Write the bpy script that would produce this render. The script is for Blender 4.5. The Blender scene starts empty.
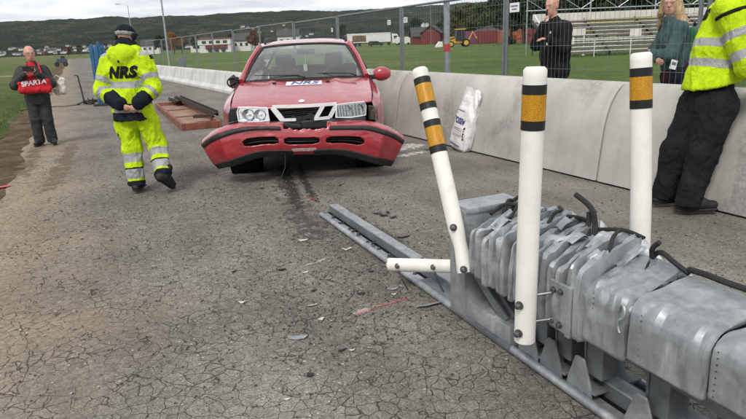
import bpy, bmesh, math, random
import numpy as np
from mathutils import Vector, Matrix, noise as mnoise
from mathutils.bvhtree import BVHTree

R = math.radians
rnd = random.Random(7)
scene = bpy.context.scene
col = scene.collection

# ------------------------------------------------------------------ camera
CAM_H, FOC, PITCH, ROLL = 1.5, 605.0 / 746.0, math.atan2(168.0, 605.0), 0.041
_F = Vector((0, math.cos(PITCH), -math.sin(PITCH)))
_u0 = Vector((0, math.sin(PITCH), math.cos(PITCH)))
_R = Vector((1, 0, 0)) * math.cos(ROLL) - _u0 * math.sin(ROLL)
_U = Vector((1, 0, 0)) * math.sin(ROLL) + _u0 * math.cos(ROLL)
cam_data = bpy.data.cameras.new('camera')
cam = bpy.data.objects.new('camera', cam_data)
col.objects.link(cam)
cam_data.sensor_width = 36.0
cam_data.lens = 36.0 * FOC
cam_data.clip_start = 0.05
cam_data.clip_end = 9000.0
m = Matrix((_R, _U, -_F)).transposed().to_4x4()
m.translation = (0, 0, CAM_H)
cam.matrix_world = m
scene.camera = cam

# ------------------------------------------------------------------ sky, sun, exposure
SUN_EL, SUN_AZ = R(48), R(200)
world = bpy.data.worlds.new('World')
scene.world = world
world.use_nodes = True
wt = world.node_tree
wt.nodes.clear()
def wn(t, **k):
    n = wt.nodes.new(t)
    for a, v in k.items():
        setattr(n, a, v)
    return n
w_out = wn('ShaderNodeOutputWorld')
w_bg = wn('ShaderNodeBackground')
sky = wn('ShaderNodeTexSky', sky_type='NISHITA', sun_disc=False)
sky.sun_elevation, sky.sun_rotation = SUN_EL, SUN_AZ
tc = wn('ShaderNodeTexCoord')
sep = wn('ShaderNodeSeparateXYZ')
wt.links.new(tc.outputs['Generated'], sep.inputs[0])
def wm(op, a, b=None):
    n = wn('ShaderNodeMath', operation=op)
    for i, v in enumerate((a, b)):
        if v is None: continue
        if isinstance(v, (int, float)): n.inputs[i].default_value = v
        else: wt.links.new(v, n.inputs[i])
    return n.outputs[0]
zz = wm('ADD', wm('MAXIMUM', sep.outputs['Z'], 0.0), 0.10)     # clouds on a flat layer overhead
comb = wn('ShaderNodeCombineXYZ')
wt.links.new(wm('DIVIDE', sep.outputs['X'], zz), comb.inputs[0])
wt.links.new(wm('DIVIDE', sep.outputs['Y'], zz), comb.inputs[1])
n1 = wn('ShaderNodeTexNoise'); n1.inputs['Scale'].default_value = 0.75; n1.inputs['Detail'].default_value = 7; n1.inputs['Roughness'].default_value = 0.58
n1.inputs['Distortion'].default_value = 0.35
wt.links.new(comb.outputs[0], n1.inputs['Vector'])
ramp = wn('ShaderNodeValToRGB')
e = ramp.color_ramp.elements
e[0].position, e[0].color = 0.32, (3.5, 3.7, 4.1, 1)
e[1].position, e[1].color = 0.60, (7.0, 7.0, 7.0, 1)
k = e.new(0.47); k.color = (5.1, 5.2, 5.5, 1)
wt.links.new(n1.outputs['Fac'], ramp.inputs[0])
mixs = wn('ShaderNodeMixRGB'); mixs.inputs[0].default_value = 0.93
wt.links.new(sky.outputs[0], mixs.inputs[1]); wt.links.new(ramp.outputs[0], mixs.inputs[2])
wt.links.new(mixs.outputs[0], w_bg.inputs[0])
w_bg.inputs[1].default_value = 0.12
wt.links.new(w_bg.outputs[0], w_out.inputs[0])

sun_d = bpy.data.lights.new('sun', 'SUN')
sun_d.energy, sun_d.angle, sun_d.color = 1.5, R(15), (1.0, 0.95, 0.88)
sun = bpy.data.objects.new('sun', sun_d)
col.objects.link(sun)
# the light comes from the direction (sin az, cos az) at the sun's elevation
_sd = Vector((math.sin(SUN_AZ) * math.cos(SUN_EL), math.cos(SUN_AZ) * math.cos(SUN_EL), math.sin(SUN_EL)))
sun.rotation_euler = (-_sd).to_track_quat('-Z', 'Y').to_euler()
sun.location = _sd * 50

vs = scene.view_settings
vs.view_transform, vs.look, vs.exposure, vs.gamma, vs.use_curve_mapping = 'Standard', 'None', 0.62, 1.0, False
scene.cycles.use_denoising = True
scene.cycles.max_bounces = 5
scene.cycles.diffuse_bounces = 2
scene.cycles.glossy_bounces = 3
scene.cycles.use_adaptive_sampling = True
scene.cycles.adaptive_threshold = 0.03
world.cycles.sampling_method = 'MANUAL'
world.cycles.sample_map_resolution = 256
scene.cycles.transparent_max_bounces = 16

# ------------------------------------------------------------------ points
def ray(px, py):
    return _F + _R * ((px - 373.0) / 605.0) + _U * ((209.5 - py) / 605.0)
def gp(px, py, z=0.0):
    d = ray(px, py)
    p = d * ((z - CAM_H) / d.z)
    return Vector((p.x, p.y, z))
def ap(px, py, Y):
    d = ray(px, py)
    p = d * (Y / d.y)
    return Vector((p.x, p.y, p.z + CAM_H))

# ------------------------------------------------------------------ object helpers
def tag(o, label=None, cat=None, group=None, kind=None):
    if label: o['label'] = label
    if cat: o['category'] = cat
    if group: o['group'] = group
    if kind: o['kind'] = kind
    return o
def empty(name, loc=(0, 0, 0), rz=0.0, label=None, cat=None, group=None):
    o = bpy.data.objects.new(name, None)
    o.empty_display_size = 0.1
    o.location = loc
    o.rotation_euler = (0, 0, rz)
    col.objects.link(o)
    return tag(o, label, cat, group)
def link(name, me, mats, parent=None, inv=None):
    o = bpy.data.objects.new(name, me)
    for mm in (mats if isinstance(mats, (list, tuple)) else [mats]):
        if mm is not None and mm.name not in [x.name for x in me.materials if x]: me.materials.append(mm)
    col.objects.link(o)
    if parent is not None:
        o.parent = parent
    return o
def copy_tree(o, parent=None):
    c = o.copy()
    col.objects.link(c)
    c.parent = parent
    for ch in list(o.children):
        copy_tree(ch, c)
    return c

class MB:
    """collects shapes into one mesh"""
    def __init__(s):
        s.v, s.f, s.mi = [], [], []
    def add(s, vs_, fs, mi=0):
        o = len(s.v)
        s.v.extend([tuple(x) for x in vs_])
        s.f.extend([tuple(i + o for i in f) for f in fs])
        s.mi.extend([mi] * len(fs))
        return s
    def box(s, c, size, rot=None, mi=0, taper=1.0):
        hx, hy, hz = size[0] / 2, size[1] / 2, size[2] / 2
        pts = []
        for z in (-1, 1):
            t = 1.0 if z < 0 else taper
            for x, y in ((-1, -1), (1, -1), (1, 1), (-1, 1)):
                p = Vector((x * hx * t, y * hy * t, z * hz))
                if rot is not None: p = rot @ p
                pts.append(p + Vector(c))
        return s.add(pts, [(3, 2, 1, 0), (4, 5, 6, 7), (0, 1, 5, 4), (1, 2, 6, 5), (2, 3, 7, 6), (3, 0, 4, 7)], mi)
    def hexa(s, p8, mi=0):
        return s.add(p8, [(3, 2, 1, 0), (4, 5, 6, 7), (0, 1, 5, 4), (1, 2, 6, 5), (2, 3, 7, 6), (3, 0, 4, 7)], mi)
    def tube(s, pts, rad, n=8, cap=True, mi=0, up=(0, 0, 1)):
        pts = [Vector(p) for p in pts]
        k_ = len(pts)
        rads = rad if isinstance(rad, (list, tuple)) else [rad] * k_
        vs_, fs = [], []
        prev = None
        for i, p in enumerate(pts):
            t = (pts[min(i + 1, k_ - 1)] - pts[max(i - 1, 0)]).normalized()
            if prev is None:
                a = Vector(up) if abs(t.dot(Vector(up))) < 0.95 else Vector((1, 0, 0))
                x = t.cross(a).normalized()
            else:
                x = (prev - t * prev.dot(t)).normalized()
            prev = x
            y = t.cross(x)
            for j in range(n):
                a = 2 * math.pi * j / n
                vs_.append(p + (x * math.cos(a) + y * math.sin(a)) * rads[i])
        for i in range(k_ - 1):
            for j in range(n):
                a, b = i * n + j, i * n + (j + 1) % n
                fs.append((a, b, b + n, a + n))
        if cap:
            fs.append(tuple(range(n - 1, -1, -1)))
            fs.append(tuple((k_ - 1) * n + j for j in range(n)))
        return s.add(vs_, fs, mi)
    def loft(s, rings, closed=True, caps=True, mi=0):
        n = len(rings[0])
        vs_ = [p for r_ in rings for p in r_]
        fs = []
        for i in range(len(rings) - 1):
            for j in range(n if closed else n - 1):
                a, b = i * n + j, i * n + (j + 1) % n
                fs.append((a, b, b + n, a + n))
        if caps and closed:
            fs.append(tuple(range(n - 1, -1, -1)))
            fs.append(tuple((len(rings) - 1) * n + j for j in range(n)))
        return s.add(vs_, fs, mi)
    def prism(s, poly, vec, mi=0):
        vec = Vector(vec)
        return s.loft([[Vector(p) for p in poly], [Vector(p) + vec for p in poly]], True, True, mi)
    def lathe(s, prof, c, axis='z', n=24, mi=0):
        rings = []
        for r_, h in prof:
            ring = []
            for j in range(n):
                a = 2 * math.pi * j / n
                q = (r_ * math.cos(a), r_ * math.sin(a), h)
                if axis == 'x': q = (h, q[0], q[1])
                if axis == 'y': q = (q[1], h, q[0])
                ring.append(Vector(q) + Vector(c))
            rings.append(ring)
        return s.loft(rings, True, True, mi)
    def mesh(s, name, smooth=False, bevel=0.0):
        me = bpy.data.meshes.new(name)
        me.from_pydata(s.v, [], s.f)
        if any(s.mi): me.polygons.foreach_set('material_index', s.mi)
        bm = bmesh.new(); bm.from_mesh(me)
        bmesh.ops.recalc_face_normals(bm, faces=bm.faces)
        if bevel > 0:
            bmesh.ops.remove_doubles(bm, verts=bm.verts, dist=1e-5)
            ed = [e_ for e_ in bm.edges if len(e_.link_faces) == 2 and e_.calc_face_angle(0) > 0.5]
            bmesh.ops.bevel(bm, geom=ed, offset=bevel, segments=2, profile=0.6, affect='EDGES', clamp_overlap=True)
        bm.to_mesh(me); bm.free()
        if smooth:
            me.polygons.foreach_set('use_smooth', [True] * len(me.polygons))
            if smooth != 'all': me.set_sharp_from_angle(angle=R(38))
        me.update()
        return me
    def build(s, name, mats, parent=None, smooth=False, bevel=0.0):
        return link(name, s.mesh(name, smooth, bevel), mats, parent)

def text_mesh(body, size, shear=0.0, extrude=0.002, bold=0.0, space=1.0):
    cu = bpy.data.curves.new('text', 'FONT')
    cu.body, cu.size, cu.shear, cu.extrude = body, size, shear, extrude
    cu.align_x, cu.align_y = 'CENTER', 'CENTER'
    cu.offset = bold
    cu.space_character = space
    o = bpy.data.objects.new('text', cu)
    col.objects.link(o)
    bpy.context.view_layer.update()
    me = bpy.data.meshes.new_from_object(o.evaluated_get(bpy.context.evaluated_depsgraph_get()))
    bpy.data.objects.remove(o)
    return me

def fbm(p, oct=4):
    return mnoise.fractal(Vector(p), 1.0, 2.0, oct)

# ------------------------------------------------------------------ materials
MAT = {}
class NT:
    def __init__(s, name):
        s.m = bpy.data.materials.new(name)
        s.m.use_nodes = True
        s.t = s.m.node_tree
        s.b = s.t.nodes['Principled BSDF']
        MAT[name] = s.m
    def n(s, t, **k):
        x = s.t.nodes.new(t)
        for a, v in k.items(): setattr(x, a, v)
        return x
    def set(s, i, v):
        if hasattr(v, 'is_output'): s.t.links.new(v, i)
        elif isinstance(v, (tuple, list)) and len(v) == 3 and i.type == 'RGBA': i.default_value = (*v, 1)
        else: i.default_value = v
    def co(s, kind='Object'):
        return s.n('ShaderNodeTexCoord').outputs[kind]
    def map(s, vec, scale=(1, 1, 1), rot=(0, 0, 0), loc=(0, 0, 0)):
        x = s.n('ShaderNodeMapping'); s.set(x.inputs[0], vec)
        x.inputs['Scale'].default_value = scale; x.inputs['Rotation'].default_value = rot; x.inputs['Location'].default_value = loc
        return x.outputs[0]
    def noise(s, vec, scale, detail=4, rough=0.55, dist=0.0):
        x = s.n('ShaderNodeTexNoise'); s.set(x.inputs['Vector'], vec)
        x.inputs['Scale'].default_value = scale; x.inputs['Detail'].default_value = detail
        x.inputs['Roughness'].default_value = rough; x.inputs['Distortion'].default_value = dist
        return x.outputs['Fac']
    def noisec(s, vec, scale, detail=3):
        x = s.n('ShaderNodeTexNoise'); s.set(x.inputs['Vector'], vec)
        x.inputs['Scale'].default_value = scale; x.inputs['Detail'].default_value = detail
        return x.outputs['Color']
    def vor(s, vec, scale, feature='F1', out='Distance', rand=1.0):
        x = s.n('ShaderNodeTexVoronoi', feature=feature); s.set(x.inputs['Vector'], vec)
        x.inputs['Scale'].default_value = scale; x.inputs['Randomness'].default_value = rand
        return x.outputs[out]
    def ramp(s, fac, stops, interp='LINEAR'):
        x = s.n('ShaderNodeValToRGB'); s.set(x.inputs[0], fac)
        x.color_ramp.interpolation = interp
        el = x.color_ramp.elements
        while len(el) < len(stops): el.new(0.5)
        for q, (p, c) in zip(el, stops):
            q.position = p
            q.color = (c, c, c, 1) if isinstance(c, (int, float)) else (*c, 1)
        return x.outputs[0]
    def mix(s, fac, a, b, mode='MIX'):
        x = s.n('ShaderNodeMixRGB', blend_type=mode)
        s.set(x.inputs[0], fac); s.set(x.inputs[1], a); s.set(x.inputs[2], b)
        return x.outputs[0]
    def math(s, op, a, b=0.5, clamp=False):
        x = s.n('ShaderNodeMath', operation=op, use_clamp=clamp)
        s.set(x.inputs[0], a); s.set(x.inputs[1], b)
        return x.outputs[0]
    def bump(s, h, strength=0.3, dist=0.01, normal=None):
        x = s.n('ShaderNodeBump'); s.set(x.inputs['Height'], h)
        x.inputs['Strength'].default_value = strength; x.inputs['Distance'].default_value = dist
        if normal is not None: s.set(x.inputs['Normal'], normal)
        return x.outputs[0]
    def vadd(s, a, b):
        x = s.n('ShaderNodeVectorMath', operation='ADD'); s.set(x.inputs[0], a); s.set(x.inputs[1], b)
        return x.outputs[0]
    def vscale(s, a, k_):
        x = s.n('ShaderNodeVectorMath', operation='SCALE'); s.set(x.inputs[0], a); x.inputs['Scale'].default_value = k_
        return x.outputs[0]
    def out(s, color=None, rough=None, metal=None, normal=None, spec=None, **k):
        if color is not None: s.set(s.b.inputs['Base Color'], color)
        if rough is not None: s.set(s.b.inputs['Roughness'], rough)
        if metal is not None: s.set(s.b.inputs['Metallic'], metal)
        if normal is not None: s.set(s.b.inputs['Normal'], normal)
        if spec is not None: s.set(s.b.inputs['Specular IOR Level'], spec)
        for a, v in k.items(): s.set(s.b.inputs[a.replace('_', ' ')], v)
        return s.m

def basic(name, c, rough=0.6, metal=0.0, var=0.18, scale=8.0, bump=0.12, bscale=None, bdist=0.003, spec=0.4, dirt=None, **k):
    """procedural stand-by: colour with two noises, uneven gloss, fine relief"""
    s = NT(name)
    v = s.co()
    f = s.noise(v, scale, 5, 0.6)
    lo = tuple(x * (1 - var) for x in c); hi = tuple(min(1, x * (1 + var)) for x in c)
    cc = s.ramp(f, [(0.3, lo), (0.7, hi)])
    if dirt:
        d = s.ramp(s.noise(v, scale * 0.35, 6, 0.65), [(0.52, 0.0), (0.72, 1.0)])
        cc = s.mix(s.math('MULTIPLY', d, dirt[1]), cc, dirt[0])
    rr = s.ramp(s.noise(v, scale * 1.7, 3), [(0.3, max(0.02, rough - 0.1)), (0.7, min(1, rough + 0.1))])
    nb = s.bump(s.noise(v, bscale or scale * 6, 4), bump, bdist)
    return s.out(cc, rr, metal, nb, spec, **k)
# ================================================================== ground
B0 = gp(412, 137.5)
RD = Vector((0.4258, -0.9048, 0)).normalized()      # along the road, towards the camera
RN = Vector((-RD.y, RD.x, 0))                       # across the road, to the right
def rp(t, m_, z=0.0):
    p = B0 + RD * t + RN * m_
    return Vector((p.x, p.y, z))
def tm(p):
    q = Vector(p) - B0
    return q.dot(RD), q.dot(RN)
FIELD_Z = 0.12

# --- asphalt: crocodile cracking, grit, dusty left side
s = NT('asphalt')
v = s.co('Generated')
v = s.co('Object')
warp = s.vadd(v, s.vscale(s.noisec(v, 3.5, 3), 0.14))
warp2 = s.vadd(warp, s.vscale(s.noisec(v, 16.0, 2), 0.035))
warp3 = s.vadd(s.vscale(v, 1.0), s.vscale(s.noisec(v, 0.9, 5), 0.9))
dsmall = s.vor(warp2, 13.0, 'DISTANCE_TO_EDGE')
dbig = s.vor(warp3, 1.25, 'DISTANCE_TO_EDGE')
sx = s.n('ShaderNodeSeparateXYZ'); s.set(sx.inputs[0], v)
across = sx.outputs['Y']                            # local y runs across the road
big = s.noise(v, 0.55, 5, 0.6)
left = s.math('MULTIPLY', s.math('ADD', across, 1.2), -0.42)           # 0 on the right .. >1 on the left
crackzone = s.math('ADD', left, s.math('MULTIPLY', s.math('SUBTRACT', big, 0.46), 2.0), True)
width = s.ramp(s.noise(v, 3.6, 4), [(0.36, 0.002), (0.70, 0.050)])
width = s.math('MULTIPLY', width, s.math('ADD', s.math('MULTIPLY', crackzone, 0.90), 0.06))
def crack(dist, w_):
    q = s.math('DIVIDE', dist, w_)
    return s.ramp(q, [(0.25, 1.0), (1.0, 0.0)])
c1 = crack(dsmall, width)
c2 = s.math('MULTIPLY', crack(dbig, s.math('MULTIPLY', width, 0.16)), 0.8)
cr = s.math('MAXIMUM', c1, c2)
grit = s.noise(v, 95.0, 3, 0.7)
grit2 = s.noise(v, 28.0, 4, 0.7)
base = s.ramp(grit, [(0.28, (0.080, 0.074, 0.064)), (0.5, (0.178, 0.164, 0.143)), (0.74, (0.320, 0.298, 0.262))])
tone = s.ramp(s.noise(v, 0.9, 6, 0.62), [(0.3, 0.72), (0.7, 1.22)])
base = s.mix(1.0, base, tone, 'MULTIPLY')
tone2 = s.ramp(s.noise(s.map(v, (0.25, 1.6, 1)), 1.3, 5, 0.6), [(0.35, 0.82), (0.65, 1.12)])
base = s.mix(1.0, base, tone2, 'MULTIPLY')
base = s.mix(1.0, base, s.ramp(grit2, [(0.3, 0.66), (0.7, 1.30)]), 'MULTIPLY')
# each cracked cell is a little different in tone
cell = s.vor(warp2, 13.0, 'F1', 'Color')
cs_ = s.n('ShaderNodeSeparateColor'); s.set(cs_.inputs[0], cell)
base = s.mix(s.math('MULTIPLY', crackzone, 0.55), base, s.mix(1.0, base, s.ramp(cs_.outputs[0], [(0, 0.8), (1, 1.2)]), 'MULTIPLY'))
# dry soil dust tracked on from the verge
dust = s.math('ADD', s.math('MULTIPLY', s.math('ADD', across, 4.45), -0.95), s.math('MULTIPLY', s.math('SUBTRACT', s.noise(v, 0.8, 6, 0.62), 0.5), 1.9), True)
base = s.mix(s.math('MULTIPLY', dust, 0.56), base, s.mix(1.0, (0.37, 0.285, 0.185), s.ramp(grit2, [(0.25, 0.62), (0.75, 1.25)]), 'MULTIPLY'))
# pale bits of stone
wv = s.vor(v, 34.0, 'F1', 'Distance')
wc = s.n('ShaderNodeSeparateColor'); s.set(wc.inputs[0], s.vor(v, 34.0, 'F1', 'Color'))
pale = s.math('MULTIPLY', s.math('LESS_THAN', wv, 0.22), s.math('GREATER_THAN', wc.outputs[0], 0.93))
base = s.mix(s.math('MULTIPLY', pale, 0.75), base, (0.46, 0.44, 0.40))
base = s.mix(s.math('MULTIPLY', cr, 0.72), base, (0.026, 0.022, 0.017))
hgt = s.math('SUBTRACT', s.math('ADD', s.math('MULTIPLY', grit, 0.35), s.math('MULTIPLY', grit2, 0.4)), s.math('MULTIPLY', cr, 1.5))
hgt = s.math('ADD', hgt, s.math('MULTIPLY', s.noise(v, 5.0, 3), 0.5))
s.out(base, 0.93, 0.0, s.bump(hgt, 0.7, 0.014), 0.18)

s = NT('soil')
v = s.co()
f = s.noise(v, 1.6, 8, 0.68)
base = s.ramp(f, [(0.3, (0.05, 0.036, 0.022)), (0.5, (0.105, 0.075, 0.045)), (0.68, (0.19, 0.14, 0.085))])
base = s.mix(1.0, base, s.ramp(s.noise(v, 30, 4, 0.7), [(0.3, 0.55), (0.7, 1.35)]), 'MULTIPLY')
s.out(base, 0.97, 0, s.bump(s.math('ADD', s.noise(v, 5, 6, 0.7), s.math('MULTIPLY', s.noise(v, 40, 3), 0.3)), 0.9, 0.05), 0.1)

def grass_mat(name, dark, light, dry):
    s = NT(name)
    v = s.co()
    f = s.noise(v, 0.22, 7, 0.62)
    b_ = s.ramp(f, [(0.36, dark), (0.60, light)])
    d_ = s.ramp(s.noise(v, 0.07, 5, 0.6, 0.5), [(0.46, 0.0), (0.66, 0.85)])
    b_ = s.mix(d_, b_, dry)
    b_ = s.mix(1.0, b_, s.ramp(s.noise(v, 1.6, 5, 0.7), [(0.3, 0.72), (0.7, 1.28)]), 'MULTIPLY')
    b_ = s.mix(1.0, b_, s.ramp(s.noise(v, 22, 4, 0.75), [(0.25, 0.45), (0.75, 1.5)]), 'MULTIPLY')
    s.out(b_, 0.95, 0, s.bump(s.noise(v, 30, 4, 0.8), 1.0, 0.04), 0.1)
grass_mat('grass', (0.060, 0.088, 0.026), (0.100, 0.128, 0.040), (0.16, 0.145, 0.070))
grass_mat('pitch_grass', (0.060, 0.105, 0.024), (0.098, 0.146, 0.036), (0.135, 0.148, 0.052))

def sheet(name, rows, mats, kind='structure', parent=None):
    """rows of points -> a quad sheet"""
    mb = MB()
    n_ = len(rows[0])
    mb.add([p for r_ in rows for p in r_], [(i * n_ + j, i * n_ + j + 1, (i + 1) * n_ + j + 1, (i + 1) * n_ + j) for i in range(len(rows) - 1) for j in range(n_ - 1)])
    o = mb.build(name, mats, parent, smooth='all')
    if parent is None: tag(o, kind=kind)
    return o
# far ground, one sheet to the horizon
rows = [[Vector((x, y, -0.05)) for x in (-4500, -600, -100, 0, 100, 600, 4500)] for y in (-300, -40, 0, 60, 300, 1200, 5200)]
sheet('ground', rows, MAT['grass'])

# left grass bank with a wavy soil edge
ts = [16 - i * 0.35 for i in range(110)] + [-22.5 - i * 3 for i in range(60)]
def wob(t, k_, a): return a * (fbm((t * k_, 3.7, a * 11)) + 0.5 * fbm((t * k_ * 4, 9.1, a)))
rows = []
for t in ts:
    e1 = -6.15 + wob(t, 0.35, 0.22) - (0.35 if t < -20 else 0)
    rows.append([rp(t, -30, 0.04), rp(t, e1 - 1.6, 0.06), rp(t, e1 - 0.35, 0.055 + wob(t, 0.8, 0.02)), rp(t, e1, -0.03)])
sheet('grass_bank', rows, MAT['grass'])
rows = []
for t in ts:
    rr = []
    for k_ in range(9):
        m_ = -6.8 + k_ * 0.2
        z = -0.012 + 0.035 * fbm((t * 1.1, m_ * 2.2, 1.0)) * math.sin(math.pi * k_ / 8) - 0.03 * math.exp(-((m_ + 6.2) / 0.12) ** 2)
        rr.append(rp(t, m_, max(z, -0.045) if k_ < 7 else -0.012))
    rows.append(rr)
sheet('soil_verge', rows, MAT['soil'])

# the road: object axes run along and across it so that the material can tell left from right
ang = math.atan2(RD.y, RD.x)
road_rows = []
for t in ts:
    e0 = -5.62 + wob(t, 0.5, 0.16)
    road_rows.append([Vector((t, e0, -0.008))] + [Vector((t, e0 + 0.10 + (1.35 - e0) * k_ / 6.0, 0.0)) for k_ in range(7)])
road = sheet('road', road_rows, MAT['asphalt'])
road.matrix_world = Matrix.Translation(B0) @ Matrix.Rotation(ang, 4, 'Z')

# field behind the barrier
rows = [[rp(t, m_, z) for m_, z in ((0.95, -0.02), (1.05, FIELD_Z), (8, FIELD_Z), (30, FIELD_Z), (120, FIELD_Z), (420, FIELD_Z))] for t in (60, 20, 5, -10, -40, -100, -200, -420)]
sheet('playing_field', rows, MAT['pitch_grass'])
basic('line_paint', (0.55, 0.56, 0.50), 0.9, var=0.3, scale=3)
def field_line(a, b, w=0.10):
    a, b = Vector(a), Vector(b)
    d = (b - a).normalized(); n_ = Vector((-d.y, d.x, 0)) * w / 2
    mb = MB(); mb.add([a - n_, b - n_, b + n_, a + n_], [(0, 1, 2, 3)])
    o = mb.build('pitch_line', MAT['line_paint']); tag(o, kind='structure')
    return o
LZ = FIELD_Z + 0.006
_a, _b = gp(184, 65.6, LZ), gp(420, 50.2, LZ)
field_line(_a - (_b - _a) * 0.25, _a + (_b - _a) * 1.0, 0.22)
field_line(gp(430, 61.5, LZ), gp(330, 67.5, LZ), 0.10)

# grass blades on the near left bank
gv, gf = [], []
rg = random.Random(3)
for i in range(26000):
    t = 4.5 - 24 * rg.random() ** 1.4
    m_ = -6.2 - 5.5 * rg.random() ** 1.3
    b_ = rp(t, m_ + wob(t, 0.35, 0.22), 0.03)
    h = 0.03 + 0.06 * rg.random() * (1.4 if m_ > -7.0 else 1)
    a = rg.random() * 6.283
    dx, dy = math.cos(a) * 0.006, math.sin(a) * 0.006
    lx, ly = (rg.random() - 0.5) * 0.06, (rg.random() - 0.5) * 0.06
    n0 = len(gv)
    gv += [(b_.x - dx, b_.y - dy, b_.z), (b_.x + dx, b_.y + dy, b_.z), (b_.x + lx, b_.y + ly, b_.z + h)]
    gf.append((n0, n0 + 1, n0 + 2))
me = bpy.data.meshes.new('grass_blades'); me.from_pydata(gv, [], gf)
basic('grass_blade', (0.075, 0.12, 0.028), 0.7, var=0.5, scale=1.5)
tag(link('grass_tufts', me, MAT['grass_blade']), 'short green grass along the left edge of the road', 'grass', kind='stuff')

# ------------------------------------------------------------------ hills
s = NT('forest_hill')
v = s.co()
f1 = s.noise(v, 0.012, 6, 0.65)
f2 = s.noise(v, 0.14, 5, 0.8)
f3 = s.vor(v, 0.12, 'F1', 'Distance')
b_ = s.ramp(f1, [(0.28, (0.012, 0.020, 0.014)), (0.48, (0.026, 0.036, 0.022)), (0.60, (0.060, 0.060, 0.032)), (0.72, (0.115, 0.088, 0.042))])
b_ = s.mix(1.0, b_, s.ramp(f3, [(0.1, 1.5), (0.8, 0.45)]), 'MULTIPLY')
b_ = s.mix(1.0, b_, s.ramp(f2, [(0.34, 0.35), (0.66, 1.8)]), 'MULTIPLY')
s.out(b_, 1.0, 0, s.bump(s.math('ADD', f2, s.math('MULTIPLY', f3, -1.0)), 1.0, 6.0), 0.0)
def hill_z(x, y):
    r = math.hypot(x, y); az = math.atan2(x, y)
    ridge = 128 + 15 * fbm((az * 2.2, 0.3, 5), 3) + 7 * fbm((az * 14, 2, 1), 3)
    ridge *= 1.0 + 0.06 * math.sin(az * 3.0)
    u = min(1, max(0, (r - 1150.0) / 1500.0))
    prof = u * u * (3 - 2 * u)
    return ridge * prof + prof * (1 - prof) * 42 * fbm((x * 0.0035, y * 0.0035, 2.2), 4) + min(1, u * 8) * 5.5 * abs(fbm((x * 0.03, y * 0.03, 7), 3)) - 1.0
def hill(name, a0, a1, r0, r1, na, nr):
    rows = []
    for i in range(nr + 1):
        r = r0 + (r1 - r0) * i / nr
        rr = []
        for j in range(na + 1):
            a = R(a0 + (a1 - a0) * j / na)
            x, y = r * math.sin(a), r * math.cos(a)
            rr.append(Vector((x, y, hill_z(x, y) + (1.0 if i == 0 else 0) - (1.1 if i == 0 else 0))))
        rows.append(rr)
    return sheet(name, rows, MAT['forest_hill'])
hill('hills', -60, 60, 1140, 2900, 640, 80)
# ================================================================== barriers and fence
s = NT('barrier_concrete')
v = s.co()
b_ = s.ramp(s.noise(v, 1.6, 6, 0.6), [(0.3, (0.36, 0.348, 0.322)), (0.7, (0.51, 0.495, 0.465))])
blot = s.ramp(s.noise(v, 1.1, 5, 0.55, 0.6), [(0.57, 0.0), (0.71, 0.6)])
blot = s.math('MULTIPLY', blot, s.ramp(s.noise(v, 24, 4, 0.8), [(0.35, 0.15), (0.62, 1.0)]))
b_ = s.mix(blot, b_, (0.13, 0.125, 0.115))
streak = s.ramp(s.noise(s.map(v, (7, 7, 0.5)), 1.0, 4, 0.6), [(0.5, 0.0), (0.75, 0.22)])
b_ = s.mix(streak, b_, (0.20, 0.19, 0.17))
pits = s.vor(v, 55, 'F1')
b_ = s.mix(s.math('MULTIPLY', s.math('LESS_THAN', pits, 0.12), 0.5), b_, (0.12, 0.115, 0.10))
s.out(b_, 0.9, 0, s.bump(s.math('ADD', s.noise(v, 50, 3, 0.7), s.math('MULTIPLY', s.noise(v, 4, 3), 0.6)), 0.25, 0.008), 0.2)
basic('pale_concrete', (0.55, 0.55, 0.52), 0.85, var=0.12, scale=2, dirt=((0.2, 0.19, 0.17), 0.5))
basic('galvanised', (0.40, 0.42, 0.44), 0.45, 0.85, var=0.2, scale=12, bump=0.1)
basic('fence_steel', (0.20, 0.215, 0.225), 0.5, 0.6, var=0.15, scale=10)
basic('white_plastic', (0.78, 0.77, 0.73), 0.45, var=0.05, scale=6, bump=0.05)
basic('notice_print', (0.16, 0.20, 0.32), 0.6, var=0.2)
basic('red_tape', (0.45, 0.05, 0.04), 0.6)

PROF = [(0.0, 0.02), (0.012, 0.12), (0.028, 0.25), (0.048, 0.42), (0.072, 0.58), (0.105, 0.71), (0.15, 0.82), (0.205, 0.90), (0.262, 0.965), (0.30, 0.988), (0.335, 0.995),
        (0.43, 0.995), (0.465, 0.985), (0.49, 0.94), (0.53, 0.55), (0.58, 0.02)]
def barrier_mesh(L_):
    mb = MB()
    xs = [0.0, 0.012, 0.04] + [L_ * k_ / 8 for k_ in range(1, 8)] + [L_ - 0.04, L_ - 0.012, L_]
    rings = []
    for i, x in enumerate(xs):
        q = 0.018 if i in (0, len(xs) - 1) else (0.006 if i in (1, len(xs) - 2) else 0.0)
        rings.append([Vector((x, (a - 0.29) * (1 - q * 1.5) + 0.29, z * (1 - q) + 0.0006 * 0)) for a, z in PROF])
    mb.loft(rings)
    return mb.mesh('concrete_barrier', smooth=True)
bm_ = barrier_mesh(4.43)
near_lab = ['grey concrete barrier segment that the person in black trousers leans on', 'grey concrete barrier segment with the white sack leaning against it', 'grey concrete barrier segment mostly hidden behind the red car']
for k_, t0 in enumerate((3.88, -0.57, -5.02)):
    o = link('concrete_barrier', bm_ if k_ == 0 else bm_, MAT['barrier_concrete'])
    o.location = rp(t0, 0); o.rotation_euler = (0, 0, ang)
    tag(o, near_lab[k_], 'barrier', 'curved grey concrete barriers beside the road')
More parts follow.
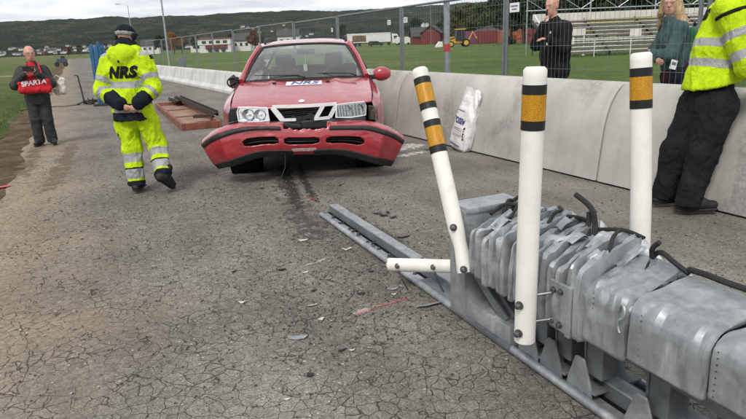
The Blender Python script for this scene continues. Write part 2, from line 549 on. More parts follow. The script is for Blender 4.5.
# low white barriers further along
PROF2 = [(0.0, 0.0), (0.0, 0.10), (0.10, 0.22), (0.16, 0.60), (0.20, 0.70), (0.34, 0.70), (0.38, 0.60), (0.44, 0.22), (0.54, 0.10), (0.54, 0.0)]
def far_barrier_mesh(L_):
    mb = MB()
    mb.loft([[Vector((x, a, z)) for a, z in PROF2] for x in (0, L_ * 0.5, L_)])
    for x in (L_ * 0.28, L_ * 0.72):                    # lifting notches
        pass
    return mb.mesh('white_barrier', smooth=True, bevel=0.012)
fb = far_barrier_mesh(3.86)
def far_m(t): return 0.0 - 0.036 * max(0, -t - 8)
names_ = ['nearest', 'second', 'third', 'fourth', 'fifth', 'sixth', 'seventh', 'eighth', 'ninth', 'tenth', 'eleventh', 'twelfth', 'thirteenth', 'fourteenth']
for k_ in range(14):
    t0 = -9.0 - 3.92 * k_
    p, q = rp(t0, far_m(t0)), rp(t0 + 3.9, far_m(t0 + 3.9))
    o = link('white_barrier', fb, MAT['pale_concrete'])
    o.location = p; o.rotation_euler = (0, 0, math.atan2((q - p).y, (q - p).x))
    tag(o, names_[k_] + ' of the low white barrier blocks running on beyond the red car', 'barrier', 'low white barrier blocks along the road')

# --- mesh fence panels behind the barrier
FM = 0.78
def fence_parts(dense):
    L_, H_ = 3.0, 1.95
    parts = {}
    a = MB(); a.tube([(0.03, 0, -0.05), (0.03, 0, H_ + 0.0)], 0.021, 8); parts['post_a'] = a.mesh('post', True)
    a = MB(); a.tube([(L_ - 0.03, 0, -0.05), (L_ - 0.03, 0, H_)], 0.021, 8); parts['post_b'] = a.mesh('post', True)
    a = MB(); a.tube([(0.03, 0, H_), (L_ - 0.03, 0, H_)], 0.019, 8); parts['top_rail'] = a.mesh('top_rail', True)
    a = MB(); a.tube([(0.03, 0, 0.12), (L_ - 0.03, 0, 0.12)], 0.019, 8); parts['bottom_rail'] = a.mesh('bottom_rail', True)
    a = MB()
    n_ = 42 if dense else 16
    for i in range(1, n_):
        x = 0.03 + (L_ - 0.06) * i / n_
        a.tube([(x, 0, 0.12), (x, 0, H_)], 0.0019 if dense else 0.003, 3, cap=False)
    for z in (0.40, 0.68, 0.96, 1.24, 1.52, 1.80) if dense else (0.5, 0.95, 1.4):
        a.tube([(0.03, 0.004, z), (L_ - 0.03, 0.004, z)], 0.0024, 3, cap=False)
    parts['wire_mesh'] = a.mesh('wire_mesh')
    a = MB(); a.box((0, 0, -0.05), (0.24, 0.6, 0.13), taper=0.86); parts['foot_block'] = a.mesh('foot_block', bevel=0.012)
    return parts
FP = {True: fence_parts(True), False: fence_parts(False)}
FT0 = 1.33
fence_words = {2: 'behind the person in the yellow jacket at the barrier', 1: 'between the man on the phone and the blonde woman', 0: 'behind the leaning striped post, left of the man on the phone', -1: 'with two small notices, just right of the red car', -2: 'behind the red car roof, right half', -3: 'behind the red car roof, left half'}
for k_ in range(2, -13, -1):
    t0 = FT0 + 3.03 * k_
    dense = k_ > -5
    m0, m1 = FM + far_m(t0), FM + far_m(t0 + 3.0)
    p, q = rp(t0, m0, FIELD_Z), rp(t0 + 3.0, m1, FIELD_Z)
    lab = 'wire mesh fence panel ' + fence_words.get(k_, 'beyond the low white barriers, %s one on from the car' % {-4:'first',-5:'second',-6:'third',-7:'fourth',-8:'fifth',-9:'sixth',-10:'seventh',-11:'eighth',-12:'ninth'}.get(k_, 'far'))
    root = empty('fence_panel', p, math.atan2((q - p).y, (q - p).x), lab, 'fence', 'wire mesh fence panels')
    root.rotation_euler = (rnd.uniform(-0.012, 0.012), 0, root.rotation_euler.z)
    root.location.z += rnd.uniform(-0.015, 0.015)
    P = FP[dense]
    link('post', P['post_a'], MAT['fence_steel'], root); link('post', P['post_b'], MAT['fence_steel'], root)
    link('top_rail', P['top_rail'], MAT['fence_steel'], root); link('bottom_rail', P['bottom_rail'], MAT['fence_steel'], root)
    w_ = link('wire_mesh', P['wire_mesh'], MAT['fence_steel'], root); w_['kind'] = 'stuff'
    link('foot_block', P['foot_block'], MAT['barrier_concrete'], root)
def on_fence(px, py, m_=FM):
    q0 = rp(0, m_); d = ray(px, py)
    t = ((q0 - Vector((0, 0, CAM_H))).dot(RN)) / d.dot(RN)
    return Vector((0, 0, CAM_H)) + d * t
for (x, y, w_, h_, lab) in ((389, 22.5, .125, .085, 'small white notice left of the fence post, right of the car'), (405.5, 20, .135, .09, 'small white notice just right of the fence post by the car'),
                            (514.5, 7.5, .20, .12, 'larger white notice on the fence left of the man on the phone'), (332, 30, .085, .085, 'small white notice on the fence above the red car')):
    p = on_fence(x, y, FM - 0.012)
    root = empty('notice', p, ang, lab, 'notice', 'white notices on the fence')
    a = MB(); a.box((0, 0, 0), (w_, 0.004, h_)); a.build('board', MAT['white_plastic'], root)
    for k_ in range(2):
        a = MB(); a.box((0, -0.003, h_ * (0.16 - 0.34 * k_)), (w_ * (0.72 - 0.2 * k_), 0.003, h_ * 0.16)); a.build('printed_line', MAT['notice_print'], root)
# thick steel pole
p = on_fence(447, 60, FM + 0.1); p.z = FIELD_Z
root = empty('steel_pole', p, 0, 'thick round galvanised pole with red tape behind the concrete barrier', 'pole')
a = MB(); a.tube([(0, 0, -0.05), (0, 0, 3.0), (0, 0, 6.5)], [0.052, 0.050, 0.045], 16); a.build('shaft', MAT['galvanised'], root, True)
a = MB(); a.lathe([(0.054, 1.17), (0.054, 1.29)], (0, 0, 0), n=16); a.build('tape_band', MAT['red_tape'], root, True)
a = MB(); a.lathe([(0.12, -0.02), (0.12, 0.01), (0.06, 0.02)], (0, 0, 0), n=16); a.build('base_flange', MAT['galvanised'], root, True)

# lamp posts
def lamp_post(p, h, lab, arm):
    root = empty('lamp_post', p, 0, lab, 'lamp post', 'street lamps by the field')
    a = MB(); a.tube([(0, 0, -0.1), (0, 0, h)], [0.055, 0.035], 10); a.build('pole', MAT['galvanised'], root, True)
    a = MB(); a.tube([(0, 0, h), (arm * 0.25, 0, h + 0.16), (arm * 0.9, 0, h + 0.22)], 0.03, 8); a.build('arm', MAT['galvanised'], root, True)
    a = MB(); a.box((arm * 1.15, 0, h + 0.22), (0.6, 0.24, 0.10), taper=0.7); a.build('lamp_head', MAT['fence_steel'], root, bevel=0.02)
q = ap(169.5, 66, 34); q.z = FIELD_Z
lamp_post(q, 8.5, 'tall slim grey lamp post rising out of the picture beside the yellow jacket', 0.9)
q = ap(132.5, 40, 70); q.z = 0
lamp_post(q, 6.3, 'far grey street lamp above the cap of the person in yellow', -0.9)
q = ap(431, 40, 130); q.z = 0
lamp_post(q, 8.5, 'thin far pole behind the fence near the yellow digger', 0.7)
# ================================================================== background
basic('white_wall', (0.66, 0.65, 0.62), 0.85, var=0.08, scale=0.8)
basic('cream_wall', (0.55, 0.50, 0.40), 0.85, var=0.08, scale=0.8)
basic('red_wall', (0.15, 0.036, 0.032), 0.85, var=0.15, scale=0.8)
basic('dark_roof', (0.06, 0.058, 0.058), 0.8, var=0.2, scale=1)
basic('red_roof', (0.20, 0.07, 0.05), 0.8, var=0.2, scale=1)
basic('window_glass', (0.03, 0.035, 0.04), 0.15, var=0.2, scale=1, spec=0.6)
basic('dark_metal', (0.035, 0.036, 0.04), 0.5, 0.4, var=0.3)
basic('yellow_paint', (0.62, 0.36, 0.03), 0.5, var=0.12)
basic('black_rubber', (0.018, 0.018, 0.018), 0.75, var=0.3)
basic('bark', (0.07, 0.055, 0.042), 0.95, var=0.35, scale=3, bump=0.5, bdist=0.02)
for nm, c_ in (('leaf_green', (0.050, 0.078, 0.022)), ('leaf_olive', (0.085, 0.085, 0.026)), ('leaf_dark', (0.022, 0.040, 0.018)), ('leaf_orange', (0.28, 0.10, 0.022)), ('leaf_russet', (0.12, 0.05, 0.025))):
    basic(nm, c_, 0.7, var=0.45, scale=0.9, bump=0)
SOLID = Vector((0, 0, 0))

def hill_point(px, py):
    d = ray(px, py); d.normalize()
    r = 1150.0
    while r < 2900:
        p = Vector((0, 0, CAM_H)) + d * (r / math.hypot(d.x, d.y))
        if hill_z(p.x, p.y) > p.z: return Vector((p.x, p.y, hill_z(p.x, p.y)))
        r += 6
    return None
def house_parts(w_, d_, h_, wall, roof, win=True):
    parts = []
    a = MB(); a.box((0, 0, h_ / 2), (w_, d_, h_))
    a.add([(-w_ / 2, -d_ / 2, h_), (-w_ / 2, d_ / 2, h_), (-w_ / 2, 0, h_ + d_ * .36)], [(0, 1, 2)])
    a.add([(w_ / 2, -d_ / 2, h_), (w_ / 2, d_ / 2, h_), (w_ / 2, 0, h_ + d_ * .36)], [(0, 1, 2)])
    parts.append(('wall', a.mesh('wall'), wall))
    a = MB(); e_ = 0.35
    for sg in (-1, 1):
        a.hexa([(-w_ / 2 - e_, sg * (d_ / 2 + e_), h_ - .2), (w_ / 2 + e_, sg * (d_ / 2 + e_), h_ - .2), (w_ / 2 + e_, 0, h_ + d_ * .36 + .02), (-w_ / 2 - e_, 0, h_ + d_ * .36 + .02),
                (-w_ / 2 - e_, sg * (d_ / 2 + e_), h_ + .05), (w_ / 2 + e_, sg * (d_ / 2 + e_), h_ + .05), (w_ / 2 + e_, 0, h_ + d_ * .36 + .3), (-w_ / 2 - e_, 0, h_ + d_ * .36 + .3)])
    parts.append(('roof', a.mesh('roof'), roof))
    if win:
        for k_ in range(3):
            a = MB(); a.box((w_ * (k_ - 1) * 0.3, -d_ / 2 - 0.02, h_ * 0.62), (w_ * 0.13, 0.08, h_ * 0.28)); parts.append(('window', a.mesh('window'), 'window_glass'))
    return parts
HP = [house_parts(9, 7, 4.6, 'white_wall', 'dark_roof'), house_parts(12, 8, 5.2, 'white_wall', 'dark_roof'), house_parts(8, 7, 4.2, 'cream_wall', 'dark_roof'), house_parts(10, 7.5, 4.6, 'red_wall', 'dark_roof')]
rh = random.Random(11)
spots = []
for i in range(60): spots.append((rh.uniform(-8, 112), 'left'))
for i in range(14): spots.append((rh.uniform(178, 206), 'mid'))
for i in range(16): spots.append((rh.uniform(236, 292), 'up'))
for i in range(9): spots.append((rh.uniform(295, 350), 'mid'))
for x, kd in spots:
    base = 57 - .0415 * x
    y = base - (rh.uniform(0.6, 7.5) if kd == 'left' else rh.uniform(1, 9) if kd == 'mid' else rh.uniform(11, 20))
    p = hill_point(x, y)
    if p is None: continue
    sc_ = 0.5 + 0.4 * rh.random()
    where = {'left': 'far small house low on the wooded hillside, behind the bald man', 'mid': 'far small house at the foot of the wooded hill', 'up': 'far small house high on the wooded hillside left of the car'}[kd]
    root = empty('hillside_house', p - Vector((0, 0, 0.8)), rh.uniform(-0.5, 0.5), where, 'house', 'far houses, ' + where[16:])
    root.scale = (sc_, sc_, sc_)
    for nm, me, mt in HP[rh.choice((0, 0, 0, 1, 1, 2, 3))]: link(nm, me, MAT[mt], root)

# ---- trees
def tree_meshes(seed, h, cr, n_leaf, lsize, shape='round'):
    r_ = random.Random(seed)
    t = MB()
    top = h * (0.62 if shape == 'round' else 0.97)
    t.tube([(0, 0, -0.2), (0.03 * h * r_.uniform(-1, 1), 0.02 * h, h * 0.3), (0.03 * h * r_.uniform(-1, 1), 0, top)], [h * 0.024, h * 0.018, h * 0.006], 7)
    cl = []
    if shape == 'round':
        for i in range(24):
            a = r_.random() * 6.283; u = r_.uniform(-0.8, 1.0); q = math.sqrt(max(0.05, 1 - u * u)) * r_.uniform(0.35, 1.0)
            c = Vector((math.cos(a) * q * cr, math.sin(a) * q * cr, h * 0.60 + u * h * 0.36))
            cl.append((c, cr * r_.uniform(0.22, 0.46)))
            if i < 11:
                z0 = h * r_.uniform(0.25, 0.5)
                t.tube([(0, 0, z0), (c.x * 0.5, c.y * 0.5, (z0 + c.z) / 2 + 0.03 * h), c], [h * 0.010, h * 0.006, h * 0.002], 5)
    else:
        for i in range(46):
            u = r_.random() ** 0.8
            rad = cr * (1 - u) * r_.uniform(0.5, 1.0) + 0.1
            a = r_.random() * 6.283
            c = Vector((math.cos(a) * rad, math.sin(a) * rad, h * (0.08 + 0.9 * u) - rad * 0.22))
            cl.append((c, cr * 0.26 * (1 - u * 0.75)))
            if i < 20: t.tube([(0, 0, c.z + rad * 0.25), c], [h * 0.005, h * 0.001], 4)
    vs_, fs = [], []
    for i in range(n_leaf):
        c, rr = cl[r_.randrange(len(cl))]
        d = Vector((r_.gauss(0, 1), r_.gauss(0, 1), r_.gauss(0, 1))).normalized() * rr * r_.random() ** 0.45
        d.z *= 0.75
        p = c + d
        n_ = Vector((r_.gauss(0, 1), r_.gauss(0, 1), r_.gauss(0.4, 1))).normalized()
        x = n_.orthogonal().normalized() * lsize * r_.uniform(0.5, 1.2); y = n_.cross(x) * 0.62
        k0 = len(vs_)
        vs_ += [p - x, p - y * 0.8, p + x, p + y * 0.8]
        fs.append((k0, k0 + 1, k0 + 2, k0 + 3))
    cm = bpy.data.meshes.new('crown'); cm.from_pydata([tuple(q) for q in vs_], [], fs)
    return t.mesh('trunk', True), cm
TM = [tree_meshes(1, 9, 3.4, 5200, 0.26), tree_meshes(2, 8, 3.0, 4600, 0.24), tree_meshes(3, 11, 2.4, 5600, 0.26, 'cone'), tree_meshes(4, 10, 3.9, 5600, 0.28), tree_meshes(5, 12, 2.8, 5600, 0.28, 'cone')]
def tree(px, Y, h, kind, leaf, lab, group, z0=FIELD_Z, name='tree'):
    p = ap(px, 40, Y); p.z = z0
    src_h = (9, 8, 11, 10, 12)[kind]
    root = empty(name, p, rnd.uniform(0, 6.28), lab, 'tree', group)
    k_ = h / src_h
    root.scale = (k_ * rnd.uniform(0.9, 1.15), k_ * rnd.uniform(0.9, 1.15), k_)
    t, c = TM[kind]
    o = link('trunk', t, MAT['bark'], root)
    cm = c.copy(); cm.materials.clear()
    link('crown', cm, MAT[leaf], root)
G1 = 'trees behind the stand'
for i, (px, Y, h, kd, lf) in enumerate(((560, 62, 8.5, 0, 'leaf_dark'), (590, 66, 9, 3, 'leaf_green'), (618, 60, 8, 1, 'leaf_dark'), (645, 64, 9, 0, 'leaf_olive'), (672, 60, 9, 3, 'leaf_dark'), (702, 58, 9, 1, 'leaf_green'), (735, 60, 9, 0, 'leaf_dark'), (770, 58, 9, 3, 'leaf_dark'), (575, 80, 11, 4, 'leaf_dark'), (632, 82, 11, 2, 'leaf_dark'), (690, 80, 12, 4, 'leaf_dark'), (604, 92, 12, 3, 'leaf_dark'), (660, 95, 12, 0, 'leaf_dark'))):
    w1 = ['leftmost', 'second', 'third', 'fourth', 'fifth', 'sixth', 'seventh', 'eighth', 'ninth', 'tenth', 'eleventh', 'twelfth', 'thirteenth'][sorted((560, 590, 618, 645, 672, 702, 735, 770, 575, 632, 690, 604, 660)).index(px)]
    tree(px, Y, h, kd, lf, ('tall dark conifer' if kd in (2, 4) else 'dense leafy tree') + ' behind the benches, %s tree from the left there' % w1, G1)
G2 = 'trees beyond the field'
far_trees = ((459, 150, 8.5, 0, 'leaf_olive', 'olive green tree above the cab of the yellow digger'), (470, 158, 9.5, 3, 'leaf_olive', 'broad olive tree just right of the yellow digger'), (482, 150, 9, 1, 'leaf_green', 'green tree above the left end of the red containers'), (494, 155, 9, 0, 'leaf_olive', 'olive tree left of the double fence post by the containers'),
             (512, 105, 12, 3, 'leaf_dark', 'tall dark tree under the larger white notice'), (524, 100, 13, 4, 'leaf_dark', 'tall dark conifer just left of the man on the phone'), (538, 98, 13, 0, 'leaf_dark', 'dark tree behind the hand of the man on the phone'), (550, 96, 12, 3, 'leaf_dark', 'dark tree directly behind the head of the man on the phone'),
             (173, 185, 6.2, 0, 'leaf_orange', 'bright orange autumn tree beside the slim lamp post'), (181, 205, 5.6, 1, 'leaf_olive', 'small olive tree right of the orange autumn tree'), (160, 200, 6.0, 1, 'leaf_dark', 'dark tree left of the orange autumn tree'), (233, 215, 6.5, 0, 'leaf_dark', 'dark tree between the red and white building and the white house'), (255, 190, 6, 1, 'leaf_russet', 'russet tree just left of the car roof'), (261, 195, 5, 0, 'leaf_green', 'green tree at the left roof rail of the car'), (196, 225, 5.6, 3, 'leaf_dark', 'dark tree left of the red and white building'),
             (78, 420, 7, 0, 'leaf_olive', 'olive tree among far houses left of the blue upright'), (66, 430, 6, 1, 'leaf_russet', 'russet tree among far houses right of the bald man'), (415, 230, 9, 0, 'leaf_dark', 'dark tree behind the white vans'), (343, 240, 8, 3, 'leaf_dark', 'dark tree behind the right end of the car roof'), (448, 170, 7.5, 1, 'leaf_dark', 'dark tree behind the taped steel pole'))
for px, Y, h, kd, lf, lab in far_trees: tree(px, Y, h, kd, lf, lab, G2, 0.0)

def px_obj(name, px, py, Y, rz, lab, cat, group=None, z=None):
    p = ap(px, py, Y)
    p.z = FIELD_Z if z is None else z
    return empty(name, p, rz, lab, cat, group)
# red and white building
b1 = px_obj('clubhouse', 217, 52, 196, 0.12, 'white two-storey building with dark red storey and flat roof across the field', 'building')
a = MB(); a.box((0, 0, 1.1), (9.4, 7, 2.2)); a.build('lower_wall', MAT['white_wall'], b1)
a = MB(); a.box((0.4, -0.3, 1.65), (6.6, 7.0, 1.15)); a.build('red_band', MAT['red_wall'], b1)
a = MB(); a.box((-0.2, 0, 3.15), (9.8, 7.4, 1.7)); a.build('upper_wall', MAT['white_wall'], b1)
a = MB(); a.box((-0.2, 0, 4.15), (10.3, 7.9, 0.3)); a.build('roof', MAT['red_roof'], b1)
for k_ in range(4):
    a = MB(); a.box((-3.2 + 2.1 * k_, -3.75, 3.1), (1.2, 0.1, 0.8)); a.build('window', MAT['window_glass'], b1)
for k_ in range(3):
    a = MB(); a.box((-1.6 + 2.0 * k_, -3.85, 0.75), (1.1, 0.15, 1.1)); a.build('window', MAT['window_glass'], b1)
b2 = px_obj('white_house', 245, 50, 205, -0.2, 'white gabled house left of the car roof', 'house')
for nm, me, mt in house_parts(6.2, 5.5, 3.4, 'white_wall', 'dark_roof'): link(nm, me, MAT[mt], b2)
b3 = px_obj('white_house', 201, 50, 235, 0.2, 'small white house left of the red and white building', 'house')
for nm, me, mt in house_parts(7, 5.5, 3.0, 'white_wall', 'dark_roof'): link(nm, me, MAT[mt], b3)
b4 = px_obj('white_house', 257, 44, 230, 0.1, 'low cream house beside the russet tree', 'house')
for nm, me, mt in house_parts(5, 5, 3.0, 'cream_wall', 'red_roof'): link(nm, me, MAT[mt], b4)
b5 = px_obj('white_house', 289, 40, 240, 0.0, 'white house showing just above the car roof', 'house')
for nm, me, mt in house_parts(8, 6, 4.6, 'white_wall', 'dark_roof'): link(nm, me, MAT[mt], b5)
b6 = px_obj('white_house', 152, 50, 260, 0.1, 'low white house beside the elbow of the yellow jacket', 'house')
for nm, me, mt in house_parts(7, 6, 3.4, 'white_wall', 'dark_roof'): link(nm, me, MAT[mt], b6)
# red barn and silos
b7 = px_obj('red_barn', 433, 43, 165, 1.3, 'dark red gabled barn left of the yellow digger', 'barn')
for nm, me, mt in house_parts(7.5, 5.0, 2.8, 'red_wall', 'dark_roof'): link(nm, me, MAT[mt], b7)
for k_, x in enumerate((423.4, 427.2)):
    q = px_obj('silo', x, 40, 190, 0, ('left' if k_ == 0 else 'right') + ' of the two grey silos above the red barn', 'silo', 'grey silos')
    a = MB(); a.lathe([(0.62, 0), (0.62, 5.7)], (0, 0, 0), n=14); a.build('drum', MAT['pale_concrete'], q, True)
    a = MB(); a.lathe([(0.66, 5.7), (0.1, 6.1)], (0, 0, 0), n=14); a.build('cap', MAT['galvanised'], q, True)
# long red shed wall behind
b8 = px_obj('red_shed', 440, 43, 175, 0.05, 'long low red shed behind the digger', 'shed')
for nm, me, mt in house_parts(16, 6.0, 2.2, 'red_wall', 'dark_roof', False): link(nm, me, MAT[mt], b8)
# containers
def container(px, py, Y, rz, mat_, lab, L_=6.0):
    q = px_obj('shipping_container', px, py, Y, rz, lab, 'container', 'shipping containers beyond the field')
    a = MB(); a.box((0, 0, 1.3), (L_, 2.4, 2.5)); a.build('shell', MAT[mat_], q, bevel=0.04)
    for k_ in range(7):
        a = MB(); a.box((-L_ / 2 + L_ * (k_ + .5) / 7, -1.22, 1.3), (L_ / 18, 0.08, 2.2)); a.build('rib', MAT[mat_], q)
basic('container_red', (0.17, 0.036, 0.038), 0.7, var=0.2, scale=0.8)
basic('container_purple', (0.16, 0.05, 0.10), 0.7, var=0.2, scale=0.8)
basic('container_rust', (0.30, 0.10, 0.06), 0.8, var=0.3, scale=0.8)
container(476, 43.5, 128, 0.06, 'container_purple', 'purplish red container nearest the yellow digger')
container(491, 43, 127, 0.04, 'container_red', 'red container left of the double fence post', 5.6)
container(514, 42, 124, 0.03, 'container_rust', 'rusty red container right of the double fence post')
container(540, 41, 122, 0.03, 'container_red', 'red container behind the hand of the man on the phone')
q = px_obj('gravel_heap', 488, 40, 138, 0, 'grey heap showing above the red containers', 'heap')
a = MB(); rings = []
for i in range(9):
    u = i / 8
    rings.append([Vector((math.cos(t) * 9 * (1 - u) * (1 + .15 * math.sin(3 * t + i)), math.sin(t) * 3 * (1 - u), 3.4 * u ** 0.8 + 0.3 * math.sin(5 * t + i))) for t in [2 * math.pi * j / 20 for j in range(20)]])
a.loft(rings); a.build('gravel_heap', MAT['dark_roof'], q, True)
# trucks and vans
def wheel_part(parent, c, r_, w_, rim='dark_metal', axis='y'):
    a = MB(); a.lathe([(r_ * .6, -w_ / 2), (r_ * .95, -w_ / 2), (r_, -w_ * .3), (r_, w_ * .3), (r_ * .95, w_ / 2), (r_ * .6, w_ / 2)], c, axis, 20); o = a.build('wheel', MAT['black_rubber'], parent, True)
    a = MB(); a.lathe([(r_ * .55, -w_ * .52), (r_ * .6, -w_ * .42), (r_ * .6, w_ * .42), (r_ * .55, w_ * .52)], c, axis, 20); a.build('rim', MAT[rim], o, True)
q = px_obj('semi_trailer_truck', 371, 46, 196, 0.03, 'long white semi-trailer truck parked across the field', 'truck')
a = MB(); a.box((-0.6, 0, 2.45), (13.6, 2.5, 2.8)); a.build('trailer_box', MAT['white_wall'], q, bevel=0.05)
a = MB(); a.box((-0.6, 0, 0.95), (13.4, 2.0, 0.25)); a.build('trailer_frame', MAT['dark_metal'], q)
basic('brown_print', (0.16, 0.10, 0.06), 0.8, var=0.5, scale=0.9)
a = MB(); a.box((-3.6, -1.26, 2.3), (4.2, 0.03, 1.9)); a.build('printed_panel', MAT['brown_print'], q)
a = MB(); a.prism([(6.6, -1.2, 0.6), (8.7, -1.2, 0.6), (8.75, -1.2, 1.9), (8.3, -1.2, 3.3), (6.6, -1.2, 3.5)], (0, 2.4, 0)); a.build('cab', MAT['white_wall'], q, bevel=0.08)
a = MB(); a.box((7.7, -1.21, 2.4), (1.0, 0.04, 0.8)); a.build('side_window', MAT['window_glass'], q)
for x in (-6.0, -4.8, -3.6, 5.6, 8.0): wheel_part(q, (x, -1.0, 0.5), 0.5, 0.35)
q = px_obj('estate_car', 376, 46.5, 182, 0.02, 'black estate car in front of the white trailer', 'car')
a = MB()
a.loft([[Vector((x, y, z)) for x, z in ((-2.2, .3), (2.2, .3), (2.25, .7), (1.3, .9), (0.6, 1.42), (-1.9, 1.45), (-2.25, .9))] for y in (-.85, .85)]); a.build('body', MAT['dark_metal'], q, bevel=0.06)
a = MB(); a.prism([(1.0, -.87, .92), (0.5, -.87, 1.35), (-1.8, -.87, 1.36), (-2.0, -.87, .92)], (0, 0.02, 0)); a.build('side_window', MAT['window_glass'], q)
for x in (-1.4, 1.4): wheel_part(q, (x, -.8, .32), .32, .2)
for k_, (x, Y, lab) in enumerate(((403.5, 190, 'white van right behind the fence post'), (413, 186, 'white box van right of the fence post'))):
    q = px_obj('van', x, 46, Y, 0.02, lab, 'van', 'white vans across the field')
    a = MB(); a.loft([[Vector((xx, y, z)) for xx, z in ((-2.2, .35), (2.2, .35), (2.3, 1.1), (1.7, 1.5), (1.2, 2.2), (-2.2, 2.3))] for y in (-.95, .95)]); a.build('body', MAT['white_wall'], q, bevel=0.08)
    a = MB(); a.prism([(1.7, -.97, 1.45), (1.2, -.97, 2.0), (0.5, -.97, 2.0), (0.5, -.97, 1.4)], (0, 0.03, 0)); a.build('side_window', MAT['window_glass'], q)
    for xx in (-1.4, 1.4): wheel_part(q, (xx, -.9, .35), .35, .22)
# backhoe digger
q = px_obj('digger', 458, 47.3, 97, 0.0, 'yellow backhoe digger with dark cab and white front bucket on the field', 'digger')
a = MB(); a.prism([(-1.6, -.5, .6), (1.5, -.5, .6), (1.5, -.5, 1.2), (0.2, -.5, 1.3), (-1.7, -.5, 1.45)], (0, 1.0, 0)); a.build('chassis', MAT['yellow_paint'], q, bevel=0.04)
a = MB(); a.prism([(-1.9, -.42, .95), (-.55, -.42, .95), (-.55, -.42, 1.6), (-1.85, -.42, 1.45)], (0, .84, 0)); a.build('engine_hood', MAT['yellow_paint'], q, bevel=0.05)
a = MB(); a.prism([(-.5, -.75, 1.0), (.95, -.75, 1.0), (1.0, -.75, 2.55), (-.25, -.75, 2.55)], (0, 1.5, 0)); a.build('cab', MAT['dark_metal'], q, bevel=0.05)
a = MB(); a.box((.35, 0, 2.62), (1.5, 1.7, .12)); a.build('cab_roof', MAT['yellow_paint'], q, bevel=0.03)
a = MB(); a.prism([(-.25, -.76, 1.6), (.8, -.76, 1.6), (.85, -.76, 2.4), (-.1, -.76, 2.4)], (0, .03, 0)); a.build('side_window', MAT['window_glass'], q)
wheel_part(q, (1.15, -.75, .62), .62, .4, 'yellow_paint'); wheel_part(q, (1.15, .75, .62), .62, .4, 'yellow_paint')
wheel_part(q, (-1.15, -.7, .48), .48, .32, 'yellow_paint'); wheel_part(q, (-1.15, .7, .48), .48, .32, 'yellow_paint')
for sg in (-.55, .55):
    a = MB(); a.tube([(-.6, sg, 1.45), (-1.9, sg, 1.1), (-2.6, sg, .55)], .09, 6); a.build('loader_arm', MAT['dark_metal'], q)
a = MB(); a.prism([(-2.5, -1.1, .15), (-3.5, -1.1, .05), (-3.4, -1.1, .3), (-2.9, -1.1, .95), (-2.5, -1.1, .9)], (0, 2.2, 0)); a.build('bucket', MAT['white_wall'], q)
a = MB(); a.tube([(1.6, 0, .9), (2.3, 0, 2.2), (2.9, 0, 1.2)], .12, 6); a.build('rear_arm', MAT['yellow_paint'], q)
q = px_obj('orange_digger', 510.5, 41, 112, 0.3, 'small orange digger between the red containers', 'digger')
basic('orange_paint', (0.5, 0.12, 0.04), 0.5)
a = MB(); a.box((0, 0, .35), (1.8, 1.3, .5)); a.build('tracks', MAT['black_rubber'], q, bevel=.08)
a = MB(); a.box((0.2, 0, 1.1), (1.6, 1.2, .9)); a.build('body', MAT['orange_paint'], q, bevel=.06)
a = MB(); a.tube([(-.6, 0, 1.1), (-1.3, 0, 2.5), (-.7, 0, 3.2)], .11, 6); a.build('boom', MAT['orange_paint'], q)
a = MB(); a.tube([(-.7, 0, 3.2), (-2.0, 0, 1.8)], .08, 6); a.build('stick', MAT['orange_paint'], q)
# dark implement far left on the grass
q = px_obj('roller_cart', 62.5, 65, 78, 0.2, 'dark blue wheeled cart on the grass behind the bald man', 'cart', z=0.0)
basic('dark_blue', (0.03, 0.045, 0.08), 0.6)
a = MB(); a.box((0, 0, .72), (1.2, .8, .5), taper=.8); a.build('body', MAT['dark_blue'], q, bevel=.05)
a = MB(); a.box((.15, 0, 1.1), (.4, .5, .35)); a.build('seat', MAT['dark_metal'], q, bevel=.05)
for x in (-.5, .5): wheel_part(q, (x, -.45, .28), .28, .18)
a = MB(); a.tube([(-.4, 0, .9), (-.75, 0, 1.25)], .03, 6); a.build('handlebar', MAT['dark_metal'], q)
# grey cable drum on the far barrier
q = empty('cable_drum', ap(182.5, 71, 30.0), 0.4, 'small grey drum standing on the far white barrier', 'drum')
q.location.z = 0.70
for y in (-.10, .10):
    a = MB(); a.lathe([(.20, y - .015), (.21, y + .015)], (0, 0, .21), 'y', 18); a.build('flange', MAT['fence_steel'], q, True)
a = MB(); a.lathe([(.11, -.085), (.11, .085)], (0, 0, .21), 'y', 14); a.build('core', MAT['pale_concrete'], q, True)

# ---- bleachers with truss
basic('bench_white', (0.54, 0.53, 0.48), 0.75, var=0.15, scale=1.2)
basic('bench_yellow', (0.46, 0.41, 0.20), 0.75, var=0.15, scale=1.2)
basic('bench_pink', (0.50, 0.38, 0.40), 0.75, var=0.15, scale=1.2)
st = empty('bleachers', (11.2, 37.6, FIELD_Z), -0.02, 'open bleachers with rows of pale bench planks across the field', 'bleachers')
WB = 17.0
rb = random.Random(5)
for k_ in range(9):
    z, y = 0.32 + 0.235 * k_, 0.55 * k_
    x = 0.0
    while x < WB - 0.1:
        L_ = min(3.4, WB - x)
        c_ = rb.choice(('bench_white', 'bench_white', 'bench_white', 'bench_yellow') if k_ < 4 else ('bench_white', 'bench_white', 'bench_white', 'bench_pink', 'bench_yellow'))
        a = MB(); a.box((x + L_ / 2, y, z), (L_ - 0.06, 0.27, 0.05)); a.build('bench_plank', MAT[c_], st)
        if True:
            a = MB(); a.box((x + L_ / 2, y + 0.2, z - 0.10), (L_ - 0.06, 0.03, 0.13)); a.build('riser_plank', MAT[rb.choice(('bench_white', c_))], st)
        x += L_
for i in range(6):
    x = i * 3.4
    a = MB()
    a.tube([(x, -.2, .2), (x, 5.0, 2.25)], .05, 6); a.tube([(x, -.1, 0), (x, -.1, .25)], .04, 6); a.tube([(x, 2.4, 0), (x, 2.4, 1.25)], .04, 6); a.tube([(x, 4.9, 0), (x, 4.9, 2.3)], .04, 6); a.tube([(x, 0, .06), (x, 4.9, 2.1)], .03, 6)
    a.build('stringer', MAT['dark_metal'], st)
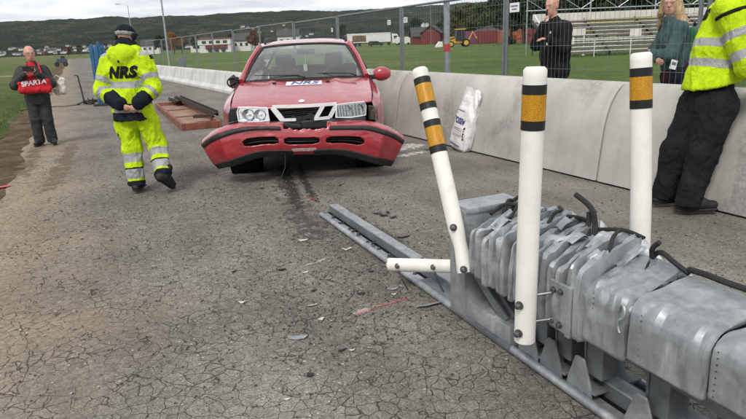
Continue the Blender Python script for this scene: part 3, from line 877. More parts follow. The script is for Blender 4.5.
for x, z0, w_ in ((1.3, .75, .5), (5.6, 1.1, .7), (8.2, 1.05, .6), (2.0, 1.25, 1.2)):
    a = MB(); a.box((x, (z0 - .32) / .235 * .55 - .15, z0 + .18), (w_, .04, .42)); a.build('banner', MAT['bench_white'], st)
a = MB(); a.tube([(0, -1.2, .95), (WB, -1.2, .95)], .03, 6); a.build('front_rail', MAT['white_wall'], st)
for i in range(9):
    a = MB(); a.tube([(i * 2.1, -1.2, 0), (i * 2.1, -1.2, .95)], .025, 6); a.build('rail_post', MAT['white_wall'], st)
a = MB(); a.tube([(0.2, .3, .6), (-.25, 3.6, 2.6)], .05, 6); a.build('stair_rail', MAT['white_wall'], st)
a = MB(); a.box((WB / 2, 5.1, 2.35), (WB, .06, .7)); a.build('back_board', MAT['bench_white'], st)
tr = empty('truss_frame', (11.0, 43.4, FIELD_Z), -0.02, 'steel truss frame standing behind the bleachers', 'truss')
for z in (2.95, 3.75, 4.5):
    a = MB(); a.tube([(0, 0, z), (17.5, 0, z)], .045, 6); a.build('chord', MAT['galvanised'], tr)
for i in range(14):
    x0, x1 = i * 1.25, (i + 1) * 1.25
    a = MB(); a.tube([(x0, 0, 2.95 if i % 2 else 3.75), (x1, 0, 3.75 if i % 2 else 2.95)], .03, 5); a.build('brace', MAT['galvanised'], tr)
for x in (0.1, 4.4, 8.8, 13.1, 17.4):
    a = MB(); a.tube([(x, 0, 0), (x, 0, 4.9)], .05, 6); a.build('upright', MAT['galvanised'], tr)
# slim white post on the field
p = gp(583, 55.5, FIELD_Z)
root = empty('white_marker_post', p, 0, 'slim white post standing on the grass in front of the bleachers', 'post')
a = MB(); a.tube([(0, 0, 0), (0, 0, 1.2)], .03, 8); a.build('shaft', MAT['white_wall'], root, True)
a = MB(); a.lathe([(.10, 0), (.08, .05), (.03, .06)], (0, 0, 0), n=10); a.build('base', MAT['white_wall'], root, True)
# ================================================================== the crashed red estate car
s = NT('car_red')
v = s.co()
b_ = s.ramp(s.noise(v, 2.2, 5, 0.6), [(0.3, (0.29, 0.014, 0.024)), (0.7, (0.36, 0.022, 0.032))])
dirt_ = s.ramp(s.noise(v, 5.0, 6, 0.7), [(0.48, 0.0), (0.80, 0.22)])
b_ = s.mix(dirt_, b_, (0.30, 0.22, 0.19))
s.out(b_, s.ramp(s.noise(v, 14, 4, 0.7), [(0.3, 0.24), (0.7, 0.46)]), 0.0, s.bump(s.noise(v, 3.0, 2), 0.06, 0.02), 0.5, Coat_Weight=1.0, Coat_Roughness=0.10)
basic('black_plastic', (0.022, 0.022, 0.023), 0.55, var=0.3, scale=9, bump=0.15, spec=0.35)
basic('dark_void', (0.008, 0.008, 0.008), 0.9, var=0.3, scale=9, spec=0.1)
basic('interior_grey', (0.05, 0.052, 0.055), 0.85, var=0.25, scale=9)
basic('chrome_white', (0.80, 0.80, 0.80), 0.30, 0.15, var=0.04, scale=10, bump=0.02)
basic('reflector', (0.75, 0.76, 0.78), 0.16, 0.95, var=0.08, scale=40, bump=0.25, bscale=60, bdist=0.004)
basic('alloy', (0.42, 0.43, 0.44), 0.4, 0.8, var=0.2)
basic('sticker_white', (0.78, 0.78, 0.78), 0.5, var=0.04)
basic('sticker_blue', (0.06, 0.12, 0.32), 0.5, var=0.15)
basic('amber_lens', (0.55, 0.26, 0.10), 0.3, var=0.1)
def glass_mat(name, tint, refl=1.0, ior=1.5):
    s = NT(name)
    t = s.t; t.nodes.remove(s.b)
    out = [x for x in t.nodes if x.type == 'OUTPUT_MATERIAL'][0]
    tr_ = s.n('ShaderNodeBsdfTransparent'); tr_.inputs[0].default_value = (*tint, 1)
    gl = s.n('ShaderNodeBsdfGlossy'); gl.inputs['Roughness'].default_value = 0.03
    dust_ = s.n('ShaderNodeBsdfDiffuse'); dust_.inputs[0].default_value = (0.42, 0.43, 0.41, 1)
    fr = s.n('ShaderNodeFresnel'); fr.inputs[0].default_value = ior
    mx = s.n('ShaderNodeMixShader'); s.set(mx.inputs[0], s.math('MULTIPLY', fr.outputs[0], refl, True))
    t.links.new(tr_.outputs[0], mx.inputs[1]); t.links.new(gl.outputs[0], mx.inputs[2])
    m2 = s.n('ShaderNodeMixShader')
    s.set(m2.inputs[0], s.ramp(s.noise(s.co(), 3.0, 5, 0.6), [(0.3, 0.02), (0.75, 0.16)]))
    t.links.new(mx.outputs[0], m2.inputs[1]); t.links.new(dust_.outputs[0], m2.inputs[2])
    t.links.new(m2.outputs[0], out.inputs[0])
    return s.m
glass_mat('car_glass', (0.80, 0.88, 0.84), 1.9, 1.55)
glass_mat('lamp_glass', (0.93, 0.94, 0.95), 1.4)

def grid(fn, nu, nv, keep=None):
    """fn(u,v) with u,v in 0..1 -> sheet MB"""
    mb = MB()
    vs_ = [fn(i / nu, j / nv) for j in range(nv + 1) for i in range(nu + 1)]
    fs = []
    for j in range(nv):
        for i in range(nu):
            if keep is not None and not keep((i + .5) / nu, (j + .5) / nv): continue
            a = j * (nu + 1) + i
            fs.append((a, a + 1, a + nu + 2, a + nu + 1))
    mb.add(vs_, fs)
    return mb
def solid(o, th, off=-1.0):
    md = o.modifiers.new('thickness', 'SOLIDIFY'); md.thickness = th; md.offset = off
    return o
def lerp(a, b, t): return a + (b - a) * t
def interp(xs, ys, x):
    return float(np.interp(x, xs, ys))
def smooth_interp(xs, ys, x):
    """monotone-ish cubic through the points"""
    if x <= xs[0]: return ys[0]
    if x >= xs[-1]: return ys[-1]
    i = max(k_ for k_ in range(len(xs) - 1) if xs[k_] <= x)
    h = xs[i + 1] - xs[i]; t = (x - xs[i]) / h
    def sl(k_):
        if k_ == 0: return (ys[1] - ys[0]) / (xs[1] - xs[0])
        if k_ == len(xs) - 1: return (ys[-1] - ys[-2]) / (xs[-1] - xs[-2])
        return (ys[k_ + 1] - ys[k_ - 1]) / (xs[k_ + 1] - xs[k_ - 1])
    m0, m1 = sl(i) * h, sl(i + 1) * h
    return (2*t**3 - 3*t**2 + 1) * ys[i] + (t**3 - 2*t**2 + t) * m0 + (-2*t**3 + 3*t**2) * ys[i + 1] + (t**3 - t**2) * m1

car = empty('crashed_car', gp(309, 166.5), R(3.2), 'red estate car with torn-off front bumper and white grille, facing the camera', 'car')
CP = MAT['car_red']
YS = [-0.74, -0.45, 0.0, 0.5, 1.5, 2.4, 2.9, 3.7, 4.12]
SEC = [[(.74, .40), (.80, .50), (.82, .62), (.815, .77), (.79, .838)], [(.84, .28), (.90, .42), (.93, .62), (.915, .82), (.822, .905)], [(.86, .24), (.93, .40), (.955, .64), (.945, .88), (.832, .992)],
       [(.86, .22), (.93, .36), (.955, .64), (.945, .92), (.835, 1.072)], [(.86, .22), (.93, .36), (.955, .64), (.945, .90), (.865, 1.09)], [(.86, .22), (.93, .36), (.955, .64), (.945, .91), (.865, 1.10)],
       [(.86, .24), (.93, .38), (.955, .64), (.945, .91), (.865, 1.11)], [(.84, .28), (.91, .42), (.94, .64), (.93, .91), (.855, 1.12)], [(.76, .40), (.84, .50), (.86, .64), (.85, .91), (.79, 1.12)]]
def side_pt(u, v):
    y = lerp(YS[0], YS[-1], u)
    pts = []
    for k_ in range(5):
        pts.append((smooth_interp(YS, [sc_[k_][0] for sc_ in SEC], y), smooth_interp(YS, [sc_[k_][1] for sc_ in SEC], y)))
    ks = [0, .2, .48, .78, 1.0]
    return smooth_interp(ks, [p[0] for p in pts], v), y, smooth_interp(ks, [p[1] for p in pts], v)
for sg in (-1, 1):
    RA = 0.40
    def fn(u, v):
        x, y, z = side_pt(u, v)
        for ya in (0.0, 2.9):
            dy, dz = y - ya, z - 0.345
            d = math.hypot(dy, dz)
            if d < RA:
                if d < 1e-4: dz, d = 1e-4, 1e-4
                y, z = ya + dy / d * RA, 0.345 + dz / d * RA
        return Vector((sg * x, y, z))
    def keep(u, v):
        x, y, z = side_pt(u, v)
        return all(math.hypot(y - ya, z - .345) > RA - 0.015 for ya in (0.0, 2.9))
    grid(fn, 150, 22, keep).build('side_panel', CP, car, 'all')
    for ya in (0.0, 2.9):
        a = MB(); a.lathe([(.40, 0.0), (.40, -.30)], (sg * .93 if sg > 0 else -.63, ya, .345), 'x', 30); 
        a = MB()
        rings = []
        for x in (.93, .60):
            rings.append([Vector((sg * x, ya + .405 * math.cos(t), .345 + .405 * math.sin(t))) for t in [2 * math.pi * j / 30 for j in range(30)]])
        a.loft(rings, True, False); a.add(rings[1], [tuple(range(30))]); a.build('wheel_well', MAT['dark_void'], car, True)
# hood
HYF, HYC = -0.80, 0.24
def hood_hw(y): return smooth_interp([-.8, -.6, -.2, .2, .42], [.785, .80, .825, .83, .825], y)
def hood_pt(u, v):
    s_ = u * 2 - 1
    yf = HYF + .13 * abs(s_) ** 3.2
    yb = HYC + .17 * s_ ** 2
    y = lerp(yf, yb, v)
    x = s_ * hood_hw(y)
    zc = smooth_interp([-.82, -.78, -.6, -.3, 0, .3, .45], [.80, .838, .895, .962, 1.02, 1.075, 1.09], y)
    z = zc - .028 * abs(s_) ** 3.0 + .012 * math.exp(-((abs(x) - (.30 + .10 * v)) / .05) ** 2)
    z += .0045 * fbm((x * 3, y * 3, 1)) * (1 - v) + .004 * fbm((x * 9, y * 9, 4)) * (1 - v) ** 2
    return Vector((x, y, z))
o = solid(grid(hood_pt, 64, 40).build('hood', CP, car, 'all'), .018)
hood = o
def on_hood(x, y):
    s_ = x / hood_hw(y); u = (s_ + 1) / 2
    yf = HYF + .13 * abs(s_) ** 3.2; yb = HYC + .17 * s_ ** 2
    return hood_pt(u, min(1, max(0, (y - yf) / (yb - yf))))
# emblem, sticker with letters
a = MB(); p0 = on_hood(0.0, -.66) + Vector((0, 0, .004))
a.lathe([(.001, .012), (.030, .009), (.036, .0)], (0, 0, 0), 'z', 20); o = a.build('hood_emblem', MAT['chrome_white'], hood, True); o.location = p0; o.rotation_euler = (R(14), 0, 0)
def sticker(x0, x1, y0, y1, off):
    mb = grid(lambda u, v: on_hood(lerp(x0, x1, u), lerp(y0, y1, v)) + Vector((0, -.1, 1)).normalized() * off, 12, 8)
    return mb
st_o = sticker(-.215, .225, -.02, .155, .005).build('sticker', MAT['sticker_white'], hood, True)
tmesh = text_mesh('NRS', .19, .25, 0.0, .006, 1.05)
for vt in tmesh.vertices:
    p = on_hood(.005 + vt.co.x * .95, .068 + vt.co.y * .95)
    vt.co = p + Vector((0, -.1, 1)).normalized() * .008
link('lettering', tmesh, MAT['sticker_blue'], st_o)
# windscreen
def ws_pt(u, v):
    s_ = u * 2 - 1
    b = Vector((s_ * .765, .235 + .16 * s_ ** 2, 1.095 - .012 * s_ * s_))
    t = Vector((s_ * .575, 1.06 + .10 * s_ ** 2, 1.505 - .030 * s_ * s_))
    p = b.lerp(t, v); p.z += .035 * math.sin(math.pi * v); p.y -= .02 * math.sin(math.pi * v)
    return p
grid(ws_pt, 24, 14).build('windscreen', MAT['car_glass'], car, 'all')
a = MB(); a.tube([ws_pt(u, 1.0) + Vector((0, -.002, .004)) for u in [i / 16 for i in range(17)]], .014, 6); a.build('screen_seal', MAT['black_plastic'], car, True)
for u0 in (0, 1):
    a = MB(); a.tube([ws_pt(u0, v_) + Vector(((u0 * 2 - 1) * -.006, -.006, .006)) for v_ in [i / 8 for i in range(9)]], .013, 6); a.build('screen_seal', MAT['black_plastic'], car, True)
# cowl and wipers
a = grid(lambda u, v: Vector(((u * 2 - 1) * .79, lerp(HYC + .17 * (u * 2 - 1) ** 2 - .01, .25 + .16 * (u * 2 - 1) ** 2, v), lerp(1.072, 1.09, v) - .012 * (u * 2 - 1) ** 2)), 20, 2); a.build('cowl', MAT['black_plastic'], car, True)
for x0, x1 in ((-.62, .02), (.02, .66)):
    a = MB(); a.tube([(x1, .20, 1.10), (x1 - .1, .27, 1.128), (x0, .33, 1.142)], [.011, .008, .006], 6); a.build('wiper', MAT['black_plastic'], car, True)
for x in (-.36, .30):
    a = MB(); a.box((0, 0, 0), (.05, .03, .012)); o = a.build('washer_nozzle', MAT['black_plastic'], hood, bevel=.004); o.location = on_hood(x, .10) + Vector((0, 0, .008))
# roof
def roof_pt(u, v):
    s_ = u * 2 - 1
    y = lerp(1.055 + .11 * s_ ** 2, 3.95, v)
    hw = smooth_interp([1.05, 1.6, 2.6, 3.95], [.60, .655, .665, .62], y)
    zc = smooth_interp([1.05, 1.35, 1.9, 2.8, 3.95], [1.508, 1.55, 1.575, 1.575, 1.51], y)
    return Vector((s_ * hw, y, zc - .055 * abs(s_) ** 3.2))
solid(grid(roof_pt, 30, 30).build('roof', CP, car, 'all'), .02)
for sg in (-1, 1):
    a = MB(); ptsr = [roof_pt((1 + sg * .90) / 2, v_) for v_ in (.16, .18, .24, .5, .78, .92, .94)]
    for i, q in enumerate(ptsr): q.z += (.0, .04, .058, .062, .058, .04, .0)[i]
    a.tube(ptsr, .016, 8); a.build('roof_rail', MAT['black_plastic'], car, True)
    # pillars
    def strip(name, p, w_, mat_=CP):
        a = MB(); a.tube(p, w_, 8); a.build(name, mat_, car, True)
    strip('a_pillar', [Vector((sg * .80, .36, 1.075)), Vector((sg * .715, .76, 1.31)), Vector((sg * .618, 1.16, 1.492))], [.036, .034, .034])
    strip('roof_edge', [roof_pt(.5 + sg * .5, v_) + Vector((0, 0, -.02)) for v_ in (0, .25, .5, .75, 1)], .034)
    for yb, yt in ((1.62, 1.66), (2.62, 2.60), (4.02, 3.9)):
        vv = (yt - 1.165) / (3.95 - 1.165)
        strip('side_pillar', [Vector((sg * .865, yb, 1.10)), roof_pt(.5 + sg * .5, vv) + Vector((0, 0, -.03))], .03, MAT['black_plastic'] if yb < 3 else CP)
    a = MB()
    n0 = 14
    lo = [Vector((sg * .855, lerp(.42, 4.0, i / n0), 1.09 + .02 * i / n0)) for i in range(n0 + 1)]
    hi_ = []
    for i in range(n0 + 1):
        y = lerp(.42, 4.0, i / n0)
        if y < 1.17: hi_.append(Vector((sg * interp([.36, 1.16], [.80, .615], y), y, interp([.36, 1.16], [1.08, 1.485], y))))
        else: hi_.append(roof_pt(.5 + sg * .5, min(1, (y - 1.165) / 2.785)) + Vector((0, 0, -.03)))
    a.loft([lo, hi_], False, False); a.build('side_glass', MAT['car_glass'], car, True)
# tailgate
grid(lambda u, v: Vector(((u * 2 - 1) * lerp(.80, .78, v), 4.12 + .02 - .06 * (u * 2 - 1) ** 2, lerp(.42, 1.12, v))), 8, 4).build('tailgate', CP, car, True)
grid(lambda u, v: Vector(((u * 2 - 1) * lerp(.76, .60, v), lerp(4.11, 3.95, v) - .05 * (u * 2 - 1) ** 2, lerp(1.12, 1.49, v))), 8, 4).build('rear_window', MAT['car_glass'], car, True)
a = MB(); a.box((0, 4.16, .55), (1.66, .16, .26)); a.build('rear_bumper', MAT['black_plastic'], car, bevel=.05)
for sg in (-1, 1):
    a = MB(); a.box((sg * .74, 4.09, .88), (.16, .10, .40)); a.build('tail_lamp', MAT['red_tape'], car, bevel=.03)
# underbody, engine bay mass
a = MB(); a.box((0, 1.75, .30), (1.5, 4.4, .12)); a.build('underbody_light_block', MAT['dark_void'], car)  # plain dark box added to block light under the car
a = MB(); a.box((0, -.36, .60), (1.30, .62, .50)); a.build('engine_block', MAT['dark_void'], car, bevel=.05)
a = MB(); a.box((0, 1.75, .46), (1.70, 4.3, .2)); a.build('cabin_floor', MAT['dark_void'], car)
# interior
a = MB(); a.prism([(-.74, .42, 1.07), (-.74, .98, 1.06), (-.74, 1.0, .72), (-.74, .45, .6)], (1.48, 0, 0)); a.build('dashboard', MAT['interior_grey'], car, bevel=.05)
def seat(x, y, w_=.50, head=True):
    a = MB()
    rings = []
    for z, hw, d_ in ((.55, .24, .12), (.75, .26, .12), (.98, .24, .11), (1.13, .19, .09), (1.17, .12, .06)):
        rings.append([Vector((x + math.copysign(abs(math.cos(t)) ** .6, math.cos(t)) * hw * w_ / .5, y + .25 * (z - .55) + math.copysign(abs(math.sin(t)) ** .6, math.sin(t)) * d_ / 2, z)) for t in [2 * math.pi * j / 16 for j in range(16)]])
    a.loft(rings); so = a.build('seat_back', MAT['interior_grey'], car, True)
    if head:
        a = MB(); a.box((x, y + .17, 1.28), (.25, .10, .17)); a.build('headrest', MAT['interior_grey'], so, True, .04)
    a = MB(); a.box((x, y - .22, .60), (.46 * w_ / .5, .46, .14)); a.build('seat_cushion', MAT['interior_grey'], car, bevel=.04)
seat(-.36, 1.68); seat(.40, 1.68); seat(0, 2.62, 1.15, False)
for x in (-.36, .36):
    a = MB(); a.box((x, 2.8, 1.22), (.24, .08, .14)); a.build('headrest', MAT['interior_grey'], car, bevel=.03)
a = MB(); a.tube([Vector((.40 + .185 * math.cos(t), 1.02 + .09 * math.sin(t), 1.02 + .165 * math.sin(t))) for t in [2 * math.pi * i / 24 for i in range(25)]], .016, 6); a.build('steering_wheel', MAT['black_plastic'], car, True)
a = MB(); a.box((.40, 1.04, 1.02), (.2, .05, .08)); a.build('steering_hub', MAT['black_plastic'], car, bevel=.02)
a = MB(); a.box((.02, .96, 1.40), (.24, .05, .07)); a.build('rear_view_mirror', MAT['black_plastic'], car, bevel=.02)
a = MB(); a.box((.46, .62, 1.13), (.14, .04, .13), Matrix.Rotation(.15, 3, 'Y')); a.build('dash_camera', MAT['dark_void'], car, bevel=.01)
a = MB(); a.tube([(.50, .64, 1.16), (.58, .72, 1.26), (.66, .70, 1.22), (.70, .66, 1.16)], .006, 5); a.build('camera_cable', MAT['black_plastic'], car)
a = MB(); a.tube([(.0, .95, 1.37), (.01, .93, 1.30), (.0, .92, 1.24)], .004, 4); o = a.build('air_freshener', MAT['sticker_white'], car); a = MB(); a.box((0, .92, 1.19), (.05, .012, .09)); a.build('tag', MAT['sticker_white'], o, bevel=.004)

# headlights
def lamp(sg, x0, x1, broken):
    """x0 inner, x1 outer"""
    def fp(x, z, dy=0.0): return Vector((sg * x, -.86 + .17 * ((x - .30) / .45) ** 2 + dy + (z - .76) * .12, z))
    outl = [(x0, .705), (x0 + .015, .842), ((x0 + x1) / 2, .850), (x1 - .02, .848), (x1, .80), (x1 - .01, .70), ((x0 + x1) / 2, .69)]
    hs = MB(); hs.loft([[fp(x, z, .005) for x, z in outl], [fp((x - x0) * .92 + x0, z * .96 + .03, .13) for x, z in outl]]); h_ = hs.build('headlight', MAT['reflector'], car, True)
    for cx, rr in ((x0 + .10, .062), (x0 + .235, .066)) if broken else ((x0 + .12, .06), (x0 + .26, .06)):
        a = MB()
        c0 = fp(cx, .77, .02 if not broken else -.005)
        a.loft([[Vector((c0.x + r2 * math.cos(t), c0.y + h2, c0.z + r2 * math.sin(t))) for t in [2 * math.pi * j / 20 for j in range(20)]] for r2, h2 in ((rr, -.012), (rr * .96, .0), (rr * .6, .045), (rr * .2, .06))], True, False); a.build('reflector_bowl', MAT['reflector'], h_, True)
        a = MB(); a.lathe([(.004, -.01), (.016, .0), (.016, .05)], c0, 'y', 10); a.build('bulb', MAT['chrome_white'], h_, True)
    a = MB()
    rim = [fp(x, z, -.004) for x, z in outl]
    a.tube(rim + [rim[0], rim[1]], .008 if not broken else .011, 6, cap=False); a.build('rim', MAT['chrome_white'], h_, True)
    if not broken:
        a = MB(); a.add([fp(x, z, -.008) for x, z in outl], [tuple(range(len(outl)))]); a.build('lens', MAT['lamp_glass'], h_)
        for i in range(9):
            x = x0 + .035 + (x1 - x0 - .07) * i / 8
            a = MB(); a.box(fp(x, .77, -.001), (.012, .006, .125)); a.build('flute', MAT['lamp_glass'], h_)
    else:
        for i, (xa, za, xb, zb) in enumerate(((x0 + .02, .83, x0 + .11, .80), (x1 - .04, .82, x1 - .09, .73), (x0 + .2, .70, x0 + .3, .72))):
            a = MB(); a.add([fp(xa, za, -.01), fp(xb, zb, -.02), fp((xa + xb) / 2 + .03, (za + zb) / 2 + .02, -.012)], [(0, 1, 2)]); a.build('lens_shard', MAT['lamp_glass'], h_)
lamp(-1, .36, .72, True); lamp(1, .375, .72, False)
# hanging side lenses
for sg, x, z, rz in ((-1, .79, .765, .5), (1, .80, .72, -.7)):
    a = MB(); a.box((0, 0, 0), (.12, .03, .17)); o = a.build('corner_lens', MAT['lamp_glass'], car, bevel=.012); o.location = (sg * x, -.72, z); o.rotation_euler = (.2, sg * .12, rz)
a = MB(); a.box((0, 0, 0), (.035, .02, .11)); o = a.build('indicator_bulb', MAT['amber_lens'], car, bevel=.008); o.location = (.80, -.70, .70); o.rotation_euler = (.2, .15, -.6)
# grille
GX, GY = 0.035, -.885
def gpnt(x, z, dy=0): return Vector((GX + x, GY + .10 * (x / .38) ** 2 + dy, z))
outer = [(-.385, .862), (.385, .862), (.285, .688), (-.27, .685)]
inner1 = [(-.325, .832), (.175, .832), (.10, .722), (-.225, .722)]
inner2 = [(.235, .832), (.325, .832), (.265, .738), (.205, .738)]
def bar(pts, hw, name, par=car, mat_='chrome_white'):
    a = MB()
    rings = []
    for x0, z0 in pts: rings.append((x0, z0))
    n_ = len(rings)
    for i in range(n_ - 1):
        (xa, za), (xb, zb) = rings[i], rings[i + 1]
        dx, dz = xb - xa, zb - za; L_ = math.hypot(dx, dz); nx, nz = -dz / L_ * hw, dx / L_ * hw
        k_ = max(1, int(L_ / .08))
        for j in range(k_):
            ta, tb = j / k_, (j + 1) / k_
            A = (xa + dx * ta, za + dz * ta); B = (xb + dx * 0 - dx * (1 - tb), zb - dz * (1 - tb))
            P = []
            for dy in (0, .045):
                P += [gpnt(A[0] - nx, A[1] - nz, dy), gpnt(B[0] - nx, B[1] - nz, dy), gpnt(B[0] + nx, B[1] + nz, dy), gpnt(A[0] + nx, A[1] + nz, dy)]
            a.hexa(P)
    o = a.build(name, MAT[mat_], par, True)
    return o
gr = bar([(-.355, .848), (.355, .848)], .016, 'grille_frame')
bar([(-.358, .845), (-.25, .700)], .030, 'frame_side', gr)
bar([(-.265, .703), (-.10, .703)], .015, 'frame_bottom', gr)
bar([(.355, .845), (.272, .705)], .022, 'frame_side', gr)
bar([(.275, .703), (.10, .700)], .015, 'frame_bottom', gr)
bar([(.205, .838), (.12, .708)], .022, 'frame_divider', gr)
a = MB(); a.prism([gpnt(-.36, .85, .06), gpnt(.36, .85, .06), gpnt(.27, .70, .06), gpnt(-.26, .70, .06)], (0, .05, 0)); a.build('grille_backing', MAT['dark_void'], gr)
for i in range(5):
    z = .735 + .021 * i
    a = MB(); x0 = -.29 - .012 * i + .02; a.box(gpnt(-.06 + .004 * i, z, .045), (.34 + .03 * i, .012, .007), Matrix.Rotation(rnd.uniform(-.07, .07), 3, 'Y')); a.build('grille_bar', MAT['black_plastic'], gr)
for i in range(9):          # torn plastic in the middle
    a = MB(); x = rnd.uniform(-.14, .14); z = rnd.uniform(.62, .72)
    a.box(gpnt(x, z, rnd.uniform(0, .05)), (rnd.uniform(.05, .14), .012, rnd.uniform(.03, .07)), Matrix.Rotation(rnd.uniform(-.7, .7), 3, 'Y')); a.build('broken_plastic', MAT['black_plastic'], gr)
# dark slot between lamps and bumper
a = grid(lambda u, v: Vector(((u * 2 - 1) * .80, -.70 + .16 * (u * 2 - 1) ** 2, lerp(.40, .85, v))), 16, 4); a.build('front_panel', MAT['dark_void'], car, True)
a = MB(); a.box((0.03, -.80, .64), (1.36, .10, .10)); a.build('crash_beam', MAT['dark_metal'], car, bevel=.02)
# bumper, torn loose and flattened out
def bt(u): return u * 2 - 1
def bz(sx, v):
    top = smooth_interp([0, .35, .62, .8, .92, 1.0], [.675, .688, .680, .625, .545, .47], abs(sx))
    bot = smooth_interp([0, .3, .5, .75, 1.0], [.335, .335, .32, .245, .155], abs(sx))
    return lerp(bot, top, v)
def bump_pt(u, v, off=0.0):
    sx = bt(u)
    hw = lerp(.99, 1.15, v)
    bow = .045 * math.sin(math.pi * v) + (.035 if .76 < v < .93 else 0) * 0
    y = -1.03 + .05 * abs(sx) ** 1.5 + .18 * max(0, abs(sx) - .80) / .2 - bow + .10 * max(0, v - .92) / .08
    y += .02 * max(0, .15 - v) / .15 + .014 * fbm((sx * 3, v * 2, 2)) - off
    z = bz(sx, v) - .035 * sx + .012 * fbm((sx * 2.2, 1, v))
    return Vector((sx * hw, y, z))
holes = [(-.60, -.235, .34, .575), (-.19, .175, .34, .575), (.235, .625, .34, .575)]
notch = (-.17, .24)
def bkeep(u, v):
    sx = bt(u)
    if notch[0] < sx < notch[1] and v > .82 + .022 * math.sin(sx * 40) + .012 * math.sin(sx * 97): return False
    for x0, x1, v0, v1 in holes:
        cx, cz, hx, hz = (x0 + x1) / 2, (v0 + v1) / 2, (x1 - x0) / 2, (v1 - v0) / 2
        if abs((sx - cx) / hx) ** 4 + abs((v - cz) / hz) ** 3 < 1: return False
    return True
bo = solid(grid(bump_pt, 150, 44, bkeep).build('bumper', CP, car, 'all'), .012)
o = solid(grid(lambda u, v: bump_pt(u, lerp(.775, .90, v), .012 + .010 * math.sin(math.pi * v)), 90, 5, lambda u, v: not (notch[0] - .02 < bt(u) < notch[1] + .02)).build('trim_strip', MAT['black_plastic'], bo, 'all'), .02)
o = solid(grid(lambda u, v: bump_pt(u, lerp(-.05, .15, v), .008), 90, 4, lambda u, v: abs(bt(u)) > .12).build('lower_lip', MAT['black_plastic'], bo, 'all'), .02)
for x0, x1, v0, v1 in holes:
    a = grid(lambda u, v: bump_pt((lerp(x0, x1, u) + 1) / 2, lerp(v0 - .02, v1 + .02, v), -.07), 10, 3); a.build('air_intake', MAT['dark_void'], bo, True)
    for k_ in range(2):
        a = MB(); a.tube([bump_pt((lerp(x0, x1, u) + 1) / 2, lerp(v0, v1, .35 + .3 * k_), -.045) for u in (0, .25, .5, .75, 1)], .007, 5); a.build('intake_bar', MAT['black_plastic'], bo, True)
basic('pale_scuff', (0.50, 0.33, 0.33), 0.7, var=0.3, scale=20)
a = grid(lambda u, v: bump_pt(lerp(.44, .57, u), lerp(.13, .24, v) - .03 * abs(u - .5), .004), 8, 3); a.build('scraped_panel', MAT['pale_scuff'], bo, True)
a = MB(); a.tube([bump_pt(.40, .05), bump_pt(.40, .05) + Vector((-.01, -.02, -.15)), Vector((-.27, -1.08, .08)), Vector((-.285, -1.11, .012)), Vector((-.23, -1.12, .008))], .004, 5); a.build('hanging_wire', MAT['dark_metal'], car, True)
a = MB(); a.tube([Vector((.70, -.82, .30)), Vector((.80, -.98, .38))], .014, 8); a.build('bent_bracket', MAT['galvanised'], car, True)
a = MB(); a.box((-.16, -.90, .645), (.3, .06, .05), Matrix.Rotation(.1, 3, 'Y')); a.build('torn_duct', MAT['black_plastic'], car, bevel=.015)
# mirrors
a = MB(); rings = []
for i in range(9):
    u = i / 8; x = .90 + .225 * u
    rr = math.sin(math.pi * (.12 + .80 * u)) ** .6
    rings.append([Vector((x, .52 + .075 * rr * math.cos(t), 1.085 + .092 * rr * math.copysign(abs(math.sin(t)) ** .8, math.sin(t)))) for t in [2 * math.pi * j / 16 for j in range(16)]])
a.loft(rings); mo = a.build('mirror_housing', CP, car, True)
a = MB(); a.box((.875, .50, 1.05), (.10, .06, .06)); a.build('mirror_arm', MAT['black_plastic'], mo, bevel=.015)
a = MB(); a.box((.985, .585, 1.085), (.15, .01, .11)); a.build('mirror_glass', MAT['window_glass'], mo, bevel=.004)
a = MB(); a.box((-.87, .50, 1.0), (.10, .06, .12)); mo = a.build('mirror_arm', MAT['black_plastic'], car, bevel=.02)
for i in range(8):
    a = MB(); c0 = Vector((-.895 + rnd.uniform(-.055, .055), .50 + rnd.uniform(-.05, .05), 1.055 + rnd.uniform(-.05, .05)))
    a.box(c0, (rnd.uniform(.05, .12), rnd.uniform(.02, .07), rnd.uniform(.04, .10)), Matrix.Rotation(rnd.uniform(-.8, .8), 3, 'Y') @ Matrix.Rotation(rnd.uniform(-.8, .8), 3, 'X')); a.build('mirror_fragment', MAT['black_plastic'], mo, bevel=.008)
a = MB(); a.tube([(-.93 + .065 * math.cos(t), .47, 1.06 + .06 * math.sin(t)) for t in [i * .5 for i in range(14)]], .011, 6); a.build('mirror_frame', MAT['black_plastic'], mo, True)
# wheels
for sg in (-1, 1):
    for ya in (0.0, 2.9):
        c0 = (sg * .755, ya, .335)
        a = MB(); a.lathe([(.22, -.105), (.315, -.108), (.332, -.085), (.336, -.03), (.336, .03), (.332, .085), (.315, .108), (.22, .105)], c0, 'x', 36); w_ = a.build('wheel', MAT['black_rubber'], car, True)
        for k_ in (-.06, -.02, .02, .06):
            a = MB(); a.lathe([(.333, k_ - .004), (.338, k_ - .004), (.338, k_ + .004), (.333, k_ + .004)], c0, 'x', 36); a.build('tread_rib', MAT['dark_void'], w_, True)
        a = MB(); a.lathe([(.215, sg * -.02), (.215, sg * .09), (.20, sg * .10), (.06, sg * .07), (.04, sg * .085)], c0, 'x', 24); a.build('rim', MAT['alloy'], w_, True)
# ================================================================== crash cushion
CO = gp(320, 217)
CA = Vector((0.3998, -0.9166, 0)).normalized()
CQ = Vector((-CA.y, CA.x, 0))
cang = math.atan2(CA.y, CA.x)
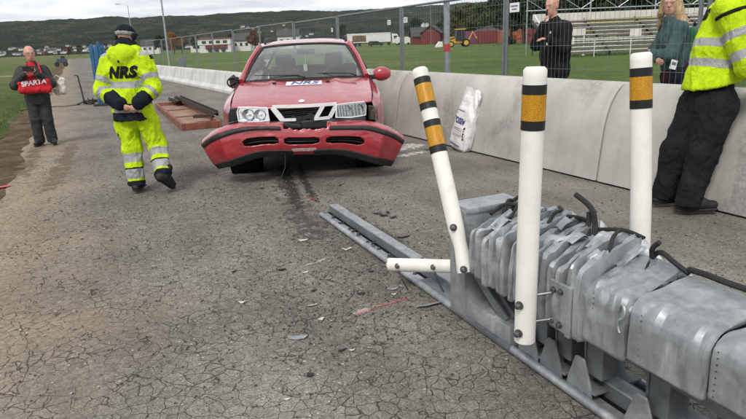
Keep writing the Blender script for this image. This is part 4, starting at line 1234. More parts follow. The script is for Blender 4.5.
# local axes: x along the device towards the camera, y across it to the right, z up
cush = empty('crash_cushion', CO, cang, 'crumpled galvanised steel crash cushion on a long ground rail', 'crash cushion')
s = NT('galv_sheet')
v = s.co()
f = s.noise(v, 5.0, 6, 0.65, 0.4)
b_ = s.ramp(f, [(0.30, (0.29, 0.308, 0.322)), (0.5, (0.36, 0.378, 0.392)), (0.70, (0.46, 0.472, 0.485))])
b_ = s.mix(s.ramp(s.noise(v, 3.2, 6, .7, .8), [(.56, 0.0), (.68, .65)]), b_, (.64, .65, .66))
sp = s.vor(s.vadd(v, s.vscale(s.noisec(v, 9, 2), .05)), 26, 'F1', 'Color')
sc3 = s.n('ShaderNodeSeparateColor'); s.set(sc3.inputs[0], sp)
b_ = s.mix(1.0, b_, s.ramp(sc3.outputs[0], [(0, .93), (1, 1.07)]), 'MULTIPLY')
b_ = s.mix(1.0, b_, s.ramp(s.noise(s.map(v, (9, 9, 1.2)), 3, 4), [(.3, .82), (.7, 1.12)]), 'MULTIPLY')
s.out(b_, s.ramp(s.noise(v, 18, 4, .7), [(.3, .46), (.7, .66)]), .68, s.bump(s.math('ADD', s.noise(v, 22, 4, .6), s.math('MULTIPLY', s.noise(v, 120, 2), .2)), .12, .004), .5)
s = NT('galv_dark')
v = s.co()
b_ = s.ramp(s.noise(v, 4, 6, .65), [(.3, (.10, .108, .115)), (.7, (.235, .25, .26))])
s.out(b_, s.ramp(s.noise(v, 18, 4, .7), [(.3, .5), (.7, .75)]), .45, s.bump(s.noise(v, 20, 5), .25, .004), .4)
basic('bolt_steel', (.16, .16, .16), .45, .8, var=.3, scale=30)
GS, GD, BS, BR = MAT['galv_sheet'], MAT['galv_dark'], MAT['bolt_steel'], MAT['black_rubber']
def bolt(p, axis, r_=.016, h=.018, par=cush, mat_=None):
    a = MB(); n_ = 6
    a.lathe([(r_ * 1.5, 0), (r_ * 1.5, h * .18), (r_, h * .2), (r_, h), (r_ * .6, h * 1.12)], (0, 0, 0), 'z', 10)
    o = a.build('bolt', mat_ or BS, par, True)
    o.location = p
    o.rotation_mode = 'QUATERNION'; o.rotation_quaternion = Vector((0, 0, 1)).rotation_difference(Vector(axis))
    return o
XE = 5.2
# base plate with rolled lip, raised beam
a = MB(); a.box((XE / 2 - .02, .055, .010), (XE, .10, .016)); a.build('base_plate', GS, cush, bevel=.003)
a = MB(); a.tube([(0, .012, .024), (XE, .012, .024)], .021, 10); a.build('rolled_lip', GS, cush, True)
prof = [(.115, .004), (.115, .080), (.120, .085), (.190, .085), (.195, .080), (.195, .004), (.188, .004), (.188, .078), (.123, .078), (.123, .004)]
a = MB(); a.loft([[Vector((x, y, z)) for y, z in prof] for x in (-.06, 1.2, 2.6, 4.0, XE)]); a.build('guide_beam', GS, cush, True)
a = MB(); a.box((XE / 2 - .03, .1125, .040), (XE + .05, .003, .072)); a.build('beam_side_shade', GD, cush)  # thin sheet in darker metal, paints the shaded look of the beam's left side
a = MB(); a.box((XE / 2 - .03, .098, .019), (XE, .022, .002)); a.build('painted_shadow_strip', MAT['dark_void'], cush)  # near-black strip painting the shadow at the foot of the beam
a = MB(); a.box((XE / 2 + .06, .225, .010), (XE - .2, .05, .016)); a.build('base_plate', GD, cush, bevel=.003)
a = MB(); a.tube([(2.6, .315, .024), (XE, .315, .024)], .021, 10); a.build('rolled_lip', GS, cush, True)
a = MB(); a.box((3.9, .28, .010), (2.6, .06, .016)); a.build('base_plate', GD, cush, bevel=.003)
for i in range(10): bolt((.16 + .19 * i, .068 + rnd.uniform(-.004, .004), .018), (0, 0, 1), .011, .014 + .008 * (i % 3 == 0))
for x in (1.62, 1.72): bolt((x, .16, .085), (0, 0, 1), .011, .014)
# splice plate near the nose
a = MB(); a.box((2.0, .075, .028), (.34, .14, .010), Matrix.Rotation(.05, 3, 'Y')); a.build('splice_plate', GD, cush, bevel=.002)
# nose box and its foot
NX0, NX1, NY0, NY1, NZ = 2.27, 2.415, .005, .33, .648
a = MB(); a.box(((NX0 + NX1) / 2, (NY0 + NY1) / 2 - .012, NZ / 2 + .015), (NX1 - NX0 + .005, NY1 - NY0 + .024, NZ - .05)); nose = a.build('nose_box', GS, cush, True, .010)
a = MB(); a.box(((NX0 + NX1) / 2, (NY0 + NY1) / 2, NZ - .012), (NX1 - NX0 + .03, NY1 - NY0 + .03, .032)); a.build('top_cap', GS, nose, True, .008)
a = MB()
a.box((2.545, .10, .092), (.50, .20, .098)); a.build('nose_foot', GS, cush, True, .012)
a = MB(); a.box((2.53, .09, .036), (.545, .215, .018)); a.build('foot_plate', GD, cush, bevel=.003)
for x in (2.765,):
    for z in (.07, .115): bolt((x + .032, .05, z), (1, 0, 0), .012, .012)
a = MB(); a.box((2.58, .03, .225), (.34, .02, .05), Matrix.Rotation(R(32), 3, 'Y')); a.build('diagonal_brace', GD, cush, bevel=.004)
a = MB(); a.box((2.58, .11, .24), (.36, .10, .05), Matrix.Rotation(R(30), 3, 'Y')); a.build('diagonal_brace', GD, cush, bevel=.006)
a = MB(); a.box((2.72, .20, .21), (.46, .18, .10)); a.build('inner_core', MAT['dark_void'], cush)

# crumpled sheet-metal sleeves: an upside-down U wrapped over the core, folded like a bellows
def sleeve(name, x0, x1, yl, yr, zb, zt, bulge, seed, nu=60, wpos=(0, .10, .22, .5, .78, .90, 1), prof=(-1, -.1, .8, 1, .8, -.1, -1), lean=0.0, top_tilt=0.0, shear=0.0, crease=.010, lu=15, rc=.03, jut=.02, mat_=GS):
    """one steel sleeve: an upside-down U in section, pleated lengthwise, with hard facet creases"""
    rr = random.Random(seed)
    yc, hw, H_ = (yl + yr) / 2, (yr - yl) / 2, zt - zb
    path = [(yl, lerp(zb, zt - rc, i / 5)) for i in range(6)]
    for i in range(1, 5):
        t = math.pi * .5 * i / 4; path.append((yl + rc - rc * math.cos(t), zt - rc + rc * math.sin(t)))
    path += [(lerp(yl + rc, yr - rc, i / 8), zt) for i in range(1, 8)]
    for i in range(0, 5):
        t = math.pi * .5 * i / 4; path.append((yr - rc + rc * math.sin(t), zt - rc + rc * math.cos(t)))
    path += [(yr, lerp(zb, zt - rc, i / 4)) for i in range(3, -1, -1)]
    cum = [0]
    for i in range(len(path) - 1): cum.append(cum[-1] + math.dist(path[i], path[i + 1]))
    nw = len(wpos)
    lat = [[(rr.uniform(-1, 1), rr.uniform(-1, 1)) for _ in range(nw)] for _ in range(lu + 1)]
    lat[0] = [(0, 0)] * nw; lat[-1] = [(0, 0)] * nw
    cut = sorted([0.0, 1.0] + [min(.97, max(.03, (i + rr.uniform(-.3, .3)) / lu)) for i in range(1, lu)])
    def fn(u, k_):
        s_ = u * cum[-1]
        y = interp(cum, [p[0] for p in path], s_); z = interp(cum, [p[1] for p in path], s_)
        dy, dz = (y - yc) / hw, max(0, (z - (zb + H_ * .5)) / (H_ * .5))
        L_ = math.hypot(dy, dz) + 1e-6; ny, nz = dy / L_, dz / L_
        top = min(1, max(0, (z - (zt - rc * 1.3 - .02)) / (rc + .02)))
        ci = max(i for i in range(lu + 1) if cut[i] <= u + 1e-9); ci = min(ci, lu - 1)
        t = (u - cut[ci]) / (cut[ci + 1] - cut[ci])
        q1 = lerp(lat[ci][k_][0], lat[ci + 1][k_][0], t) * crease * (1 + .9 * top); q2 = lerp(lat[ci][k_][1], lat[ci + 1][k_][1], t) * crease * (1 + 1.2 * top)
        off = bulge * prof[k_] + q1
        x = lerp(x0, x1, wpos[k_]) + lean * (z - zb) - shear * (y - yl) * top + q2 * .7
        return Vector((x, y + ny * off, z + nz * (off * .9) + jut * top * (1 if 0 < k_ < nw - 1 else 0) * prof[k_] + top_tilt * (y - yc) * (1 if z > zt - rc - .02 else max(0, (z - zb) / H_))))
    mb = MB()
    mb.add([fn(i / nu, k_) for k_ in range(nw) for i in range(nu + 1)], [(k_ * (nu + 1) + i, k_ * (nu + 1) + i + 1, (k_ + 1) * (nu + 1) + i + 1, (k_ + 1) * (nu + 1) + i) for k_ in range(nw - 1) for i in range(nu)])
    me = mb.mesh(name, 'all'); me.set_sharp_from_angle(angle=R(24))
    o = link(name, me, mat_, cush)
    solid(o, .0035)
    return o
rs = random.Random(21)
x = 2.525
i = 0
FLAT = (-1, .25, 1, .92, 1, .25, -1)
while x < 3.30:
    w_ = rs.uniform(.040, .064)
    zt_ = .535 + .050 * min(1, (x - 2.525) / .30) + rs.uniform(-.022, .022)
    sleeve('crumpled_sleeve', x, x + w_, -.035 + rs.uniform(-.010, .010) - .010 * (x > 3.0), .345, .330 + rs.uniform(-.022, .012) + (.0 if x > 2.6 else .025), zt_, .031, 100 + i, 64, (0, .11, .24, .5, .76, .89, 1), FLAT, rs.uniform(-.06, .06), .12, (.36 if x < 3.1 else .32) + rs.uniform(-.05, .05), .0060, 17, .018, .030)
    x += w_ * .985; i += 1
BW = tuple([0, .012, .03] + [.03 + .94 * k_ / 12 for k_ in range(1, 12)] + [.97, .988, 1]); BP = tuple([-1.6, -.2, .8] + [1] * 11 + [.8, -.2, -1.6])
sleeve('box_sleeve', 3.322, 3.535, -.046, .35, .340, .580, .010, 160, 70, BW, BP, 0, .08, .20, .0075, 15, .05, .004)
sleeve('box_sleeve', 3.54, 3.855, -.048, .345, .362, .592, .007, 171, 90, BW, BP, 0, .03, .10, .0038, 11, .075, .002)
sleeve('box_sleeve', 3.862, 4.32, -.050, .345, .386, .594, .006, 183, 90, BW, BP, 0, .0, .0, .0035, 10, .075, .002)
sleeve('box_sleeve', 4.327, 4.80, -.050, .345, .390, .592, .006, 195, 60, BW, BP, 0, .0, .0, .004, 10, .075, .002)
# a welded rib and rivet row down the near faces of the boxes
for xs in (3.375, 3.60, 3.89):
    for k_ in range(8): bolt((xs, -.0555, .40 + .022 * k_), (0, -1, 0), .0020, .002)
# rolled-over torn seams
loop = []
for k_ in range(15):
    t = -1.2 + k_ * .42
    loop.append(Vector((3.515 + .020 * math.cos(t) , -.066 + .012 * math.sin(t * .5), .545 + .040 * math.sin(t) - .004 * k_)))
a = MB(); a.tube(loop, .007, 6); a.build('curled_edge', GS, cush, True)
for k_, (xx, yy, zz_, L_) in enumerate(((2.60, .02, .60, .20), (2.72, .05, .60, .17), (2.83, .03, .60, .22), (2.95, .06, .60, .2), (3.12, .05, .60, .22))):
    pts = [Vector((xx + .006 * math.sin(j * 1.3 + k_) - .42 * L_ * j / 7, yy + L_ * j / 7, zz_ + .008 * math.sin(j * .9 + k_) + .03 * j / 7)) for j in range(8)]
    a = MB(); a.tube(pts, [.006, .010, .012, .011, .012, .010, .008, .004], 8); a.build('curled_edge', GS, cush, True)
# torn flaps standing up
for k_, (xx, yy, zz_) in enumerate(((2.52, .12, .625), (2.60, .06, .615), (2.66, .20, .665), (2.75, .06, .62), (2.80, .14, .645), (2.90, .20, .665), (2.97, .05, .625), (3.05, .12, .645), (3.14, .20, .665), (3.22, .06, .63), (3.30, .18, .65))):
    rr = random.Random(300 + k_)
    L_, Wd = rr.uniform(.10, .17), rr.uniform(.05, .08)
    tl, tw = rr.uniform(-.7, .7), rr.uniform(-.8, .8)
    def fl(u, v_, L_=L_, Wd=Wd, tl=tl, tw=tw, k_=k_):
        a_ = v_ * 1.4 + tl
        return Vector((xx + (u - .5) * Wd * math.cos(tw) + .02 * math.sin(a_ * 2), yy + (u - .5) * Wd * math.sin(tw) - .03 + L_ * .7 * v_, zz_ - .03 + .05 * math.sin(a_ * 1.6) + .012 * fbm((u * 3, v_ * 3, k_))))
    solid(grid(fl, 4, 5).build('torn_flap', GS, cush, False), .003)
# black rubber edge strips pushed out of the folds
def strip_(pts, r_=.011):
    q = []
    P = [Vector(p) for p in pts]
    for i in range(len(P) - 1):
        for k_ in range(5):
            t = k_ / 5
            a_, b__, c_, d_ = P[max(i - 1, 0)], P[i], P[i + 1], P[min(i + 2, len(P) - 1)]
            q.append(.5 * ((2 * b__) + (c_ - a_) * t + (2 * a_ - 5 * b__ + 4 * c_ - d_) * t * t + (3 * b__ - a_ - 3 * c_ + d_) * t ** 3))
    q.append(P[-1])
    a = MB(); a.tube(q, r_, 8); a.build('rubber_strip', BR, cush, True)
strip_([(3.40, .15, .56), (3.36, .24, .575), (3.32, .30, .60), (3.33, .285, .655), (3.36, .285, .69)])
strip_([(3.40, .10, .555), (3.36, .22, .58), (3.31, .31, .605), (3.36, .30, .645), (3.44, .29, .625), (3.50, .29, .605)])
strip_([(3.50, .29, .622), (3.58, .275, .632), (3.66, .285, .626), (3.78, .30, .622), (3.95, .31, .618), (4.15, .32, .616)], .0125)
strip_([(2.47, .20, .61), (2.50, .26, .645), (2.56, .24, .63), (2.55, .31, .64), (2.52, .34, .69), (2.50, .33, .735)])
strip_([(2.48, .10, .62), (2.47, .20, .655), (2.55, .26, .65), (2.60, .30, .63)], .010)
strip_([(2.82, .22, .62), (2.80, .30, .65), (2.84, .34, .655), (2.95, .33, .66)], .010)
strip_([(3.02, .24, .61), (2.98, .28, .66), (2.97, .29, .72)], .012)
strip_([(3.06, .24, .60), (3.02, .28, .67), (2.99, .28, .745), (2.90, .27, .79)], .0125)
strip_([(3.02, .30, .65), (3.12, .35, .665), (3.22, .36, .655)], .009)
strip_([(2.50, .16, .60), (2.46, .22, .665), (2.44, .27, .66), (2.47, .30, .69)], .010)
strip_([(2.62, .12, .63), (2.58, .20, .68), (2.56, .26, .675)], .008)
strip_([(2.86, .14, .64), (2.82, .22, .685), (2.80, .28, .69), (2.74, .32, .685)], .009)
strip_([(3.28, .10, .60), (3.20, .20, .67), (3.16, .28, .685)], .009)
# side bracket with bolts and two stand-off rods for the striped post
a = MB(); a.box((3.205, -.072, .435), (.10, .014, .21), Matrix.Rotation(.03, 3, 'X')); br = a.build('bracket_plate', GS, cush, bevel=.004)
a = MB(); a.box((3.265, -.064, .43), (.03, .030, .22)); a.build('bracket_lip', GS, br, bevel=.006)
for x_, z in ((3.185, .50), (3.225, .505), (3.185, .365), (3.225, .36)): bolt((x_, -.080, z), (0, -1, 0), .010, .012, br)
for z in (.49, .372):
    a = MB(); a.tube([(3.185, -.08, z), (3.13, -.165, z - .02)], .006, 6); a.build('stand_off_rod', BS, br, True)
# supports: web plate, channel and triangular gusset
for i, xs in enumerate((2.90, 3.06, 3.24, 3.56, 4.0, 4.45)):
    root_y = .055
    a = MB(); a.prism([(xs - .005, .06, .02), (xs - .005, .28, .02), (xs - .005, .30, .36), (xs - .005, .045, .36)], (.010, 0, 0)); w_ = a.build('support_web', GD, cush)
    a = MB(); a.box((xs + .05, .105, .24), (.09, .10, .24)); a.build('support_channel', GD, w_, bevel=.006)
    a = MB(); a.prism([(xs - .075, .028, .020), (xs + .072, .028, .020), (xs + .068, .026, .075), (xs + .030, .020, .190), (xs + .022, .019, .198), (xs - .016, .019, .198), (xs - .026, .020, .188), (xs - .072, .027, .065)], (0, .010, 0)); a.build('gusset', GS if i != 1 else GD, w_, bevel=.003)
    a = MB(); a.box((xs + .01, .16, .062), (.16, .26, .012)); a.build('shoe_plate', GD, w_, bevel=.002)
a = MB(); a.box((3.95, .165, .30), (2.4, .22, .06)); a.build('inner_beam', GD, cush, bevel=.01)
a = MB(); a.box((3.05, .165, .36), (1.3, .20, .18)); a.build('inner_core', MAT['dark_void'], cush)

def cw(x_, y_, z_):
    return CO + CA * x_ + CQ * y_ + Vector((0, 0, z_))
# ------------------------------------------------------------------ striped posts
basic('post_white', (0.74, 0.73, 0.68), 0.5, var=0.06, scale=7, bump=0.05, dirt=((0.34, 0.32, 0.27), 0.5))
basic('band_black', (0.009, 0.009, 0.010), 0.5, var=0.3, scale=20)
s = NT('band_amber')
v = s.co()
hx = s.vor(v, 120, 'DISTANCE_TO_EDGE')
b_ = s.mix(s.ramp(hx, [(.04, 1.0), (.10, 0.0)]), s.ramp(s.noise(s.map(v, (1, 1, .2)), 30, 3), [(.3, (.46, .215, .008)), (.7, (.62, .32, .015))]), (.36, .16, .008))
s.out(b_, .35, .1, s.bump(hx, .2, .002), .5)
def sweep_post(name, pts, r_, bands, lab, cat='post', open_end=True, squash=None):
    """pts: axis from bottom to top; bands: list of (d0,d1,mat) measured down from the top"""
    P = [Vector(p) for p in pts]
    cum = [0]
    for i in range(len(P) - 1): cum.append(cum[-1] + (P[i + 1] - P[i]).length)
    L_ = cum[-1]
    def at(d): return Vector(tuple(interp(cum, [p[k_] for p in P], d) for k_ in range(3)))
    root = empty(name, P[0], 0, lab, cat, 'white posts with black and amber bands')
    def rings(d0, d1, rr, n_):
        return [at(lerp(d0, d1, i / n_)) - P[0] for i in range(n_ + 1)], [rr * (1 if squash is None else squash(lerp(d0, d1, i / n_) / L_)) for i in range(n_ + 1)]
    a = MB(); q, rr = rings(0, L_ - .008, r_, 40); q.append(at(L_) - P[0]); rr.append(r_ * .86)
    a.tube(q, rr, 28, cap=False)
    a.add([q[-1]], [])
    o = a.build('tube', MAT['post_white'], root, True)
    a = MB(); n_ = 28
    tdir = (q[-1] - q[-3]).normalized()
    a.tube([q[-1] - tdir * .004, q[-1] + tdir * .003], [r_ * .86, r_ * .80], 28); a.build('cap', MAT['post_white'], root, True)
    a = MB(); a.tube([q[0] + (q[1] - q[0]) * .25, q[0] + (q[1] - q[0]) * .3], r_ * .93, 24); a.build('hollow_end', MAT['dark_void'], root, True)
    for d0, d1, mt in bands:
        a = MB(); q, rr = rings(L_ - d1, L_ - d0, r_ + .0018, 6); a.tube(q, rr, 28, cap=False); a.build('band', MAT[mt], root, True)
    return root
K, A_ = 'band_black', 'band_amber'
one = [(.060, .096, K), (.096, .192, A_), (.192, .228, K)]
two = [(.052, .088, K), (.088, .190, A_), (.190, .226, K), (.286, .322, K), (.322, .424, A_), (.424, .462, K)]
# upright near post on the bracket
b0 = cw(3.128, -.175, .272)
p2 = sweep_post('striped_post', [b0, cw(3.130, -.175, .8), cw(3.138, -.172, 1.383)], .0435, one, 'upright white post with one amber band, nearest, on the crash cushion side')
for z in (.44, .315): bolt(Vector((-.034, -.034, z - .27 + .005)), (-.7, -.7, 0), .012, .022, p2)
# upright far post
b0 = cw(3.145, .445, .30)
sweep_post('striped_post', [b0, cw(3.11, .445, .8), cw(3.055, .44, 1.408)], .0435, one, 'upright white post with one amber band behind the crash cushion')
# leaning, bent post on the nose
P_ = [cw(2.485, -.055, .335), cw(2.466, -.056, .40), cw(2.444, -.058, .462), cw(2.412, -.060, .53), cw(2.26, -.066, .89), cw(2.065, -.075, 1.347)]
p1 = sweep_post('striped_post', P_, .0435, two, 'leaning bent white post with two amber bands at the nose of the crash cushion', squash=lambda t: 1.0 - .18 * math.exp(-((t - .12) / .06) ** 2))
for q in ((P_[0] + Vector((0, 0, .03))) - P_[0], P_[3].lerp(P_[4], .10) - P_[0]):
    bolt(q + Vector((-.016, -.044, 0)), (-.35, -.93, .05), .013, .020, p1)
# broken stump lying across the rail
A0, A1 = gp(389.5, 264.5, .17), gp(457, 266.5, .20)
d = (A1 - A0).normalized()
stump = empty('broken_post_stump', A0, 0, 'broken white tube lying level across the ground rail at the cushion nose', 'post')
a = MB(); a.tube([d * (A1 - A0).length * t for t in [i / 10 for i in range(11)]], [.041] * 11, 22, cap=False); a.build('tube', MAT['post_white'], stump, True)
a = MB(); a.tube([d * .01, d * .012], .034, 20); a.build('hollow_end', MAT['interior_grey'], stump, True)
rj = random.Random(2)
vv_ = [];
for j in range(22):
    t = 2 * math.pi * j / 22
sx_ = d.cross(Vector((0, 0, 1))).normalized(); sz_ = sx_.cross(d)
a = MB()
for j in range(22):
    t0_, t1_ = 2 * math.pi * j / 22, 2 * math.pi * (j + 1) / 22
    c0_ = sx_ * math.cos(t0_) * .041 + sz_ * math.sin(t0_) * .041; c1_ = sx_ * math.cos(t1_) * .041 + sz_ * math.sin(t1_) * .041
    a.add([c0_, c1_, (c0_ + c1_) / 2 - d * rj.uniform(.002, .010)], [(0, 1, 2)])
a.build('jagged_edge', MAT['post_white'], stump)
for t in (.13, .66):
    q = d * (A1 - A0).length * t
    bolt(q + Vector((-.004, -.036, .006)), (-.1, -1, .1), .012, .016, stump)
    a = MB(); a.tube([q + Vector((.0, -.03, -.01)), q + Vector((.03, -.045, -.10)), q + Vector((.055, -.03, -.155))], .005, 6); a.build('loose_rod', BS, stump, True)
# ================================================================== people
def V(*a): return np.array(a, float)
class Prim:
    def __init__(s, kind, a, b=None, ra=.05, rb=None, k=.03, flat=None, tag_='', mat_=None):
        s.kind, s.a, s.k, s.tag = kind, np.array(a, float), k, tag_
        s.b = None if b is None else np.array(b, float)
        s.ra, s.rb = ra, (ra if rb is None else rb)
        s.flat = None if flat is None else (np.array(flat[0], float) / np.linalg.norm(flat[0]), flat[1])
        s.M = mat_
    def t(s, p):
        if s.kind == 'ell': return np.zeros(p.shape[:-1])
        q, ba = p - s.a, s.b - s.a
        return np.clip(q @ ba / max(ba @ ba, 1e-9), 0, 1)
    def d(s, p):
        if s.kind == 'ell':
            q = (p - s.a) @ s.M / np.array(s.ra)
            return (np.linalg.norm(q, axis=-1) - 1) * min(s.ra)
        q, ba = p - s.a, s.b - s.a
        t = np.clip(q @ ba / max(ba @ ba, 1e-9), 0, 1)
        e_ = q - t[..., None] * ba
        if s.flat is not None:
            ax, f_ = s.flat
            e_ = e_ + (e_ @ ax)[..., None] * ax * (1 / f_ - 1)
        return np.linalg.norm(e_, axis=-1) - (s.ra + t * (s.rb - s.ra))
    def box(s):
        if s.kind == 'ell':
            r_ = max(s.ra); return s.a - r_, s.a + r_
        r_ = max(s.ra, s.rb)
        return np.minimum(s.a, s.b) - r_, np.maximum(s.a, s.b) + r_
def cap(a, b, ra, rb=None, k=.03, flat=None, tag_=''): return Prim('cap', a, b, ra, rb, k, flat, tag_)
def ell(c, r_, axes=None, k=.02, tag_=''): return Prim('ell', c, None, tuple(r_), None, k, None, tag_, np.eye(3) if axes is None else np.array(axes, float).T)

def sdf_mesh(name, prims, res=.010, clips=(), wrinkle=None, mats=None, classify=None, parent=None, seed=0):
    lo = np.min([p.box()[0] for p in prims], axis=0) - .04
    hi_ = np.max([p.box()[1] for p in prims], axis=0) + .04
    n = np.ceil((hi_ - lo) / res).astype(int) + 1
    ax = [lo[i] + res * np.arange(n[i]) for i in range(3)]
    F = np.full(tuple(n), .15)
    for p in prims:
        b0, b1 = p.box(); mg = p.k + .05
        i0 = np.maximum(0, np.floor((b0 - mg - lo) / res).astype(int)); i1 = np.minimum(n, np.ceil((b1 + mg - lo) / res).astype(int) + 1)
        sl = tuple(slice(i0[i], i1[i]) for i in range(3))
        G = np.stack(np.meshgrid(ax[0][sl[0]], ax[1][sl[1]], ax[2][sl[2]], indexing='ij'), -1)
        d = p.d(G); f = F[sl]
        h = np.clip(.5 + .5 * (f - d) / p.k, 0, 1)
        F[sl] = f * (1 - h) + d * h - p.k * h * (1 - h)
    if clips:
        G = np.stack(np.meshgrid(*ax, indexing='ij'), -1)
        for c in clips: F = np.maximum(F, c(G))
    ins = F < 0
    nx, ny, nz = n
    c = lambda i, j, k_: (slice(i, nx - 1 + i), slice(j, ny - 1 + j), slice(k_, nz - 1 + k_))
    cnt = np.zeros((nx - 1, ny - 1, nz - 1), int)
    for i in (0, 1):
        for j in (0, 1):
            for k_ in (0, 1): cnt += ins[c(i, j, k_)]
    act = (cnt > 0) & (cnt < 8)
    I = np.argwhere(act)
    idx = -np.ones(act.shape, int); idx[act] = np.arange(len(I))
    acc = np.zeros((len(I), 3)); num = np.zeros(len(I))
    cor = [(i, j, k_) for i in (0, 1) for j in (0, 1) for k_ in (0, 1)]
    for A in cor:
        for d_ in range(3):
            if A[d_]: continue
            B = list(A); B[d_] = 1
            fa = F[I[:, 0] + A[0], I[:, 1] + A[1], I[:, 2] + A[2]]; fb_ = F[I[:, 0] + B[0], I[:, 1] + B[1], I[:, 2] + B[2]]
            mk = (fa < 0) != (fb_ < 0)
            t = np.where(mk, fa / np.where(mk, fa - fb_, 1), 0)
            pos = np.tile(np.array(A, float), (len(I), 1)); pos[:, d_] += t
            acc += pos * mk[:, None]; num += mk
    P = lo + (I + acc / num[:, None]) * res
    quads = []
    for d_ in range(3):
        e1, e2 = [q for q in range(3) if q != d_]
        s0 = [slice(None)] * 3; s1 = [slice(None)] * 3
        s0[d_] = slice(0, -1); s1[d_] = slice(1, None)
        ch = ins[tuple(s0)] != ins[tuple(s1)]
        E = np.argwhere(ch)
        E = E[(E[:, e1] > 0) & (E[:, e2] > 0) & (E[:, e1] < n[e1] - 1) & (E[:, e2] < n[e2] - 1)]
        q = []
        for (o1, o2) in ((-1, -1), (0, -1), (0, 0), (-1, 0)):
            X = E.copy(); X[:, e1] += o1; X[:, e2] += o2
            q.append(idx[X[:, 0], X[:, 1], X[:, 2]])
        q = np.stack(q, 1)
        fl = ins[tuple(E.T)] ^ (d_ == 1)
        q[~fl] = q[~fl][:, ::-1]
        quads.append(q[(q >= 0).all(1)])
    Q = np.concatenate(quads)
    # relax a little
    e_ = np.concatenate([Q[:, [0, 1]], Q[:, [1, 2]], Q[:, [2, 3]], Q[:, [3, 0]]])
    for _ in range(2):
        sm = np.zeros_like(P); nn = np.zeros(len(P))
        np.add.at(sm, e_[:, 0], P[e_[:, 1]]); np.add.at(nn, e_[:, 0], 1); np.add.at(sm, e_[:, 1], P[e_[:, 0]]); np.add.at(nn, e_[:, 1], 1)
        P = P * .5 + .5 * sm / np.maximum(nn, 1)[:, None]
    if wrinkle:
        nr = np.zeros_like(P)
        fnr = np.cross(P[Q[:, 2]] - P[Q[:, 0]], P[Q[:, 3]] - P[Q[:, 1]])
        for k_ in range(4): np.add.at(nr, Q[:, k_], fnr)
        nr /= np.linalg.norm(nr, axis=1)[:, None] + 1e-9
        w_ = np.array([wrinkle(p) for p in P])
        P = P + nr * w_[:, None]
    me = bpy.data.meshes.new(name)
    me.from_pydata(P.tolist(), [], Q.tolist())
    me.polygons.foreach_set('use_smooth', [True] * len(Q))
    o = link(name, me, mats, parent)
    if classify is not None:
        C = P[Q].mean(1)
        D = np.stack([p.d(C) for p in prims], 1); near = D.argmin(1)
        T = np.zeros(len(C))
        for i, p in enumerate(prims): T[near == i] = p.t(C[near == i])
        tags = np.array([p.tag for p in prims], object)[near]
        me.polygons.foreach_set('material_index', np.array(classify(C, tags, T), int))
    me.update()
    return o
def fold(amp, sc=9.0, seed=0, stretch=(1, 1, .55)):
    """soft cloth creases"""
    def f(p):
        q = Vector((p[0] * stretch[0], p[1] * stretch[1], p[2] * stretch[2])) * sc + Vector((seed * 3.1, seed * 1.7, 0))
        a_ = mnoise.noise(q); b__ = mnoise.noise(q * 2.3)
        return amp * ((1 - abs(a_) * 2.6) * .8 + (1 - abs(b__) * 2.6) * .45)
    return f
def unit(v_): v_ = np.array(v_, float); return v_ / np.linalg.norm(v_)
def head_prims(c, fd, up=(0, 0, 1), s_=1.0):
    fd = unit(fd); up = np.array(up, float); up = unit(up - fd * (up @ fd)); rt = np.cross(fd, up)
    ax = [rt, fd, up]
    L = lambda x, y, z: c + (rt * x + fd * y + up * z) * s_
    pr = [ell(L(0, -.008, .03), (.076 * s_, .096 * s_, .088 * s_), ax, .02, 'skull'), ell(L(0, .022, -.035), (.062 * s_, .072 * s_, .085 * s_), ax, .03, 'face'),
          ell(L(0, .050, -.088), (.036 * s_, .036 * s_, .030 * s_), ax, .03, 'chin'),
          cap(L(0, .088, .012), L(0, .106, -.028), .009 * s_, .013 * s_, .012, None, 'nose'), ell(L(0, .088, .024), (.050 * s_, .014 * s_, .010 * s_), ax, .015, 'brow'),
          ell(L(0, .088, -.062), (.026 * s_, .012 * s_, .010 * s_), ax, .012, 'lip')]
    for sg in (-1, 1): pr.append(ell(L(sg * .078, -.008, -.012), (.012 * s_, .022 * s_, .034 * s_), ax, .010, 'ear'))
    return pr, L, ax
def hand_prims(w_, d_, n_, side, curl=.5):
    d_, n_ = unit(d_), unit(n_); n_ = unit(n_ - d_ * (n_ @ d_)); s_ = np.cross(d_, n_) * side
    pr = [cap(w_, w_ + d_ * .075, .027, .032, .015, (n_, .55), 'hand')]
    for i, L in enumerate((.070, .078, .072, .056)):
        b__ = w_ + d_ * .085 + s_ * (.030 - .020 * i)
        d1 = d_ * math.cos(curl) + n_ * math.sin(curl); m_ = b__ + d1 * L * .5
        d2 = d_ * math.cos(curl * 2.2) + n_ * math.sin(curl * 2.2)
        pr += [cap(b__ - d_ * .02, m_, .0105, .0095, .006, None, 'finger'), cap(m_, m_ + d2 * L * .5, .0095, .008, .006, None, 'finger')]
    t0_ = w_ + d_ * .025 + s_ * .028; td = unit(s_ * .75 + d_ * .7 + n_ * .25)
    pr += [cap(t0_, t0_ + td * .035, .0125, .0115, .010, None, 'thumb'), cap(t0_ + td * .035, t0_ + td * .035 + unit(td + d_ * .6) * .03, .011, .009, .006, None, 'thumb')]
    return pr
